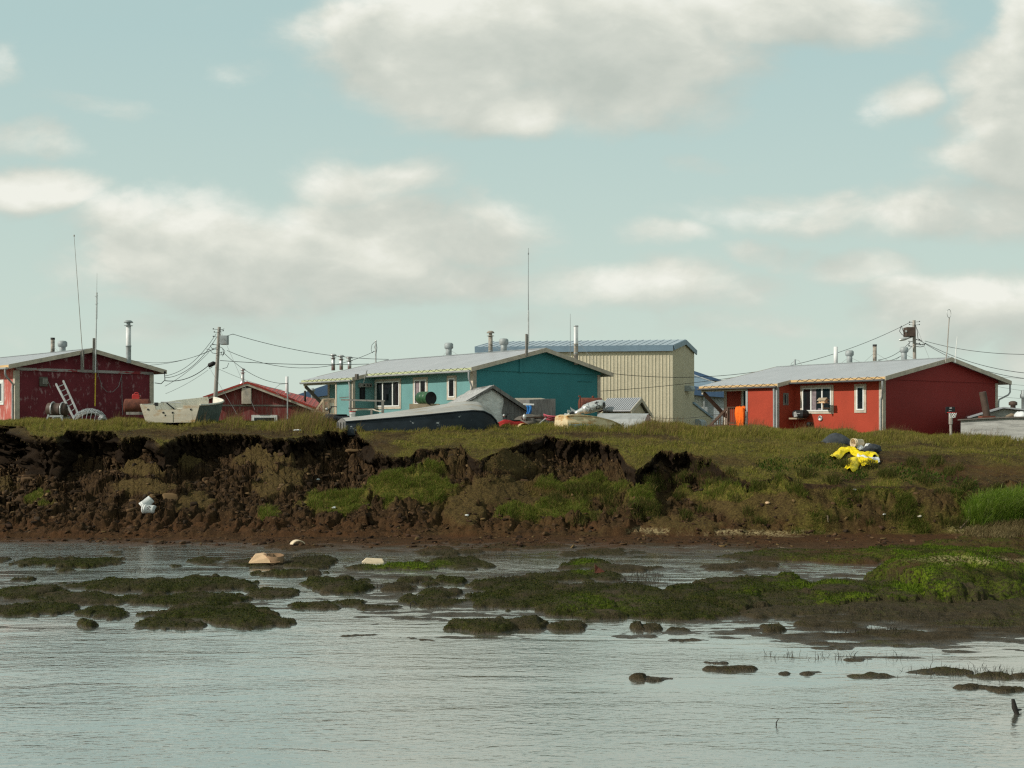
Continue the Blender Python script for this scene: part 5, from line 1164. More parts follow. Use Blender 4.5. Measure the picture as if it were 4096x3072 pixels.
for i in range(len(st) - 1):
    for q in np.linspace(0, 1, 5)[:-1]: fine.append(tuple(st[i][k] * (1 - q) + st[i + 1][k] * q for k in range(4)))
fine.append(st[-1])
m = MB(); m.loft([hb_row(*f, 'side') for f in fine]); m.loft([hb_row(*f, 'side2') for f in fine]); build(m, 'hull_side', HULLNAVY, os_)
m = MB(); m.loft([hb_row(*f, 'bottom') for f in fine]); build(m, 'hull_bottom', HULLGREY, os_)
m = MB(); m.tube([(f[0] * LNs, -f[1] - .025, f[2] - .02) for f in fine], .035, 6); build(m, 'chine_rail', HULLNAVY, os_)
w, zc_, zk_ = st[0][1:]; m = MB(); m.prism([(-.03, -w * 1.12, -.15), (-.03, w * 1.12, -.15), (-.03, w, zc_), (-.03, 0, zk_), (-.03, -w, zc_)], (.05, 0, 0)); build(m, 'transom', HULLRAW, os_)
m = MB()
for yy in (-.62, .05, .62): m.box(-.09, -.032, yy - .05, yy + .05, -.1, .36)
for yy in (-.62, .05, .62): build(MB().box(-.09, -.032, yy - .05, yy + .05, -.1, .36), 'transom_post', HULLRAW, os_)
# white bucket on it, green drum behind its top
def bucket(label, c, axis, r=.15, hh=.37, mat=BUCKET, group=None, handle=True, name='bucket', lettering=0):
    o = thing(name, label, 'bucket', c, 0, group)
    ax = Vector(axis).normalized()
    m = MB(); m.lathe([(0, 0), (r * .86, 0), (r * .9, .01), (r * .97, hh * .72), (r * 1.05, hh * .73), (r * 1.05, hh * .77), (r * .98, hh * .78), (r * 1.0, hh * .88), (r * 1.06, hh * .89), (r * 1.06, hh), (r * .98, hh), (r * .95, hh * .9), (r * .84, .02), (0, .015)], (0, 0, 0), ax, 28)
    build(m, 'tub', mat, o)
    ref = Vector((0, 0, 1)) if abs(ax.z) < .9 else Vector((1, 0, 0)); a = ax.cross(ref).normalized(); b = ax.cross(a)
    if handle:
        m = MB(); m.tube([ax * hh * .8 + (a * math.cos(t) + (b * .9 + ax * -.25) * math.sin(t)) * r * 1.12 for t in np.linspace(0, math.pi, 15)], .006, 5); build(m, 'handle', GALV, o)
    return o, ax, a, b
qx = P(1410, 1672, 44.9); bo, *_ = bucket('small white bucket with red rim standing on the stern of the overturned boat', qx, (0, 0, 1), .12, .25, handle=False)
m = MB(); m.lathe([(.115, .24), (.13, .24), (.13, .275), (.115, .275)], n=20); build(m, 'rim', REDPL, bo)
gd_ = P(1682, 1592, 49.5); ge_ = P(1735, 1593, 48.6); axd = (ge_ - gd_); dr = thing('green_drum', 'dark green oil drum lying on its side above the overturned boat', 'drum', gd_)
m = MB(); Ld = .88; R_ = .285; m.lathe([(0, 0), (R_ * .94, 0), (R_ * .94, .02), (R_, .02), (R_, .3), (R_ * 1.04, .31), (R_ * 1.04, .33), (R_, .34), (R_, .56), (R_ * 1.04, .57), (R_ * 1.04, .59), (R_, .6), (R_, .86), (R_ * 1.03, .87), (R_ * 1.03, .89)], (0, 0, 0), axd, 28); build(m, 'shell', GREEN_DR, dr)
m = MB(); m.lathe([(R_ * 1.01, .885), (R_ * .95, .86), (0, .855)], (0, 0, 0), axd, 28); build(m, 'end', BLACK, dr)
m = MB(); b0 = P(1660, 1660, 49.4); m.box(b0.x - .2, b0.x + 1.1, 48.8, 49.9, 3.2, gd_.z - .27); tag(build(m, 'plank_bench', DECK, None, origin=P(1700, 1700, 49.3)), 'rough wooden bench under the green drum', 'bench')
# drying rack of grey lumber
rk = thing('drying_rack', 'grey lumber drying rack standing before the teal house window', 'rack', P(1450, 1690, 50))
def bar(x0, y0, x1, y1, d0, d1, w, hh): return MB().bar(P(x0, y0, d0), P(x1, y1, d1), w, hh)
build(bar(1365, 1599, 1540, 1604, 49.5, 49.3, .07, .07), 'rail', WOODG, rk, world=True)
build(bar(1358, 1591, 1396, 1588, 49.6, 49.6, .04, .04), 'rail', WOODG, rk, world=True)
build(bar(1531, 1603, 1531, 1700, 49.2, 49.2, .11, .11), 'post', WOODG, rk, world=True)
build(bar(1486, 1638, 1486, 1700, 49.6, 49.6, .09, .09), 'post', WOODG, rk, world=True)
build(bar(1410, 1640, 1488, 1637, 49.9, 49.6, .06, .06), 'rail', TRIMW, rk, world=True)
m = MB(); m.tube([P(1490, 1637, 49.6), P(1505, 1643, 49.5), P(1520, 1646, 49.4), P(1532, 1645, 49.3)], .035, 6); build(m, 'curved_slat', TRIMW, rk, world=True)
build(bar(1406, 1634, 1406, 1700, 50, 50, .07, .07), 'post', WOODG, rk, world=True)
build(bar(1400, 1633, 1500, 1636, 50.4, 50.2, .5, .04), 'shelf', DECKD, rk, world=True)
# ------------------------------------------------------------------ all-terrain vehicles and scrap
def wheel_(m, c, r, w, ax=(0, 1, 0)): m.lathe([(0, -w * .3), (r * .5, -w * .35), (r * .55, -w * .5), (r * .9, -w * .5), (r, -w * .3), (r, w * .3), (r * .9, w * .5), (r * .55, w * .5), (r * .5, w * .35), (0, w * .3)], c, ax, 18); return m
def atv(label, loc, rz, body, fender, sc=1.0):
    o = thing('quad_bike', label, 'quad bike', loc, rz)
    def S(p): return tuple(q * sc for q in p)
    for x in (-.62, .62):
        for y in (-.42, .42):
            w = build(wheel_(MB(), S((x, y, .28)), .28 * sc, .24 * sc), 'wheel', BLACK, o)
    m = MB(); rows = []
    for x, w, z0, z1 in ((-.95, .2, .5, .62), (-.6, .26, .42, .76), (-.15, .2, .4, .74), (.15, .2, .42, .82), (.5, .24, .45, .84), (.9, .16, .5, .66)):
        rows.append([S((x, y, z)) for y, z in ((-w, z0), (w, z0), (w * .9, z1), (0, z1 + .04), (-w * .9, z1))])
    m.loft(rows, closed=True); build(m, 'body', body, o)
    for x, c_ in ((-.62, fender), (.62, body)):
        m = MB()
        for y in (-.42, .42): m.loft([[S((x + .42 * math.cos(a), y + e, .30 + .36 * math.sin(a))) for e in (-.17, .17)] for a in np.linspace(.2, 2.9, 9)])
        build(m, 'fender', c_, o, solid=.02)
    m = MB(); m.tube([S((.42, 0, .8)), S((.3, 0, 1.16))], .035 * sc, 8); m.tube([S((.06, -.46, 1.24)), S((.22, -.28, 1.28)), S((.3, 0, 1.16)), S((.22, .28, 1.28)), S((.06, .46, 1.24))], .022 * sc, 7); m.tube([S((.3, -.06, .95)), S((.4, -.1, 1.1)), S((.26, -.2, 1.2))], .02 * sc, 5); build(m, 'handlebar', BLACK, o)
    m = MB(); m.lathe([(0, 0), (.09 * sc, 0), (.07 * sc, .1 * sc), (0, .12 * sc)], S((.46, 0, 1.12)), (1, 0, 0), 12); build(m, 'headlight', GALV, o)
    m = MB(); m.box(*S((-.55, .1)), *S((-.17, .17)), *S((.78, .86))); build(m, 'seat', BLACK, o, bevel=.03)
    return o
atv('red quad bike with a sun-bleached orange fender, half hidden in the grass', P(2046, 1736, 48.0), math.radians(205), REDPL, OCHRE, .72)
atv('dark quad bike by the foot of the teal porch steps', P(1345, 1722, 46.5), math.radians(200), BLKTARP, BLACK, .8)
m = MB(); m.blob(P(2120, 1690, 48.8), (.7, .5, .35), 5, .5, 3); tag(build(m, 'scrap_heap', BRACED, None, origin=P(2120, 1700, 48.8)), 'dark heap of scrap metal beside the red quad bike', 'scrap')
for lab, a, b, c, w, mt in (('long dark plank lying over the scrap heap', (2085, 1672), (2185, 1668), 48.4, .12, DECKD), ('grey pipe poking from the scrap heap', (2150, 1700), (2185, 1672), 48.2, .06, GALV),
                            ('bent rusty rail lying in the grass by the scrap', (2180, 1668), (2262, 1690), 48.2, .07, RUST)):
    m = MB(); m.bar(P(*a, c), P(*b, c + .4), w, w * .6); tag(build(m, 'scrap_piece', mt, None, origin=P(*a, c)), lab, 'scrap', 'scrap by the quad bike')
m = MB(); m.blob(P(2098, 1668, 48.3), (.09, .09, .14), 8, .15, 2); tag(build(m, 'engine_part', SILVERP, None, origin=P(2098, 1680, 48.3)), 'pale engine part standing on the scrap heap', 'engine part')
# pink-red sled
ps = thing('pink_sled', 'faded pink-red plastic sled lying behind the scrap', 'sled', P(2220, 1700, 50))
m = MB(); rows = []
for s in np.linspace(0, 1, 12):
    w = .42 * (1 - abs(2 * s - 1) ** 4) + .03; zz = .16 * (2 * abs(s - .5)) ** 3
    rows.append([P(2175 + 105 * s, 1690, 50) + Vector((0, y, (z + .1 + zz) * .62)) for y, z in ((-w, .34), (-w * .8, 0), (w * .8, 0), (w, .34))])
m.loft(rows); build(m, 'tub', PINKH, ps, world=True, solid=.025)
m = MB(); m.tube([P(2175 + 105 * s, 1690, 50) + Vector((0, -(.42 * (1 - abs(2 * s - 1) ** 4) + .05), (.44 + .16 * (2 * abs(s - .5)) ** 3) * .62)) for s in np.linspace(0, 1, 12)], .03, 6); build(m, 'rim', PINKH, ps, world=True)
# upturned ochre boat, aluminium boat, outboard motor
ob = thing('ochre_boat', 'overturned small boat with rust stained yellow hull and blue band', 'boat', P(2290, 1712, 46.5))
p0, p1 = P(2268, 1712, 46.0), P(2510, 1712, 47.4); axv = p1 - p0; axv.z = 0; nrm = Vector((-axv.y, axv.x, 0)).normalized(); p0.z = p1.z = 3.12
secs = []
for s, w, z in ((0, .5, .62), (.05, .52, .66), (.25, .55, .66), (.5, .52, .58), (.75, .44, .42), (.92, .3, .24), (1, .1, .1)):
    q = p0 + axv * s + nrm * .5; secs.append([q - nrm * (w * 1.25) + Vector((0, 0, -.1)), q - nrm * (w * 1.16) + Vector((0, 0, z * .42)), q - nrm * w + Vector((0, 0, z * .95)), q - nrm * w * .7 + Vector((0, 0, z)), q + nrm * w * .7 + Vector((0, 0, z)), q + nrm * w + Vector((0, 0, z * .95)), q + nrm * w * 1.25 + Vector((0, 0, -.1))])
m = MB(); m.loft(secs); m.add(secs[0], [tuple(range(7))]); build(m, 'hull', OCHRE, ob, world=True)
m = MB(); m.loft([[r_[0] - nrm * .012, r_[0].lerp(r_[1], .95) - nrm * .012] for r_ in secs[:4]]); build(m, 'painted_band', BLUEB, ob, world=True, solid=.01)
m = MB(); m.tube([secs[i][2] + Vector((0, -.01, .0)) for i in range(7)], .03, 6); build(m, 'chine_rail', OCHRE, ob, world=True)
al_ = thing('aluminium_boat', 'overturned ribbed aluminium boat behind the yellow one', 'boat', P(2480, 1708, 48.5))
q0_, q1_ = P(2375, 1700, 48.6), P(2572, 1700, 47.8); axv = q1_ - q0_; axv.z = 0; nrm = Vector((-axv.y, axv.x, 0)).normalized(); q0_.z = q1_.z = 3.15
secs = []
for s in np.linspace(0, 1, 9):
    q = q0_ + axv * s + nrm * .8; hgt = .68 * (1 - .02 * s); w = .62; row = []
    row += [q - nrm * (w + .28) + Vector((0, 0, -.1))]
    for k_ in range(13):
        t_ = -1 + 2 * k_ / 12; row.append(q + nrm * (w * t_ * (1.0)) + Vector((0, 0, hgt * (1 - .55 * max(0, -t_) ** 1.6 - .5 * max(0, t_) ** 1.6) + (.045 if k_ % 3 == 1 else 0))))
    row += [q + nrm * (w + .28) + Vector((0, 0, -.1))]; secs.append(row)
m = MB(); m.loft(secs, smooth=False); build(m, 'hull', SILVER, al_, world=True)
q = secs[-1]; m = MB(); m.add([p + axv.normalized() * .0 for p in q], [tuple(range(len(q)))]); build(m, 'transom', SILVER, al_, world=True, solid=.03)
# outboard, lying
mo = thing('outboard_motor', 'silver outboard motor marked 40 lying on the upturned yellow boat', 'outboard motor', P(2390, 1660, 46.8))
Dm = 46.6; a, b = P(2325, 1642, Dm), P(2420, 1614, Dm); axm = (b - a).normalized(); upm = Vector((-axm.z, 0, axm.x))
m = MB(); rows = []
for s, ry, rz_ in ((.0, .1, .1), (.02, .17, .16), (.1, .21, .20), (.3, .235, .225), (.55, .245, .235), (.75, .24, .225), (.9, .20, .19), (.97, .15, .14), (1, .07, .07)):
    c = a + axm * (s * 1.02) + axm * .05; rows.append([c + upm * rz_ * math.sin(t) + Vector((0, ry * math.cos(t), 0)) for t in np.linspace(0, 2 * math.pi, 20, endpoint=False)])
m.loft(rows, closed=True); m.add(rows[0], [tuple(range(20))]); m.add(rows[-1], [tuple(range(20))]); cw = build(m, 'cowl', SILVERP, mo, world=True)
m = MB()
for s, r_ in ((.26, .238),): 
    for ds in (0,):
        rr_ = []
        for e in (0, .05):
            c = a + axm * (s + e + .05); rr_.append([c + upm * r_ * math.sin(t) + Vector((0, r_ * 1.03 * math.cos(t), 0)) for t in np.linspace(0, 2 * math.pi, 20, endpoint=False)])
        m.loft(rr_, closed=True)
build(m, 'cowl_band', GALVD, mo, world=True, solid=.01)
# figures on the cowl: 4 0, read along the axis
def seg(m, s0, v0, s1, v1, w=.022):
    pa = a + axm * (s0 + .05) + upm * v0; pb = a + axm * (s1 + .05) + upm * v1
    for p_, v_ in ((pa, v0), (pb, v1)): p_.y = Dm - .245 * math.sqrt(max(0, 1 - (v_ / .24) ** 2)) - .012
    m.bar(pa, pb, w, .012, up=(0, -1, 0))
m = MB(); s_ = .66
seg(m, s_ - .09, .15, s_ + .08, .15, .028); seg(m, s_ - .09, .15, s_ + .0, .05, .026); seg(m, s_ + .0, .04, s_ + .0, .19, .026)
build(m, 'figure_four', BLACK, cw, world=True)
m = MB(); s_ = .66; seg(m, s_ - .08, -.0, s_ + .08, -.0, .026); seg(m, s_ - .08, -.12, s_ + .08, -.12, .026); seg(m, s_ - .08, -.0, s_ - .08, -.12, .026); seg(m, s_ + .08, -.0, s_ + .08, -.12, .026); build(m, 'figure_zero', BLACK, cw, world=True)
m = MB(); seg(m, .80, -.16, .92, -.17, .05); build(m, 'maker_plate', BLACK, cw, world=True)
m = MB()
pr = []
for t in np.linspace(0, 2 * math.pi, 17):
    s2, v2 = .46 + .05 * math.cos(t), .035 + .045 * math.sin(t); q = a + axm * (s2 + .05) + upm * v2; q.y = Dm - .255; pr.append(q)
m.tube(pr, .007, 4, cap=False); build(m, 'round_emblem', GALVD, cw, world=True)
m = MB(); m.tube([a + axm * .1, a - axm * .15 - upm * .03, a - axm * .5 - upm * .08, P(2292, 1650, Dm)], [.14, .10, .07, .05], 10); build(m, 'leg', SILVERP, mo, world=True)
m = MB(); a2 = P(2300, 1648, Dm); m.prism([a2, a2 + axm * .1, P(2288, 1634, Dm), P(2281, 1628, Dm), P(2287, 1652, Dm)], (0, .05, 0)); build(m, 'skeg', GALVD, mo, world=True)
m = MB(); m.tube([P(2292, 1650, Dm - .05), P(2272, 1656, Dm - .3)], [.06, .055], 10); build(m, 'gear_case', BLKTARP, mo, world=True)
pc = P(2273, 1657, Dm - .3); m = MB(); m.lathe([(0, 0), (.05, 0), (.05, .1), (.02, .13), (0, .13)], pc, (.25, -1, 0), 12)
for k_ in range(3):
    t0 = math.radians(80 + 120 * k_); d1_ = Vector((math.cos(t0), 0, math.sin(t0))); d2_ = Vector((-math.sin(t0), -.5, math.cos(t0)))
    m.add([pc + d1_ * .04 - d2_ * .03, pc + d1_ * .12 - d2_ * .09, pc + d1_ * .19 - d2_ * .03, pc + d1_ * .18 + d2_ * .06, pc + d1_ * .1 + d2_ * .08, pc + d1_ * .04 + d2_ * .03], [(0, 1, 2, 3, 4, 5)])
build(m, 'propeller', SILVERP, mo, world=True, solid=.012)
m = MB(); m.tube([P(2340, 1630, Dm - .2), P(2352, 1648, Dm - .26), P(2362, 1628, Dm - .25), P(2370, 1640, Dm - .26)], .022, 6); m.bar(P(2345, 1625, Dm - .22), P(2366, 1632, Dm - .25), .05, .05); m.tube([P(2415, 1640, Dm - .1), P(2430, 1632, Dm - .15)], .03, 6); build(m, 'clamp_bracket', GALVD, mo, world=True)
m = MB(); a3 = a + axm * 1.0; m.box(a3.x - .05, a3.x + .03, Dm - .235, Dm - .2, a3.z - .12, a3.z + .06); build(m, 'air_vent', BLACK, cw, world=True)
# rusty fuel tank by the teal wall, with filler pipe
def tank(label, c, ax, ln, r, mat, legs=True, pipe=None):
    o = thing('fuel_tank', label, 'fuel tank', c); axn_ = Vector(ax).normalized()
    m = MB(); m.lathe([(0, -.02), (r * .6, -.01), (r * .95, .03), (r, .08), (r, ln - .08), (r * .95, ln - .03), (r * .6, ln + .01), (0, ln + .02)], (0, 0, 0), axn_, 26); build(m, 'shell', mat, o)
    m = MB(); m.lathe([(0, 0), (.06, 0), (.06, .1), (0, .12)], axn_ * (ln * .6) + Vector((0, 0, r - .02)), n=10); build(m, 'filler_cap', RUST, o)
    return o
tk = tank('rust red fuel tank lying against the teal gable', P(2318, 1620, 54), (1, .25, 0), 1.15, .36, RUST)
m = MB(); m.tube([P(2321, 1690, 53.3), P(2321, 1583, 53.3), P(2316, 1583, 53.3), P(2316, 1588, 53.3)], .035, 7); build(m, 'vent_pipe', RUST, tk, world=True)
# tan shed with metal roof
D1 = 53.5
ms = thing('metal_roof_shed', 'small tan shed with grey ribbed metal roof before the tan building', 'shed', P(2500, 1712, D1))
e0, e1 = P(2512, 1645, D1), P(2598, 1665, D1 + 2.0); r1_ = P(2554, 1596, D1 + 1.0); bkv = P(2400, 1646, D1 + 1.2) - e0; bkv.z = 0
m = MB(); lo = lambda v: Vector((v.x, v.y, 2.7)); i0 = e0.lerp(e1, .04); i1 = e0.lerp(e1, .96)
m.prism([lo(i0), lo(i1), i1 - Vector((0, 0, .12)), r1_ - Vector((0, 0, .14)), i0 - Vector((0, 0, .12))], bkv); build(m, 'wall', TAN, ms, world=True)
m = MB(); eo = -bkv.normalized() * .15; e1r = Vector((e1.x, e1.y, e0.z))
for u_, v_ in ((e0, r1_), (r1_, e1)):
    m.prism([u_ + eo, v_ + eo, v_ + eo + Vector((0, 0, .05)), u_ + eo + Vector((0, 0, .05))], bkv - eo * 2)
for i in range(17):
    q = eo + (bkv - eo * 2) * (i / 16); m.bar(e0 + q + Vector((0, 0, .06)), r1_ + q + Vector((0, 0, .06)), .05, .05)
build(m, 'roof', GREYROOF, ms, world=True)
m = MB(); m.bar(e0 + eo * 1.3 - Vector((0, 0, .04)), r1_ + eo * 1.3 - Vector((0, 0, .04)), .03, .2); m.bar(r1_ + eo * 1.3 - Vector((0, 0, .04)), e1 + eo * 1.3 - Vector((0, 0, .04)), .03, .16); build(m, 'rake_board', TRIMW, ms, world=True)

# ------------------------------------------------------------------ old red house yard
dd = 50.5
ds_ = thing('drum_on_stand', 'dark brown fuel drum on a pale metal stand under the old red wall', 'fuel drum', P(230, 1690, dd))
a, b = P(192, 1637, dd), P(268, 1640, dd); m = MB(); axq = b - a; R_ = .30; l_ = axq.length
m.lathe([(0, 0), (R_ * .92, 0), (R_, .03), (R_, l_ * .33), (R_ * 1.03, l_ * .34), (R_ * 1.03, l_ * .36), (R_, l_ * .37), (R_, l_ * .65), (R_ * 1.03, l_ * .66), (R_ * 1.03, l_ * .68), (R_, l_ * .69), (R_, l_ - .03), (R_ * .92, l_), (0, l_)], a, axq, 26); build(m, 'drum', BROWNM, ds_, world=True)
for s in (.28, .78):
    c = a.lerp(b, s); m = MB(); m.tube([c + Vector((0, .34 * math.cos(t), .34 * math.sin(t))) for t in np.linspace(-.4, math.pi + .6, 17)], .03, 6); build(m, 'strap', SILVER, ds_, world=True)
m = MB(); m.box(a.x + .15, b.x - .02, dd - .4, dd - .36, a.z - .36, a.z - .28); m.box(a.x + .1, b.x + .05, dd + .2, dd + .26, a.z - .42, a.z - .3)
for s0, s1_ in ((.22, -.05), (.85, 1.12)):
    for yy in (-.38, .3): m.bar(a.lerp(b, s0) + Vector((0, yy, -.24)), a.lerp(b, s1_) + Vector((0, yy, -.95)), .07, .07)
build(m, 'stand', SILVER, ds_, world=True)
# ladder
ld = thing('ladder', 'aluminium ladder leaning to the left on the old red wall', 'ladder', P(300, 1684, 49.5))
la0, la1, lb0, lb1 = P(301, 1684, 49.4), P(224, 1536, 52.3), P(322, 1664, 50.3), P(253, 1524, 52.7)
lb0 = la0 + (lb1 - la1) * .98
lb0 = P(318, 1668, 49.8)
for u_, v_ in ((la0, la1), (lb0, lb1)): build(MB().bar(u_, v_, .06, .09), 'rail', SILVER, ld, world=True)
for k_ in range(7):
    s = .1 + .135 * k_; build(MB().tube([la0.lerp(la1, s), lb0.lerp(lb1, s)], .022, 6), 'rung', SILVER, ld, world=True)
# wire-mesh crab pot bundled in plastic
wp = thing('wire_trap', 'flattened wire mesh fish trap heaped beside the ladder', 'fish trap', P(360, 1690, 47.5))
cx_, = (P(360, 1655, 47.5),); m = MB(); rr2 = random.Random(5)
def wp_pt(u_, v_): # dome shell
    return P(292 + 136 * u_, 1683, 47.2 + 1.1 * v_) + Vector((0, 0, .52 * (math.sin(math.pi * min(max(u_, .0), 1)) ** .45) * (1 - .9 * abs(v_ - .5) ** 1.5)))
for i in range(24):
    u_ = i / 23
    m.tube([wp_pt(min(1, max(0, u_ + .10 * (v_ - .5))), v_) + Vector((rr2.uniform(-.02, .02), 0, rr2.uniform(-.03, .03))) for v_ in np.linspace(0, 1, 9)], .011, 4)
for i in range(13):
    v_ = i / 12
    m.tube([wp_pt(u_, v_) + Vector((0, 0, rr2.uniform(-.03, .03))) for u_ in np.linspace(0, 1, 15)], .011, 4)
for i in range(9):
    u_ = i / 8; m.tube([P(292 + 136 * u_, 1686, 47.15), wp_pt(min(1, u_ + .05), .0), wp_pt(min(1, u_ + .1), .1)], .012, 4)
build(m, 'mesh', GALVD, wp, world=True)
m = MB(); m.loft([[wp_pt(u_, v_) * 1.0 - Vector((0, -.05, .09 + .05 * math.sin(u_ * 9 + v_ * 4))) for u_ in np.linspace(.03, .97, 14)] for v_ in np.linspace(.05, .95, 9)]); build(m, 'netting', WOODG, wp, world=True, solid=.02)
m = MB(); m.blob(P(408, 1672, 47.0), (.15, .08, .11), 4, .5, 3); build(m, 'plastic_wrap', GALVD, wp, world=True)
# rusty tank with red jerry can
tk2 = tank('round rusty fuel tank behind the white skiff', P(497, 1625, 52.8), (1, .2, 0), 1.2, .36, RUST)
jc = P(546, 1598, 53); jo = thing('jerry_can', 'red plastic fuel can on top of the rusty tank', 'fuel can', jc)
m = MB(); m.prism([(-.19, -.12, .0), (.19, -.12, .0), (.19, -.12, .20), (.12, -.12, .27), (-.14, -.12, .27), (-.19, -.12, .2)], (0, .24, 0)); build(m, 'body', REDPL, jo, bevel=.03)
m = MB(); m.tube([(-.1, 0, .26), (-.06, 0, .33), (.06, 0, .33), (.1, 0, .26)], .022, 6); build(m, 'handle', REDPL, jo)
m = MB(); m.lathe([(.04, 0), (.04, .06), (0, .065)], (.14, 0, .22), (.4, 0, 1), 10); build(m, 'cap', BLACK, jo)
m = MB(); m.box(P(516, 1650, 51).x, P(570, 1650, 51).x, 50.6, 51.3, P(540, 1659, 51).z, P(540, 1648, 51).z); tag(build(m, 'grey_pallet', WOODG, None, origin=P(540, 1660, 51)), 'grey pallet lying by the skiff stern', 'pallet')
# open white skiff, stern towards the water
Ds = 46.0
sk = thing('white_skiff', 'open chalky white skiff on the grass with notched stern facing the water', 'boat', P(682, 1690, Ds), math.radians(-4))
o0 = sk.location; 
def skrow(s):
    beam = 1.26 * (1 - max(0, (s - .45) / .55) ** 2.4 * .96); sheer = .74 + .42 * s ** 1.8; chn = .0 + .42 * max(0, s - .5) ** 2; cb = beam * (.83 - .35 * max(0, s - .4) ** 1.5)
    return beam, sheer, chn, cb
SN = 15; Lk = 5.0
def skpts(s, inn=0):
    b_, z_, c_, cb = skrow(s); y = s * Lk; b_ -= inn; cb -= inn
    return [(-b_, y, z_), (-(b_ * .55 + cb * .45), y, z_ * .5 + c_ * .5 + inn * .5), (-cb, y, c_ + inn), (0, y, c_ - .06 * (1 - s) + inn), (cb, y, c_ + inn), (b_ * .55 + cb * .45, y, z_ * .5 + c_ * .5 + inn * .5), (b_, y, z_)]
SS = list(np.linspace(0, .98, SN))
outer = [skpts(s) for s in SS]
m = MB(); m.loft([r_[:5] for r_ in outer]); build(m, 'hull', SKIFF, sk)
m = MB(); m.loft([r_[4:] for r_ in outer]); build(m, 'starboard_side', SKIFFG, sk)
m = MB(); m.loft([skpts(max(s, .01), .045) for s in SS]); build(m, 'inner_hull', SKIFF, sk)
m = MB()
for sgn in (0, 6): m.tube([Vector(r_[sgn]) + Vector((0, 0, .0)) for r_ in outer], .045, 6)
build(m, 'gunwale', SKIFF, sk)
b_, z_, c_, cb = skrow(0); m = MB()
m.prism([(-cb, -.03, 0), (cb, -.03, 0), (b_, -.03, z_), (.55, -.03, z_ - .02), (.5, -.03, z_ - .2), (-.62, -.03, z_ - .2), (-.67, -.03, z_ - .02), (-b_ - .05, -.03, z_ + .02)], (0, .07, 0)); tr = build(m, 'transom', SKIFFT, sk)
m = MB(); m.box(-.3, .12, -.05, -.032, -.0, .34); build(m, 'transom_patch', SKIFFT, sk)
for x, z in ((-.95, .55), (.88, .55), (-.3, .42), (.1, .42), (-.2, .30)): build(MB().box(x - .03, x + .03, -.055, -.032, z - .04, z + .03), 'cleat', BLACK, sk)
m = MB(); m.box(-.72, -.6, .05, .2, z_ - .05, z_ + .1); m.tube([(-.3, .3, z_ + .1), (.1, .4, z_ - .25)], .03, 6); build(m, 'oarlock', BLACK, sk)
for s in (.3, .6):
    b_, z_, c_, cb = skrow(s); m = MB(); m.box(-b_ * .9, b_ * .9, s * Lk - .14, s * Lk + .14, z_ - .3, z_ - .26); build(m, 'thwart', SKIFF, sk)
m = MB(); m.tube([(-.45, .1, z_ - .05), (.4, .12, z_ - .08)], .03, 6); build(m, 'stern_rail', GALV, sk)
# ------------------------------------------------------------------ litter on the bank and flat
g = on_ground(588, 2052); g.z += .13
b1, ax, a_, b_ = bucket('white bucket with dark lettering lying open end left at the bank foot', g + Vector((.25, -.1, -.02)), (-1, .25, .04), .145, .38)
m = MB()
for i, (s, t) in enumerate(((.12, .5), (.16, .2), (.13, -.05), (.2, .42), (.21, .1), (.15, .75))):
    n_ = -b_ * math.cos(t) * 1 + a_ * math.sin(t); n_ = Vector((n_.x, n_.y, n_.z)); q = ax * (s) + Vector((0, -math.cos(t), math.sin(t))) * .146
    m.bar(q - ax * .025, q + ax * .025, .02, .008, up=(0, -1, .3))
build(m, 'lettering', BLACK, b1)
bucket('white bucket propped tilted up behind another at the bank foot', g + Vector((.08, .12, .30)), (-.72, -.2, -.66), .145, .38)
def drape(name, mat, label, cat, pts, seed, rad=.18, group=None):
    """A crumpled sheet following the slope through photo points."""
    o = MB(); r_ = random.Random(seed); rows = []
    ps = [on_ground(x, y) for x, y, w in pts]; ws = [p[2] for p in pts]; fine_ = []
    for i in range(len(ps) - 1):
        for q in np.linspace(0, 1, 5)[:-1]: fine_.append((ps[i].lerp(ps[i + 1], q), ws[i] * (1 - q) + ws[i + 1] * q))
    fine_.append((ps[-1], ws[-1]))
    for i, (p, w) in enumerate(fine_):
        d = (fine_[min(i + 1, len(fine_) - 1)][0] - fine_[max(i - 1, 0)][0]); d.z = 0; n_ = Vector((-d.y, d.x, 0)).normalized(); row = []
        for t in np.linspace(-1, 1, 9):
            q = p + n_ * w * t * r_.uniform(.75, 1.15); q.z = max(gz(q.x, q.y), p.z - .25) + .05 + .10 * (1 - abs(t)) + r_.uniform(-.035, .07); row.append(q)
        rows.append(row)
    o.loft(rows); b = build(o, name, mat, None, origin=ps[0], solid=.012); b.modifiers[0].offset = 0
    s = b.modifiers.new('soft', 'SUBSURF'); s.levels = s.render_levels = 1
    return tag(b, label, cat, group)
rc = thing('yellow_rain_suit', 'torn bright yellow rain suit sprawled down the grassy bank', 'rain suit', on_ground(3420, 1840))
def dpart(nm, mat, pts, seed):
    o = drape(nm, mat, None, None, pts, seed); o.location = Vector(o.location) - Vector(rc.location); o.parent = rc; return o
dpart('sleeve', YELLOW, [(3335, 1842, .16), (3352, 1826, .20), (3375, 1812, .24), (3400, 1808, .26), (3425, 1818, .2)], 2)
dpart('torso', YELLOW, [(3400, 1812, .16), (3425, 1825, .28), (3450, 1832, .22), (3478, 1826, .22), (3500, 1842, .14)], 3)
dpart('trouser_leg', YELLOW, [(3395, 1890, .15), (3408, 1872, .22), (3418, 1848, .22), (3440, 1848, .26), (3470, 1858, .2), (3508, 1862, .12)], 4)
dpart('cuff', YELLOW, [(3462, 1878, .16), (3466, 1862, .2), (3474, 1852, .2)], 5)
dpart('white_lining', WHITEBAG, [(3428, 1838, .18), (3450, 1842, .24), (3475, 1850, .22), (3512, 1848, .12)], 6)
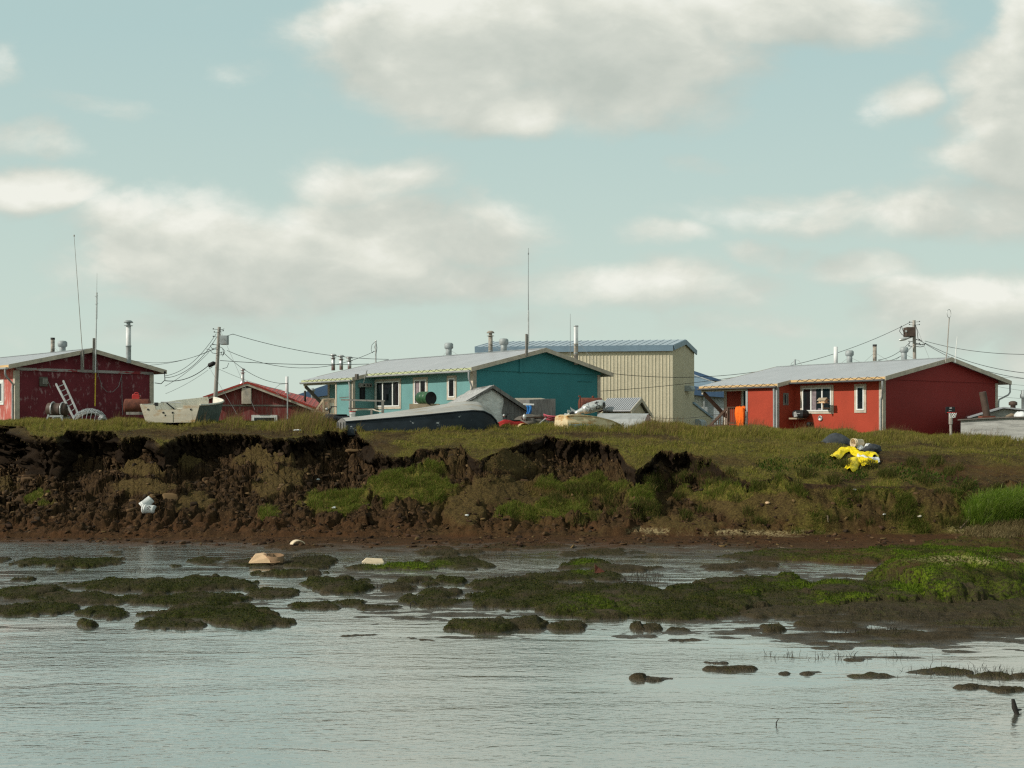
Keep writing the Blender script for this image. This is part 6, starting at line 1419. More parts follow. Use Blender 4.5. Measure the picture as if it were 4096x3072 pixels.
c = on_ground(3350, 1772); o = MB(); rows = []
tp_ = thing('black_tarp', 'humped charcoal tarp lying in the grass at the top of the bank', 'tarp', c)
for i in range(15):
    u_ = i / 14; row = []
    for j_ in range(9):
        v_ = j_ / 8; x = -.62 + 1.32 * u_; y = -.5 + 1.0 * v_; hgt = .44 * math.sin(math.pi * min(1, u_ * 1.0)) ** .8 * math.sin(math.pi * v_) ** .6 * (1.15 - .5 * u_)
        row.append((x + .05 * math.sin(v_ * 8), y, hgt + .035 * math.sin(u_ * 13 + v_ * 5) - .06 + (-.10 * u_)))
    rows.append(row)
o.loft(rows); build(o, 'sheet', BLKTARP, tp_, solid=.02)
c = on_ground(3412, 1800); c.z += .16
bucket('cream bucket tipped over on the bank with its mouth to the left', c + Vector((.34, .1, .04)), (-.93, -.36, .0), .155, .40, BUCKETC)
c = on_ground(3436, 1806); o = MB(); o.blob((0, 0, .08), (.17, .14, .13), 12, .35, 3); b = build(o, 'plastic_bag', WHITEBAG, None); b.location = c; tag(b, 'crumpled white bag against the tipped cream bucket', 'bag')
c = on_ground(3490, 1812); o = MB(); o.blob((0, 0, .1), (.30, .22, .18), 14, .35, 3); b = build(o, 'bin_bag', BLKTARP, None); b.location = c; tag(b, 'dark grey rubbish bag right of the cream bucket', 'bag')
c = on_ground(3472, 1804); o = MB(); o.blob((0, 0, .1), (.13, .12, .16), 15, .35, 3); b = build(o, 'plastic_bag', WHITEBAG, None); b.location = c; tag(b, 'pale bag resting on the dark rubbish bag', 'bag')
# cardboard on the flat
c = on_ground(1045, 2258); cb_ = thing('cardboard_box', 'collapsed pale cardboard box on the mudflat', 'box', (c.x, c.y, c.z + .02), math.radians(8))
m = MB(); m.prism([(-.32, 0, 0), (.2, 0, 0), (.14, .1, .12), (.0, .25, .17), (-.2, .22, .15)], (.0, .3, .02)); build(m, 'side', CARD, cb_)
m = MB(); m.add([(.2, -.02, .0), (.42, .0, .02), (.46, .25, .08), (.18, .2, .1)], [(0, 1, 2, 3)]); m.add([(-.3, .3, .1), (.1, .3, .19), (.15, .45, .16), (-.2, .5, .12)], [(0, 1, 2, 3)]); build(m, 'flap', CARDD, cb_, solid=.012)
c = on_ground(1098, 2250); m = MB(); m.lathe([(.21, 0), (.23, .2), (.20, .2), (.18, .02), (0, .02)], n=14); o = build(m, 'rusty_can', CARDD, None); o.location = (c.x, c.y, c.z - .02); o.rotation_euler = (.1, .05, 0); tag(o, 'short brown rusty can beside the cardboard box', 'can')
c = on_ground(1190, 2182); m = MB(); pts = [(.2 * math.cos(t), 0, .17 * math.sin(t)) for t in np.linspace(0, math.pi, 12)]; m.loft([[Vector(p) * 1.0 + Vector((0, e, 0)) for p in pts] for e in (-.12, .12)]); o = build(m, 'broken_pipe', BUCKETC, None, solid=.03); o.location = c + Vector((0, 0, -.04)); o.rotation_euler = (0, 0, .5); tag(o, 'arched half of a cream plastic pipe at the bank foot', 'pipe')
c = on_ground(1490, 2256); m = MB(); m.prism([(-.28, 0, 0), (.26, .1, -.03), (.2, .2, .05), (-.18, .05, .09)], (0, .05, .02)); o = build(m, 'pale_board', BUCKETC, None); o.location = c + Vector((0, 0, .02)); tag(o, 'pale broken board on the mossy mudflat', 'board')
c = on_ground(2395, 2296); m = MB(); m.prism([(-.1, 0, 0), (.16, .05, 0), (-.02, .05, .12), (-.1, .02, .2)], (0, .08, 0)); o = build(m, 'rusty_sheet', RUST, None); o.location = c; tag(o, 'bent rusty orange sheet standing on the mudflat', 'scrap')
a, b = on_ground(3835, 2108), on_ground(3905, 2060); m = MB(); m.bar(a + Vector((0, 0, -.05)), b + Vector((0, 0, .12)), .12, .08); tag(build(m, 'driftwood_plank', DRIFT, None, origin=a), 'grey driftwood plank slanting out of the bright grass', 'plank')
for lab, p0_, p1_, r_ in (('pale upright stake at the foot of the right bank', (3309, 2090), (3310, 2062), .025), ('thin stick lying at the edge of the grey flat', (3110, 2193), (3160, 2196), .02)):
    a = on_ground(*p0_); b = P(*p1_, a.y + .02); m = MB(); m.tube([a, b], r_, 6); tag(build(m, 'stick', DRIFT, None, origin=a), lab, 'stick')
a = P(4068, 2856, F * CAMZ / (2856 - HY)); d_ = a.y; m = MB(); m.tube([a + Vector((0, 0, -.15)), a, P(4058, 2830, d_), P(4052, 2797, d_)], [.03, .03, .034, .02], 8); m.tube([P(4062, 2840, d_), P(4084, 2838, d_ + .1)], [.02, .012], 6); tag(build(m, 'driftwood_stub', STICK, None, origin=a), 'black forked stub sticking up from the water at right', 'stick')
a = P(3108, 2902, F * CAMZ / (2902 - HY)); d_ = a.y; m = MB(); m.tube([a + Vector((0, 0, -.1)), P(3105, 2890, d_), P(3116, 2873, d_)], [.008, .007, .004], 5); tag(build(m, 'twig', STICK, None, origin=a), 'thin twig poking out of open water right of centre', 'stick')
a = P(1642, 2425, F * CAMZ / (2425 - HY)); d_ = a.y; m = MB(); m.tube([a + Vector((0, 0, -.05)), P(1642, 2412, d_), P(1652, 2405, d_), P(1668, 2418, d_)], [.012, .01, .012, .01], 5); tag(build(m, 'twig', STICK, None, origin=a), 'small bent twig at the water edge left of centre', 'stick')
# scraps of white litter
for lab, px, py, s_, mt in (('white scrap of paper on the brown slope below the overturned boat', 1270, 1920, .06, WHITEBAG), ('pale scrap below the bright green slump', 1335, 2035, .07, WHITEBAG), ('white scrap beside the dry tan slump', 1865, 2063, .07, WHITE),
                            ('orange float half buried in the right bank', 3066, 2015, .08, CARD), ('white scrap on the dark slope under the yellow suit', 3418, 1962, .07, WHITE), ('white pebble at the foot of the right bank', 3537, 2060, .05, WHITE), ('pale shell right of the white pebble', 3676, 2068, .06, TRIMW),
                            ('pale sheet lying in grass above the left scarp', 1190, 1724, .16, WHITEBAG)):
    c = on_ground(px, py); m = MB(); m.blob((0, 0, .015), (s_ * 1.0, s_ * .7, s_ * .55 if s_ < .1 else .035), int(px), .4, 2); o = build(m, 'litter_scrap', mt, None); o.location = c; tag(o, lab, 'litter', 'scraps of litter on the bank')
# ------------------------------------------------------------------ grass, hanging turf, rubble, stubble
def tint_material(name, rough=.75, trans=0.0):
    m = bpy.data.materials.new(name); m.use_nodes = True; nt = m.node_tree; b = nt.nodes['Principled BSDF']
    a = nn(nt, 'ShaderNodeAttribute', attribute_name='tint'); nt.links.new(a.outputs['Color'], b.inputs['Base Color'])
    b.inputs['Roughness'].default_value = rough; b.inputs['Specular IOR Level'].default_value = .12
    if trans:
        t = nn(nt, 'ShaderNodeBsdfTranslucent'); nt.links.new(a.outputs['Color'], t.inputs['Color']); x = nn(nt, 'ShaderNodeMixShader'); x.inputs[0].default_value = trans
        nt.links.new(b.outputs[0], x.inputs[1]); nt.links.new(t.outputs[0], x.inputs[2]); nt.links.new(x.outputs[0], nt.nodes['Material Output'].inputs['Surface'])
    return m
GRASSM = tint_material('grass_blades', .7, .38); RUBM = tint_material('peat_rubble', .95)

def np_mesh(name, vs, loops, starts, totals, tint, mat, smooth=False):
    me = bpy.data.meshes.new(name)
    me.vertices.add(len(vs)); me.vertices.foreach_set('co', vs.astype(np.float32).reshape(-1))
    me.loops.add(len(loops)); me.loops.foreach_set('vertex_index', loops.astype(np.int32))
    me.polygons.add(len(starts)); me.polygons.foreach_set('loop_start', starts.astype(np.int32)); me.polygons.foreach_set('loop_total', totals.astype(np.int32))
    if smooth: me.polygons.foreach_set('use_smooth', np.ones(len(starts), bool))
    me.update(calc_edges=True)
    at = me.attributes.new('tint', 'FLOAT_COLOR', 'POINT'); at.data.foreach_set('color', np.concatenate([tint, np.ones((len(tint), 1))], 1).astype(np.float32).reshape(-1))
    me.materials.append(mat); o = bpy.data.objects.new(name, me); COL.objects.link(o); o['kind'] = 'stuff'
    return o

def blades(name, base, h, w, lean, col, tipcol):
    """base n x 3; h, w n; lean n x 2 (metres of tip offset)."""
    n = len(base); a = rng.uniform(0, 2 * np.pi, n); side = np.stack([np.cos(a), np.sin(a) * .5, np.zeros(n)], -1)
    lv = []
    for f, wf in ((0, 1.0), (.45, .8), (.8, .45)):
        c = base + np.stack([lean[:, 0] * f * f, lean[:, 1] * f * f, h * f], -1)
        lv += [c - side * (w * wf / 2)[:, None], c + side * (w * wf / 2)[:, None]]
    lv.append(base + np.stack([lean[:, 0], lean[:, 1], h * (1 - .25 * np.clip(np.hypot(lean[:, 0], lean[:, 1]) / (np.abs(h) + 1e-3), 0, 1))], -1))
    V = np.stack(lv, 1)                                         # n,7,3
    i = np.arange(n)[:, None] * 7
    lp = np.concatenate([i + np.array([[0, 1, 3, 2, 2, 3, 5, 4, 4, 5, 6]])], 1).reshape(-1)
    st = (np.arange(n)[:, None] * 11 + np.array([[0, 4, 8]])).reshape(-1); tt = np.tile([4, 4, 3], n)
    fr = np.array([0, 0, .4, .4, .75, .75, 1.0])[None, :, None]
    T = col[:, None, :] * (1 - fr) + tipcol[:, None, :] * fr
    return np_mesh(name, V.reshape(-1, 3), lp, st, tt, T.reshape(-1, 3), GRASSM)

r0, r1 = 3, NR - NE - 2
Xs, Ys, Zs = X[r0:r1], Y[r0:r1], Z[r0:r1]
dX = np.abs(np.gradient(Xs, axis=1)); dY = np.abs(np.gradient(D[r0:r1], axis=0)) + .35 * np.abs(np.gradient(Zs, axis=0))
AREA = dX * dY
def sample(weight, n):
    p = (weight * AREA).reshape(-1); p = p / p.sum()
    k = rng.choice(p.size, n, p=p); i, j = np.divmod(k, Xs.shape[1])
    i2 = np.clip(i + rng.choice([-1, 1], n), 0, Xs.shape[0] - 1); j2 = np.clip(j + rng.choice([-1, 1], n), 0, Xs.shape[1] - 1)
    u, v = rng.uniform(0, .5, n), rng.uniform(0, .5, n)
    def mixq(A): return A[i, j] * (1 - u - v) + A[i2, j] * u + A[i, j2] * v
    return np.stack([mixq(Xs), mixq(Ys), mixq(Zs)], -1), i, j
gX, gY, gpx, gpy = Xs, Ys, PXV[r0:r1], PYV[r0:r1]
g_grass, g_tan, g_face, g_top, g_inB = A_grass[r0:r1], A_tan[r0:r1], face[r0:r1], top[r0:r1], inB[r0:r1]
inframe = (np.abs(KK[r0:r1]) < .60)
tallm = np.zeros(Xs.shape)
for (bx, by, rx, ry, s) in [(1235, 1712, 95, 24, 1.0), (1120, 1718, 70, 14, .6), (930, 1706, 42, 14, .7), (1400, 1718, 50, 10, .5), (2640, 1728, 150, 18, .55), (2590, 1712, 40, 14, .55), (2960, 1735, 150, 18, .45), (3020, 1738, 50, 14, .55),
                            (3240, 1745, 120, 16, .45), (3230, 1752, 36, 14, .6), (3370, 1745, 60, 14, .4), (3560, 1752, 120, 16, .4), (500, 1700, 90, 12, .4), (800, 1702, 80, 10, .4), (1700, 1712, 420, 10, .3), (2350, 1716, 250, 12, .35),
                            (230, 1705, 260, 16, .35), (3900, 1770, 220, 16, .4), (2820, 1740, 60, 20, .5), (2280, 1730, 200, 10, .25)]:
    tallm = np.maximum(tallm, s * sst(1.5, .5, np.hypot((gpx - bx) / rx, (gpy - by) / ry)))
house_front = np.where((Ys > 48) & (Ys < 54.5), 1.0, 0)
def colours(n, sets, wts, jit=.22):
    k = rng.choice(len(sets), n, p=np.array(wts) / sum(wts)); c = np.array(sets)[k] * (1 + rng.uniform(-jit, jit, (n, 1))); return c
GREENS = [(.15, .165, .024), (.21, .21, .034), (.28, .24, .05), (.085, .10, .017), (.31, .23, .07), (.37, .27, .11)]
# plateau and grassy bank
wt = np.where(g_top & inframe & (Ys < 60), (.04 + g_grass) * (1 + 1.5 * tallm) * np.clip(.75 + 1.6 * fbm(Xs * .9, Ys * 1.2, 3, 90), .12, 1.6) * np.where(Ys < 50, 1.0, .45), 0)
N1 = 215000
b, i, j = sample(wt, N1); gm = g_grass[i, j]; tm = tallm[i, j]
clump = np.clip(.6 + 1.3 * fbm(b[:, 0] * 1.1, b[:, 1] * 1.1, 3, 91), .2, 1.8)
h = (.05 + .11 * gm * clump) * rng.uniform(.6, 1.3, N1) + tm * rng.uniform(.25, .85, N1) * .75
c = colours(N1, GREENS, [3, 4, 3, 2, 1.3, .8]); dry = np.clip(.5 + 1.3 * fbm(b[:, 0] * .35, b[:, 1] * .6, 3, 92), 0, 1)[:, None] * (1 - .5 * gm[:, None])
c = c * (1 - .6 * dry) + np.array([.26, .18, .065]) * .6 * dry
wnd = np.stack([rng.normal(.25, .35, N1) * h, rng.normal(0, .3, N1) * h], -1)
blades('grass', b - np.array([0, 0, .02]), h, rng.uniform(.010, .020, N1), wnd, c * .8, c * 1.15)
# seed stems above the tall patches
wt = np.where(g_top & inframe & (tallm > .35) & (Ys < 52), tallm ** 2, 0); N2 = 2600
b, i, j = sample(wt, N2); h = rng.uniform(.5, 1.05, N2) * (.45 + .55 * tallm[i, j]); c = colours(N2, [(.16, .11, .05), (.19, .10, .06), (.12, .10, .035)], [2, 1.4, 1])
blades('seed_stems', b, h, rng.uniform(.008, .013, N2), np.stack([rng.normal(.2, .2, N2) * h, rng.normal(0, .2, N2) * h], -1), c, c * 1.2)
# slumped turf and right bank
wt = np.where(g_inB & inframe, np.clip(g_grass, 0, 1) * np.clip(.7 + 1.8 * fbm(Xs * 1.1, Ys * 1.3, 3, 89), .05, 1.6) + .10 * g_tan, 0); N3 = 105000
b, i, j = sample(wt, N3); gm = g_grass[i, j]; cl = np.clip(.55 + 1.5 * fbm(b[:, 0] * 1.6, b[:, 1] * 1.6, 3, 93), .15, 1.8)
h = (.03 + .17 * gm * cl) * rng.uniform(.45, 1.5, N3); rsd = sst(2800, 3200, PXV[r0:r1][i, j])[:, None]
c = colours(N3, [(.11, .15, .02), (.165, .20, .03), (.08, .105, .016), (.21, .20, .045), (.26, .19, .07)], [3, 3, 2, 1.8, 1.4])
c = c * (1 - .25 * rsd) ; tn = (g_tan[i, j] > gm)[:, None]; c = np.where(tn, np.array([.22, .15, .055]) * rng.uniform(.6, 1.3, (N3, 1)), c)
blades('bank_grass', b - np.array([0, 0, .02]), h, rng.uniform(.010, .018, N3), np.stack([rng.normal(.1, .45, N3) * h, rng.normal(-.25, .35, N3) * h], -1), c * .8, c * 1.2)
# turf fringe hanging over the broken edge
jj = rng.integers(0, NC, 13000); jj = jj[(np.abs(K[jj]) < .60) & (nosc[jj] < .6)]; N4 = len(jj); rowk = rng.integers(iC1 - 9, iC1 + 3, N4)
b = np.stack([X[rowk, jj], Y[rowk, jj] - .02, Z[rowk, jj]], -1) + rng.uniform(-.03, .03, (N4, 3)); cl = np.clip(.5 + 1.4 * fbm(b[:, 0] * 2.5, b[:, 2] * 0, 3, 94), .1, 1.7)
h = -rng.uniform(.03, .15, N4) * cl; c = colours(N4, [(.11, .07, .03), (.17, .11, .045), (.07, .048, .024), (.12, .11, .03)], [3, 2, 3, 1])
blades('hanging_turf', b, h, rng.uniform(.010, .022, N4), np.stack([rng.normal(0, .25, N4) * -h, -rng.uniform(.1, .5, N4) * -h], -1), c, c * .8)
# bright tall clump and dry grass at the right end of the bank
def clumpgrass(name, ells, n, hr, sets, wts, down=0.0, wd=(.012, .02)):
    m_ = np.zeros(Xs.shape)
    for (bx, by, rx, ry) in ells: m_ = np.maximum(m_, sst(1.15, .6, np.hypot((gpx - bx) / rx, (gpy - by) / ry)))
    m_ = m_ * (Ys < 46)
    b, i, j = sample(m_ + 1e-12, n); q = m_[i, j]; h = rng.uniform(*hr, n) * (.4 + .6 * q); c = colours(n, sets, wts)
    return blades(name, b - np.array([0, 0, .02]), h, rng.uniform(*wd, n), np.stack([rng.normal(-.05, .4, n) * h, rng.normal(-.45, .3, n) * h], -1), c * .75, c * 1.15)
clumpgrass('tall_bright_grass', [(4000, 2055, 150, 42), (3930, 2085, 80, 24), (4120, 2040, 160, 50)], 9000, (.22, .85), [(.20, .30, .035), (.26, .35, .055), (.13, .22, .025), (.36, .40, .15)], [3, 3, 2, 1])
clumpgrass('dry_grass', [(4010, 2125, 110, 26), (3920, 2132, 70, 16), (4080, 2115, 60, 24)], 3500, (.12, .35), [(.36, .28, .14), (.26, .2, .1), (.18, .15, .06)], [2, 2, 1])
_r = random.Random(3)
TUS = [(2575, 2045, 80, 44), (2440, 2000, 50, 40), (2220, 2010, 40, 36), (2340, 1965, 120, 24)] + [(_r.uniform(2300, 4050), _r.uniform(1850, 2105), _r.uniform(14, 48), _r.uniform(8, 20)) for _ in range(60)]
clumpgrass('dark_tussocks', TUS, 17000, (.10, .34), [(.085, .105, .02), (.15, .15, .036), (.21, .15, .06), (.055, .06, .016)], [3, 2, 2, 2])
clumpgrass('broad_leaves', [(3640, 1880, 110, 30), (3860, 1950, 70, 50), (3420, 1900, 60, 30), (3300, 1850, 120, 40), (3120, 1860, 120, 30), (3700, 1915, 130, 30)], 2200, (.05, .14), [(.07, .12, .018), (.11, .15, .028), (.05, .075, .014)], [3, 2, 2], wd=(.03, .06))
# peat rubble
bm = bmesh.new(); bmesh.ops.create_cube(bm, size=1.5); bmesh.ops.bevel(bm, geom=bm.edges[:], offset=.22, segments=1, affect='EDGES'); bmesh.ops.triangulate(bm, faces=bm.faces[:]); IV = np.array([v.co[:] for v in bm.verts]); IF = np.array([[v.index for v in f.verts] for f in bm.faces]); bm.free()
def rubble(name, wt, n, smin, smax, sets, wts, flat=.6, sink=.25):
    b, i, j = sample(wt, n); s = smin * (smax / smin) ** (rng.uniform(0, 1, n) ** 2.2)
    ax = np.stack([s * rng.uniform(.7, 1.6, n), s * rng.uniform(.7, 1.3, n), s * rng.uniform(flat * .6, flat * 1.3, n)], -1)
    V = IV[None] * (1 + rng.uniform(-.30, .30, (n, len(IV), 1))) * ax[:, None, :]
    a = rng.uniform(0, 2 * np.pi, n); t = rng.normal(0, .5, n); ca, sa, ct, st_ = np.cos(a)[:, None], np.sin(a)[:, None], np.cos(t)[:, None], np.sin(t)[:, None]
    x, y, z = V[..., 0], V[..., 1], V[..., 2]; y, z = y * ct - z * st_, y * st_ + z * ct; x, y = x * ca - y * sa, x * sa + y * ca
    V = np.stack([x, y, z], -1) + b[:, None, :] + np.array([0, 0, 1]) * (ax[:, 2] * (.5 - sink))[:, None, None]
    lp = (IF[None] + (np.arange(n) * len(IV))[:, None, None]).reshape(-1); nf = n * len(IF)
    c = np.repeat(colours(n, sets, wts, .3), len(IV), 0)
    return np_mesh(name, V.reshape(-1, 3), lp, np.arange(nf) * 3, np.full(nf, 3), c, RUBM)
PEATS = [(.030, .019, .011), (.060, .036, .019), (.10, .060, .030), (.042, .029, .019), (.14, .09, .044)]
bare = np.where(g_inB & inframe & ~g_face, (1 - .93 * g_grass) * (1 - .88 * g_tan) * (1 - .6 * sst(2700, 3300, gpx)), 0)
rubble('peat_rubble', bare * sst(0, 6, Ys - FOOT + 2), 7000, .018, .11, PEATS, [3, 4, 2.2, 2, .7])
rubble('peat_blocks', bare * sst(.5, 4, Ys - FOOT) * sst(1900, 1300, gpx), 260, .10, .34, PEATS, [2, 4, 2, 1, .8], .4, .45)
ft = np.where((D[r0:r1] > 30.2) & (D[r0:r1] < 34) & inframe & (Zs > .015), 1.0, 0) * np.clip(fbm(Xs * .8, Ys * 1.2, 3, 95) + .25, 0, 1) * (1 - .7 * sst(3200, 3600, gpx))
rubble('foot_rubble', ft, 2400, .015, .09, [(.030, .018, .011), (.055, .030, .018), (.085, .05, .026), (.12, .08, .035)], [3, 3, 2, .6], .5, .35)
# mossy texture of the islands: short moss tufts
ms_ = np.where((D[r0:r1] < FOOT) & inframe & (Zs > .03), A_alg[r0:r1], 0); N5 = 60000
b, i, j = sample(ms_, N5); br_ = A_brt[r0:r1][i, j][:, None]; h = rng.uniform(.010, .035, N5) * (1 + 1.4 * br_[:, 0])
c = colours(N5, [(.025, .034, .005), (.050, .058, .009), (.015, .022, .004), (.09, .078, .022)], [3, 2, 2, 1]) * (1 - br_) + colours(N5, [(.085, .145, .009), (.14, .20, .016), (.05, .085, .006)], [2, 2, 1]) * br_
blades('moss', b - np.array([0, 0, .005]), h, rng.uniform(.012, .026, N5), rng.normal(0, .012, (N5, 2)), c, c * 1.15)
# dead stubble on the flat
sb = np.zeros(Xs.shape)
for (bx, by, rx, ry) in [(1230, 2245, 130, 26), (560, 2290, 90, 14), (1560, 2350, 90, 14), (1960, 2225, 130, 16), (2030, 2320, 90, 14), (2560, 2330, 130, 20), (3480, 2530, 170, 20), (3620, 2470, 200, 24), (3950, 2500, 160, 20), (3300, 2640, 400, 16), (3850, 2700, 260, 26), (2580, 2300, 80, 12), (3400, 2450, 180, 20)]:
    sb = np.maximum(sb, sst(1.2, .4, np.hypot((gpx - bx) / rx, (gpy - by) / ry)))
N6 = 1700; b, i, j = sample(sb + 1e-12, N6); b[:, 2] = np.maximum(b[:, 2], -.03); h = rng.uniform(.04, .15, N6); c = colours(N6, [(.05, .042, .03), (.09, .07, .045), (.03, .026, .02)], [2, 1, 2])
blades('stubble', b, h, rng.uniform(.006, .011, N6), np.stack([rng.normal(0, .5, N6) * h, rng.normal(0, .4, N6) * h], -1), c, c)
SUN_E = 3.7
CLOUD_LO = (5.2, 5.6, 5.05); CLOUD_MID = (6.4, 6.65, 5.95); CLOUD_HI = (7.6, 7.7, 6.85); CLOUD_TOP = (8.9, 8.9, 8.1)
SKY_TINT = (1.0, 1.05, .80)
AIR_LO = (6.25, 7.15, 6.3); AIR_HI = (4.9, 6.65, 6.5)
# ------------------------------------------------------------------ sky, sun, camera
SUN_AZ = Vector((-.93, -.37, 0)).normalized(); EL = math.radians(33)
to_sun = Vector((SUN_AZ.x * math.cos(EL), SUN_AZ.y * math.cos(EL), math.sin(EL)))
sl = bpy.data.lights.new('sun', 'SUN'); sl.energy = SUN_E; sl.angle = math.radians(.6); sl.color = (1, .94, .84)
so_ = bpy.data.objects.new('sun', sl); COL.objects.link(so_); so_.rotation_euler = (-to_sun).to_track_quat('-Z', 'Y').to_euler(); so_.location = (-30, -10, 40)

W = bpy.data.worlds.new('World'); SC.world = W; W.use_nodes = True; nt = W.node_tree; L = nt.links
for n in list(nt.nodes): nt.nodes.remove(n)
def cloud_group():
    g = bpy.data.node_groups.new('cloud_density', 'ShaderNodeTree')
    g.interface.new_socket('Vector', in_out='INPUT', socket_type='NodeSocketVector')
    g.interface.new_socket('Density', in_out='OUTPUT', socket_type='NodeSocketFloat')
    gi = nn(g, 'NodeGroupInput'); go = nn(g, 'NodeGroupOutput'); K_ = g.links
    n = nn(g, 'ShaderNodeTexNoise'); n.inputs['Scale'].default_value = 7; n.inputs['Detail'].default_value = 8; n.inputs['Roughness'].default_value = .55
    mp = nn(g, 'ShaderNodeMapping'); mp.inputs['Scale'].default_value = (1, 1.5, 1); K_.new(gi.outputs[0], mp.inputs[0]); K_.new(mp.outputs[0], n.inputs['Vector'])
    w = nn(g, 'ShaderNodeVectorMath', operation='SUBTRACT'); K_.new(n.outputs['Color'], w.inputs[0]); w.inputs[1].default_value = (.5, .5, .5)
    ws = nn(g, 'ShaderNodeVectorMath', operation='MULTIPLY'); K_.new(w.outputs[0], ws.inputs[0]); ws.inputs[1].default_value = (.10, .06, 0)
    pv = nn(g, 'ShaderNodeVectorMath', operation='ADD'); K_.new(gi.outputs[0], pv.inputs[0]); K_.new(ws.outputs[0], pv.inputs[1])
    last = None
    for (px, py, rx, ry, st) in CLOUDS:
        s = nn(g, 'ShaderNodeVectorMath', operation='SUBTRACT'); K_.new(pv.outputs[0], s.inputs[0]); s.inputs[1].default_value = ((px - CX) / F, (HY - py) / F, 0)
        q = nn(g, 'ShaderNodeVectorMath', operation='MULTIPLY'); K_.new(s.outputs[0], q.inputs[0]); q.inputs[1].default_value = (F / rx, F / ry, 0)
        l = nn(g, 'ShaderNodeVectorMath', operation='LENGTH'); K_.new(q.outputs[0], l.inputs[0])
        r = nn(g, 'ShaderNodeMapRange', interpolation_type='SMOOTHSTEP'); r.inputs['From Min'].default_value = 1.4; r.inputs['From Max'].default_value = .25; r.inputs['To Max'].default_value = st
        K_.new(l.outputs['Value'], r.inputs['Value'])
        if last is None: last = r.outputs[0]
        else:
            a = nn(g, 'ShaderNodeMath', operation='MAXIMUM'); K_.new(last, a.inputs[0]); K_.new(r.outputs[0], a.inputs[1]); last = a.outputs[0]
    n2 = nn(g, 'ShaderNodeTexNoise'); n2.inputs['Scale'].default_value = 10; n2.inputs['Detail'].default_value = 11; n2.inputs['Roughness'].default_value = .57; n2.inputs['Distortion'].default_value = .3
    mp2 = nn(g, 'ShaderNodeMapping'); mp2.inputs['Scale'].default_value = (1, 1.7, 1); K_.new(gi.outputs[0], mp2.inputs[0]); K_.new(mp2.outputs[0], n2.inputs['Vector'])
    m1 = nn(g, 'ShaderNodeMapRange'); m1.inputs['From Min'].default_value = .3; m1.inputs['From Max'].default_value = .7; m1.inputs['To Min'].default_value = -.27; m1.inputs['To Max'].default_value = .25
    K_.new(n2.outputs['Fac'], m1.inputs['Value'])
    ad = nn(g, 'ShaderNodeMath', operation='ADD'); K_.new(last, ad.inputs[0]); K_.new(m1.outputs[0], ad.inputs[1])
    K_.new(ad.outputs[0], go.inputs[0])
    return g
CLOUDS = [(2450, 1300, 900, 80, .40), (650, 1310, 800, 80, .36), (3350, 1300, 600, 80, .40), (1500, 600, 260, 50, .34), (2900, 640, 380, 50, .34), (1520, 120, 330, 260, 1.0), (1820, 180, 640, 330, 1.2), (2400, 150, 760, 330, 1.25), (3000, 20, 820, 200, 1.05), (2000, 420, 560, 160, .95), (2500, 330, 560, 210, .95),
          (600, 860, 360, 170, .85), (800, 1030, 540, 260, 1.15), (1300, 1060, 640, 230, 1.1), (1480, 740, 380, 150, .7), (1480, 930, 520, 220, .85), (1880, 960, 360, 180, .85),
          (1800, 1130, 560, 140, .8), (850, 1190, 620, 70, .85), (120, 730, 420, 110, .85), (120, 560, 360, 80, .55), (0, 260, 120, 140, .5),
          (4080, 400, 360, 360, 1.1), (4100, 660, 420, 190, 1.0), (4140, 130, 230, 280, 1.1), (3620, 390, 220, 120, .75), (3250, 830, 500, 120, .75), (3850, 860, 640, 150, .8),
          (3080, 1010, 260, 85, .68), (3480, 1080, 300, 85, .62), (2550, 1150, 700, 150, .75), (3900, 1230, 560, 190, .9), (4250, 1330, 340, 240, .95),
          (2600, 920, 280, 70, .5), (400, 420, 300, 60, .35), (1000, 260, 200, 60, .38)]
cg = cloud_group()
tc = nn(nt, 'ShaderNodeTexCoord'); sp = nn(nt, 'ShaderNodeSeparateXYZ'); L.new(tc.outputs['Generated'], sp.inputs[0])
ya = nn(nt, 'ShaderNodeMath', operation='ABSOLUTE'); L.new(sp.outputs[1], ya.inputs[0])
ym = nn(nt, 'ShaderNodeMath', operation='MAXIMUM'); L.new(ya.outputs[0], ym.inputs[0]); ym.inputs[1].default_value = .08
da = nn(nt, 'ShaderNodeMath', operation='DIVIDE'); L.new(sp.outputs[0], da.inputs[0]); L.new(ym.outputs[0], da.inputs[1])
db = nn(nt, 'ShaderNodeMath', operation='DIVIDE'); L.new(sp.outputs[2], db.inputs[0]); L.new(ym.outputs[0], db.inputs[1])
cv = nn(nt, 'ShaderNodeCombineXYZ'); L.new(da.outputs[0], cv.inputs[0]); L.new(db.outputs[0], cv.inputs[1])
d1 = nn(nt, 'ShaderNodeGroup'); d1.node_tree = cg; L.new(cv.outputs[0], d1.inputs[0])
of = nn(nt, 'ShaderNodeVectorMath', operation='ADD'); L.new(cv.outputs[0], of.inputs[0]); of.inputs[1].default_value = (-.016, .030, 0)
d2 = nn(nt, 'ShaderNodeGroup'); d2.node_tree = cg; L.new(of.outputs[0], d2.inputs[0])
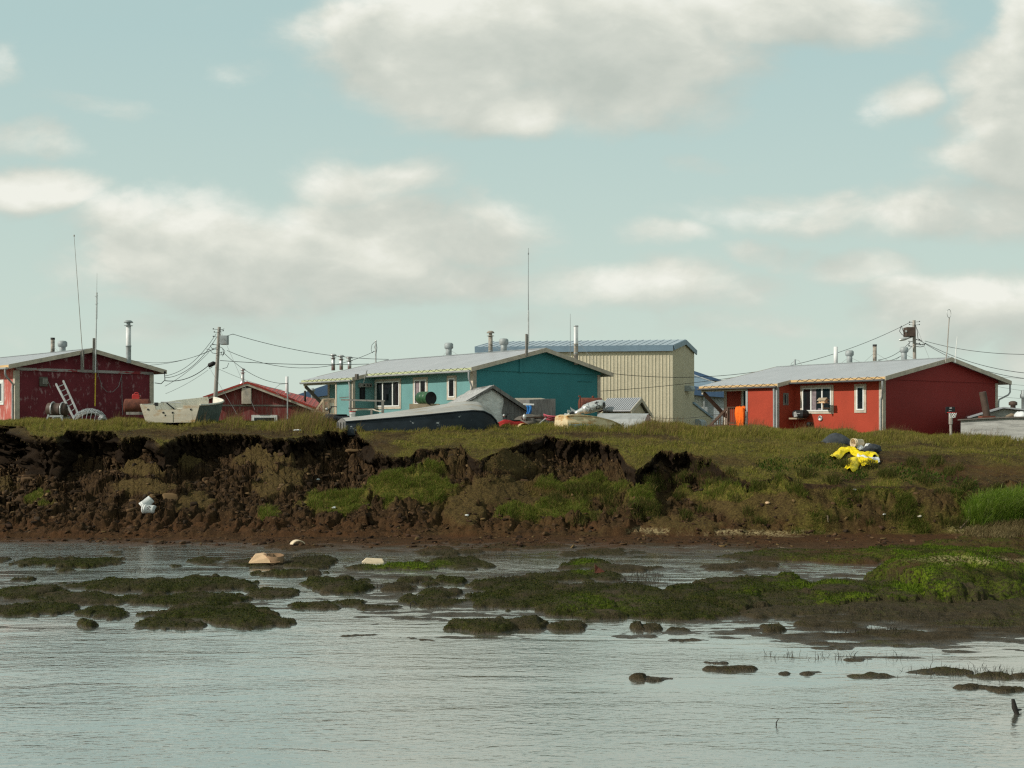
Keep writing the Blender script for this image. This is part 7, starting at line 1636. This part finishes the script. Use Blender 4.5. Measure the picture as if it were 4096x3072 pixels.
# overhead, beyond the traced clouds, a scattered deck keeps the dome lit alike
ng = nn(nt, 'ShaderNodeTexNoise'); ng.inputs['Scale'].default_value = 2.2; ng.inputs['Detail'].default_value = 6; L.new(tc.outputs['Generated'], ng.inputs['Vector'])
ngr = nn(nt, 'ShaderNodeMapRange'); ngr.inputs['From Min'].default_value = .45; ngr.inputs['From Max'].default_value = .65; L.new(ng.outputs['Fac'], ngr.inputs['Value'])
hi = nn(nt, 'ShaderNodeMapRange'); hi.inputs['From Min'].default_value = .42; hi.inputs['From Max'].default_value = .6; L.new(db.outputs[0], hi.inputs['Value'])
deck = nn(nt, 'ShaderNodeMath', operation='MULTIPLY'); L.new(ngr.outputs[0], deck.inputs[0]); L.new(hi.outputs[0], deck.inputs[1])
al = nn(nt, 'ShaderNodeMapRange', interpolation_type='SMOOTHSTEP'); al.inputs['From Min'].default_value = .14; al.inputs['From Max'].default_value = .86; al.inputs['To Max'].default_value = .95; L.new(d1.outputs[0], al.inputs['Value'])
al2 = nn(nt, 'ShaderNodeMath', operation='MAXIMUM'); L.new(al.outputs[0], al2.inputs[0]); L.new(deck.outputs[0], al2.inputs[1])
dif = nn(nt, 'ShaderNodeMath', operation='SUBTRACT'); L.new(d1.outputs[0], dif.inputs[0]); L.new(d2.outputs[0], dif.inputs[1])
n3 = nn(nt, 'ShaderNodeTexNoise'); n3.inputs['Scale'].default_value = 9; n3.inputs['Detail'].default_value = 7; n3.inputs['Roughness'].default_value = .52; n3.inputs['Distortion'].default_value = .35
mp3 = nn(nt, 'ShaderNodeMapping'); mp3.inputs['Scale'].default_value = (1, 1.7, 1); mp3.inputs['Location'].default_value = (3.1, 1.7, 0); L.new(cv.outputs[0], mp3.inputs[0]); L.new(mp3.outputs[0], n3.inputs['Vector'])
nr3 = nn(nt, 'ShaderNodeMapRange'); nr3.inputs['From Min'].default_value = .3; nr3.inputs['From Max'].default_value = .7; nr3.inputs['To Min'].default_value = -.30; nr3.inputs['To Max'].default_value = .30; L.new(n3.outputs['Fac'], nr3.inputs['Value'])
dsc = nn(nt, 'ShaderNodeMath', operation='MULTIPLY'); L.new(dif.outputs[0], dsc.inputs[0]); dsc.inputs[1].default_value = .62
dsum = nn(nt, 'ShaderNodeMath', operation='ADD'); L.new(dsc.outputs[0], dsum.inputs[0]); L.new(nr3.outputs[0], dsum.inputs[1])
sh = nn(nt, 'ShaderNodeMapRange'); sh.inputs['From Min'].default_value = -.40; sh.inputs['From Max'].default_value = .52; L.new(dsum.outputs[0], sh.inputs['Value'])
cr = nn(nt, 'ShaderNodeValToRGB'); L.new(sh.outputs[0], cr.inputs['Fac']); e = cr.color_ramp.elements
def q8(c): return tuple(v / 10 for v in c) + (1,)
e[0].position = 0; e[0].color = q8(CLOUD_LO); e[1].position = 1; e[1].color = q8(CLOUD_TOP)
x = cr.color_ramp.elements.new(.45); x.color = q8(CLOUD_MID); x = cr.color_ramp.elements.new(.72); x.color = q8(CLOUD_HI)
cc = nn(nt, 'ShaderNodeVectorMath', operation='SCALE'); L.new(cr.outputs[0], cc.inputs[0]); cc.inputs['Scale'].default_value = 10
sky = nn(nt, 'ShaderNodeTexSky', sky_type='NISHITA'); sky.sun_disc = False; sky.sun_elevation = EL
sky.sun_rotation = math.atan2(to_sun.x, to_sun.y); sky.air_density = 1.0; sky.dust_density = 2.0; sky.ozone_density = 1.0
tint = nn(nt, 'ShaderNodeVectorMath', operation='MULTIPLY'); L.new(sky.outputs[0], tint.inputs[0]); tint.inputs[1].default_value = SKY_TINT
hz = nn(nt, 'ShaderNodeMapRange', interpolation_type='SMOOTHSTEP'); hz.inputs['From Min'].default_value = .42; hz.inputs['From Max'].default_value = -.02; hz.inputs['To Min'].default_value = .82; hz.inputs['To Max'].default_value = .96
L.new(db.outputs[0], hz.inputs['Value'])
hzc = nn(nt, 'ShaderNodeMapRange', data_type='FLOAT_VECTOR'); hzc.inputs[7].default_value = (.0,) * 3; hzc.inputs[8].default_value = (.36,) * 3
hzc.inputs[9].default_value = AIR_LO; hzc.inputs[10].default_value = AIR_HI
hv = nn(nt, 'ShaderNodeCombineXYZ')
for i in range(3): L.new(db.outputs[0], hv.inputs[i])
L.new(hv.outputs[0], hzc.inputs[6])
air = nn(nt, 'ShaderNodeMix', data_type='RGBA'); L.new(hz.outputs[0], air.inputs['Factor']); L.new(tint.outputs[0], air.inputs[6]); L.new(hzc.outputs[1], air.inputs[7])
fin = nn(nt, 'ShaderNodeMix', data_type='RGBA'); L.new(al2.outputs[0], fin.inputs['Factor']); L.new(air.outputs[2], fin.inputs[6]); L.new(cc.outputs[0], fin.inputs[7])
zen = nn(nt, 'ShaderNodeMapRange', interpolation_type='SMOOTHSTEP'); zen.inputs['From Min'].default_value = .45; zen.inputs['From Max'].default_value = 1.6; zen.inputs['To Min'].default_value = 1; zen.inputs['To Max'].default_value = .55
L.new(db.outputs[0], zen.inputs['Value'])
zm = nn(nt, 'ShaderNodeVectorMath', operation='SCALE'); L.new(fin.outputs[2], zm.inputs[0]); L.new(zen.outputs[0], zm.inputs['Scale'])
bg = nn(nt, 'ShaderNodeBackground'); bg.inputs['Strength'].default_value = .1; L.new(zm.outputs[0], bg.inputs['Color'])
wo = nn(nt, 'ShaderNodeOutputWorld'); L.new(bg.outputs[0], wo.inputs[0])
W.cycles.sampling_method = 'MANUAL'; W.cycles.sample_map_resolution = 512

cam = bpy.data.cameras.new('camera'); co = bpy.data.objects.new('camera', cam); COL.objects.link(co)
co.location = (0, 0, CAMZ); co.rotation_euler = (math.radians(90), 0, 0)
cam.sensor_width = 36; cam.lens = 36 * F / 4096; cam.shift_y = (HY - 1536) / 4096; cam.clip_end = 4000; cam.clip_start = .1
SC.camera = co
SC.view_settings.view_transform = 'Standard'; SC.view_settings.look = 'None'; SC.view_settings.exposure = 0; SC.view_settings.gamma = 1
SC.cycles.max_bounces = 6; SC.cycles.use_denoising = False; SC.cycles.filter_width = 1.3; SC.cycles.use_adaptive_sampling = False; SC.cycles.sample_clamp_indirect = 4
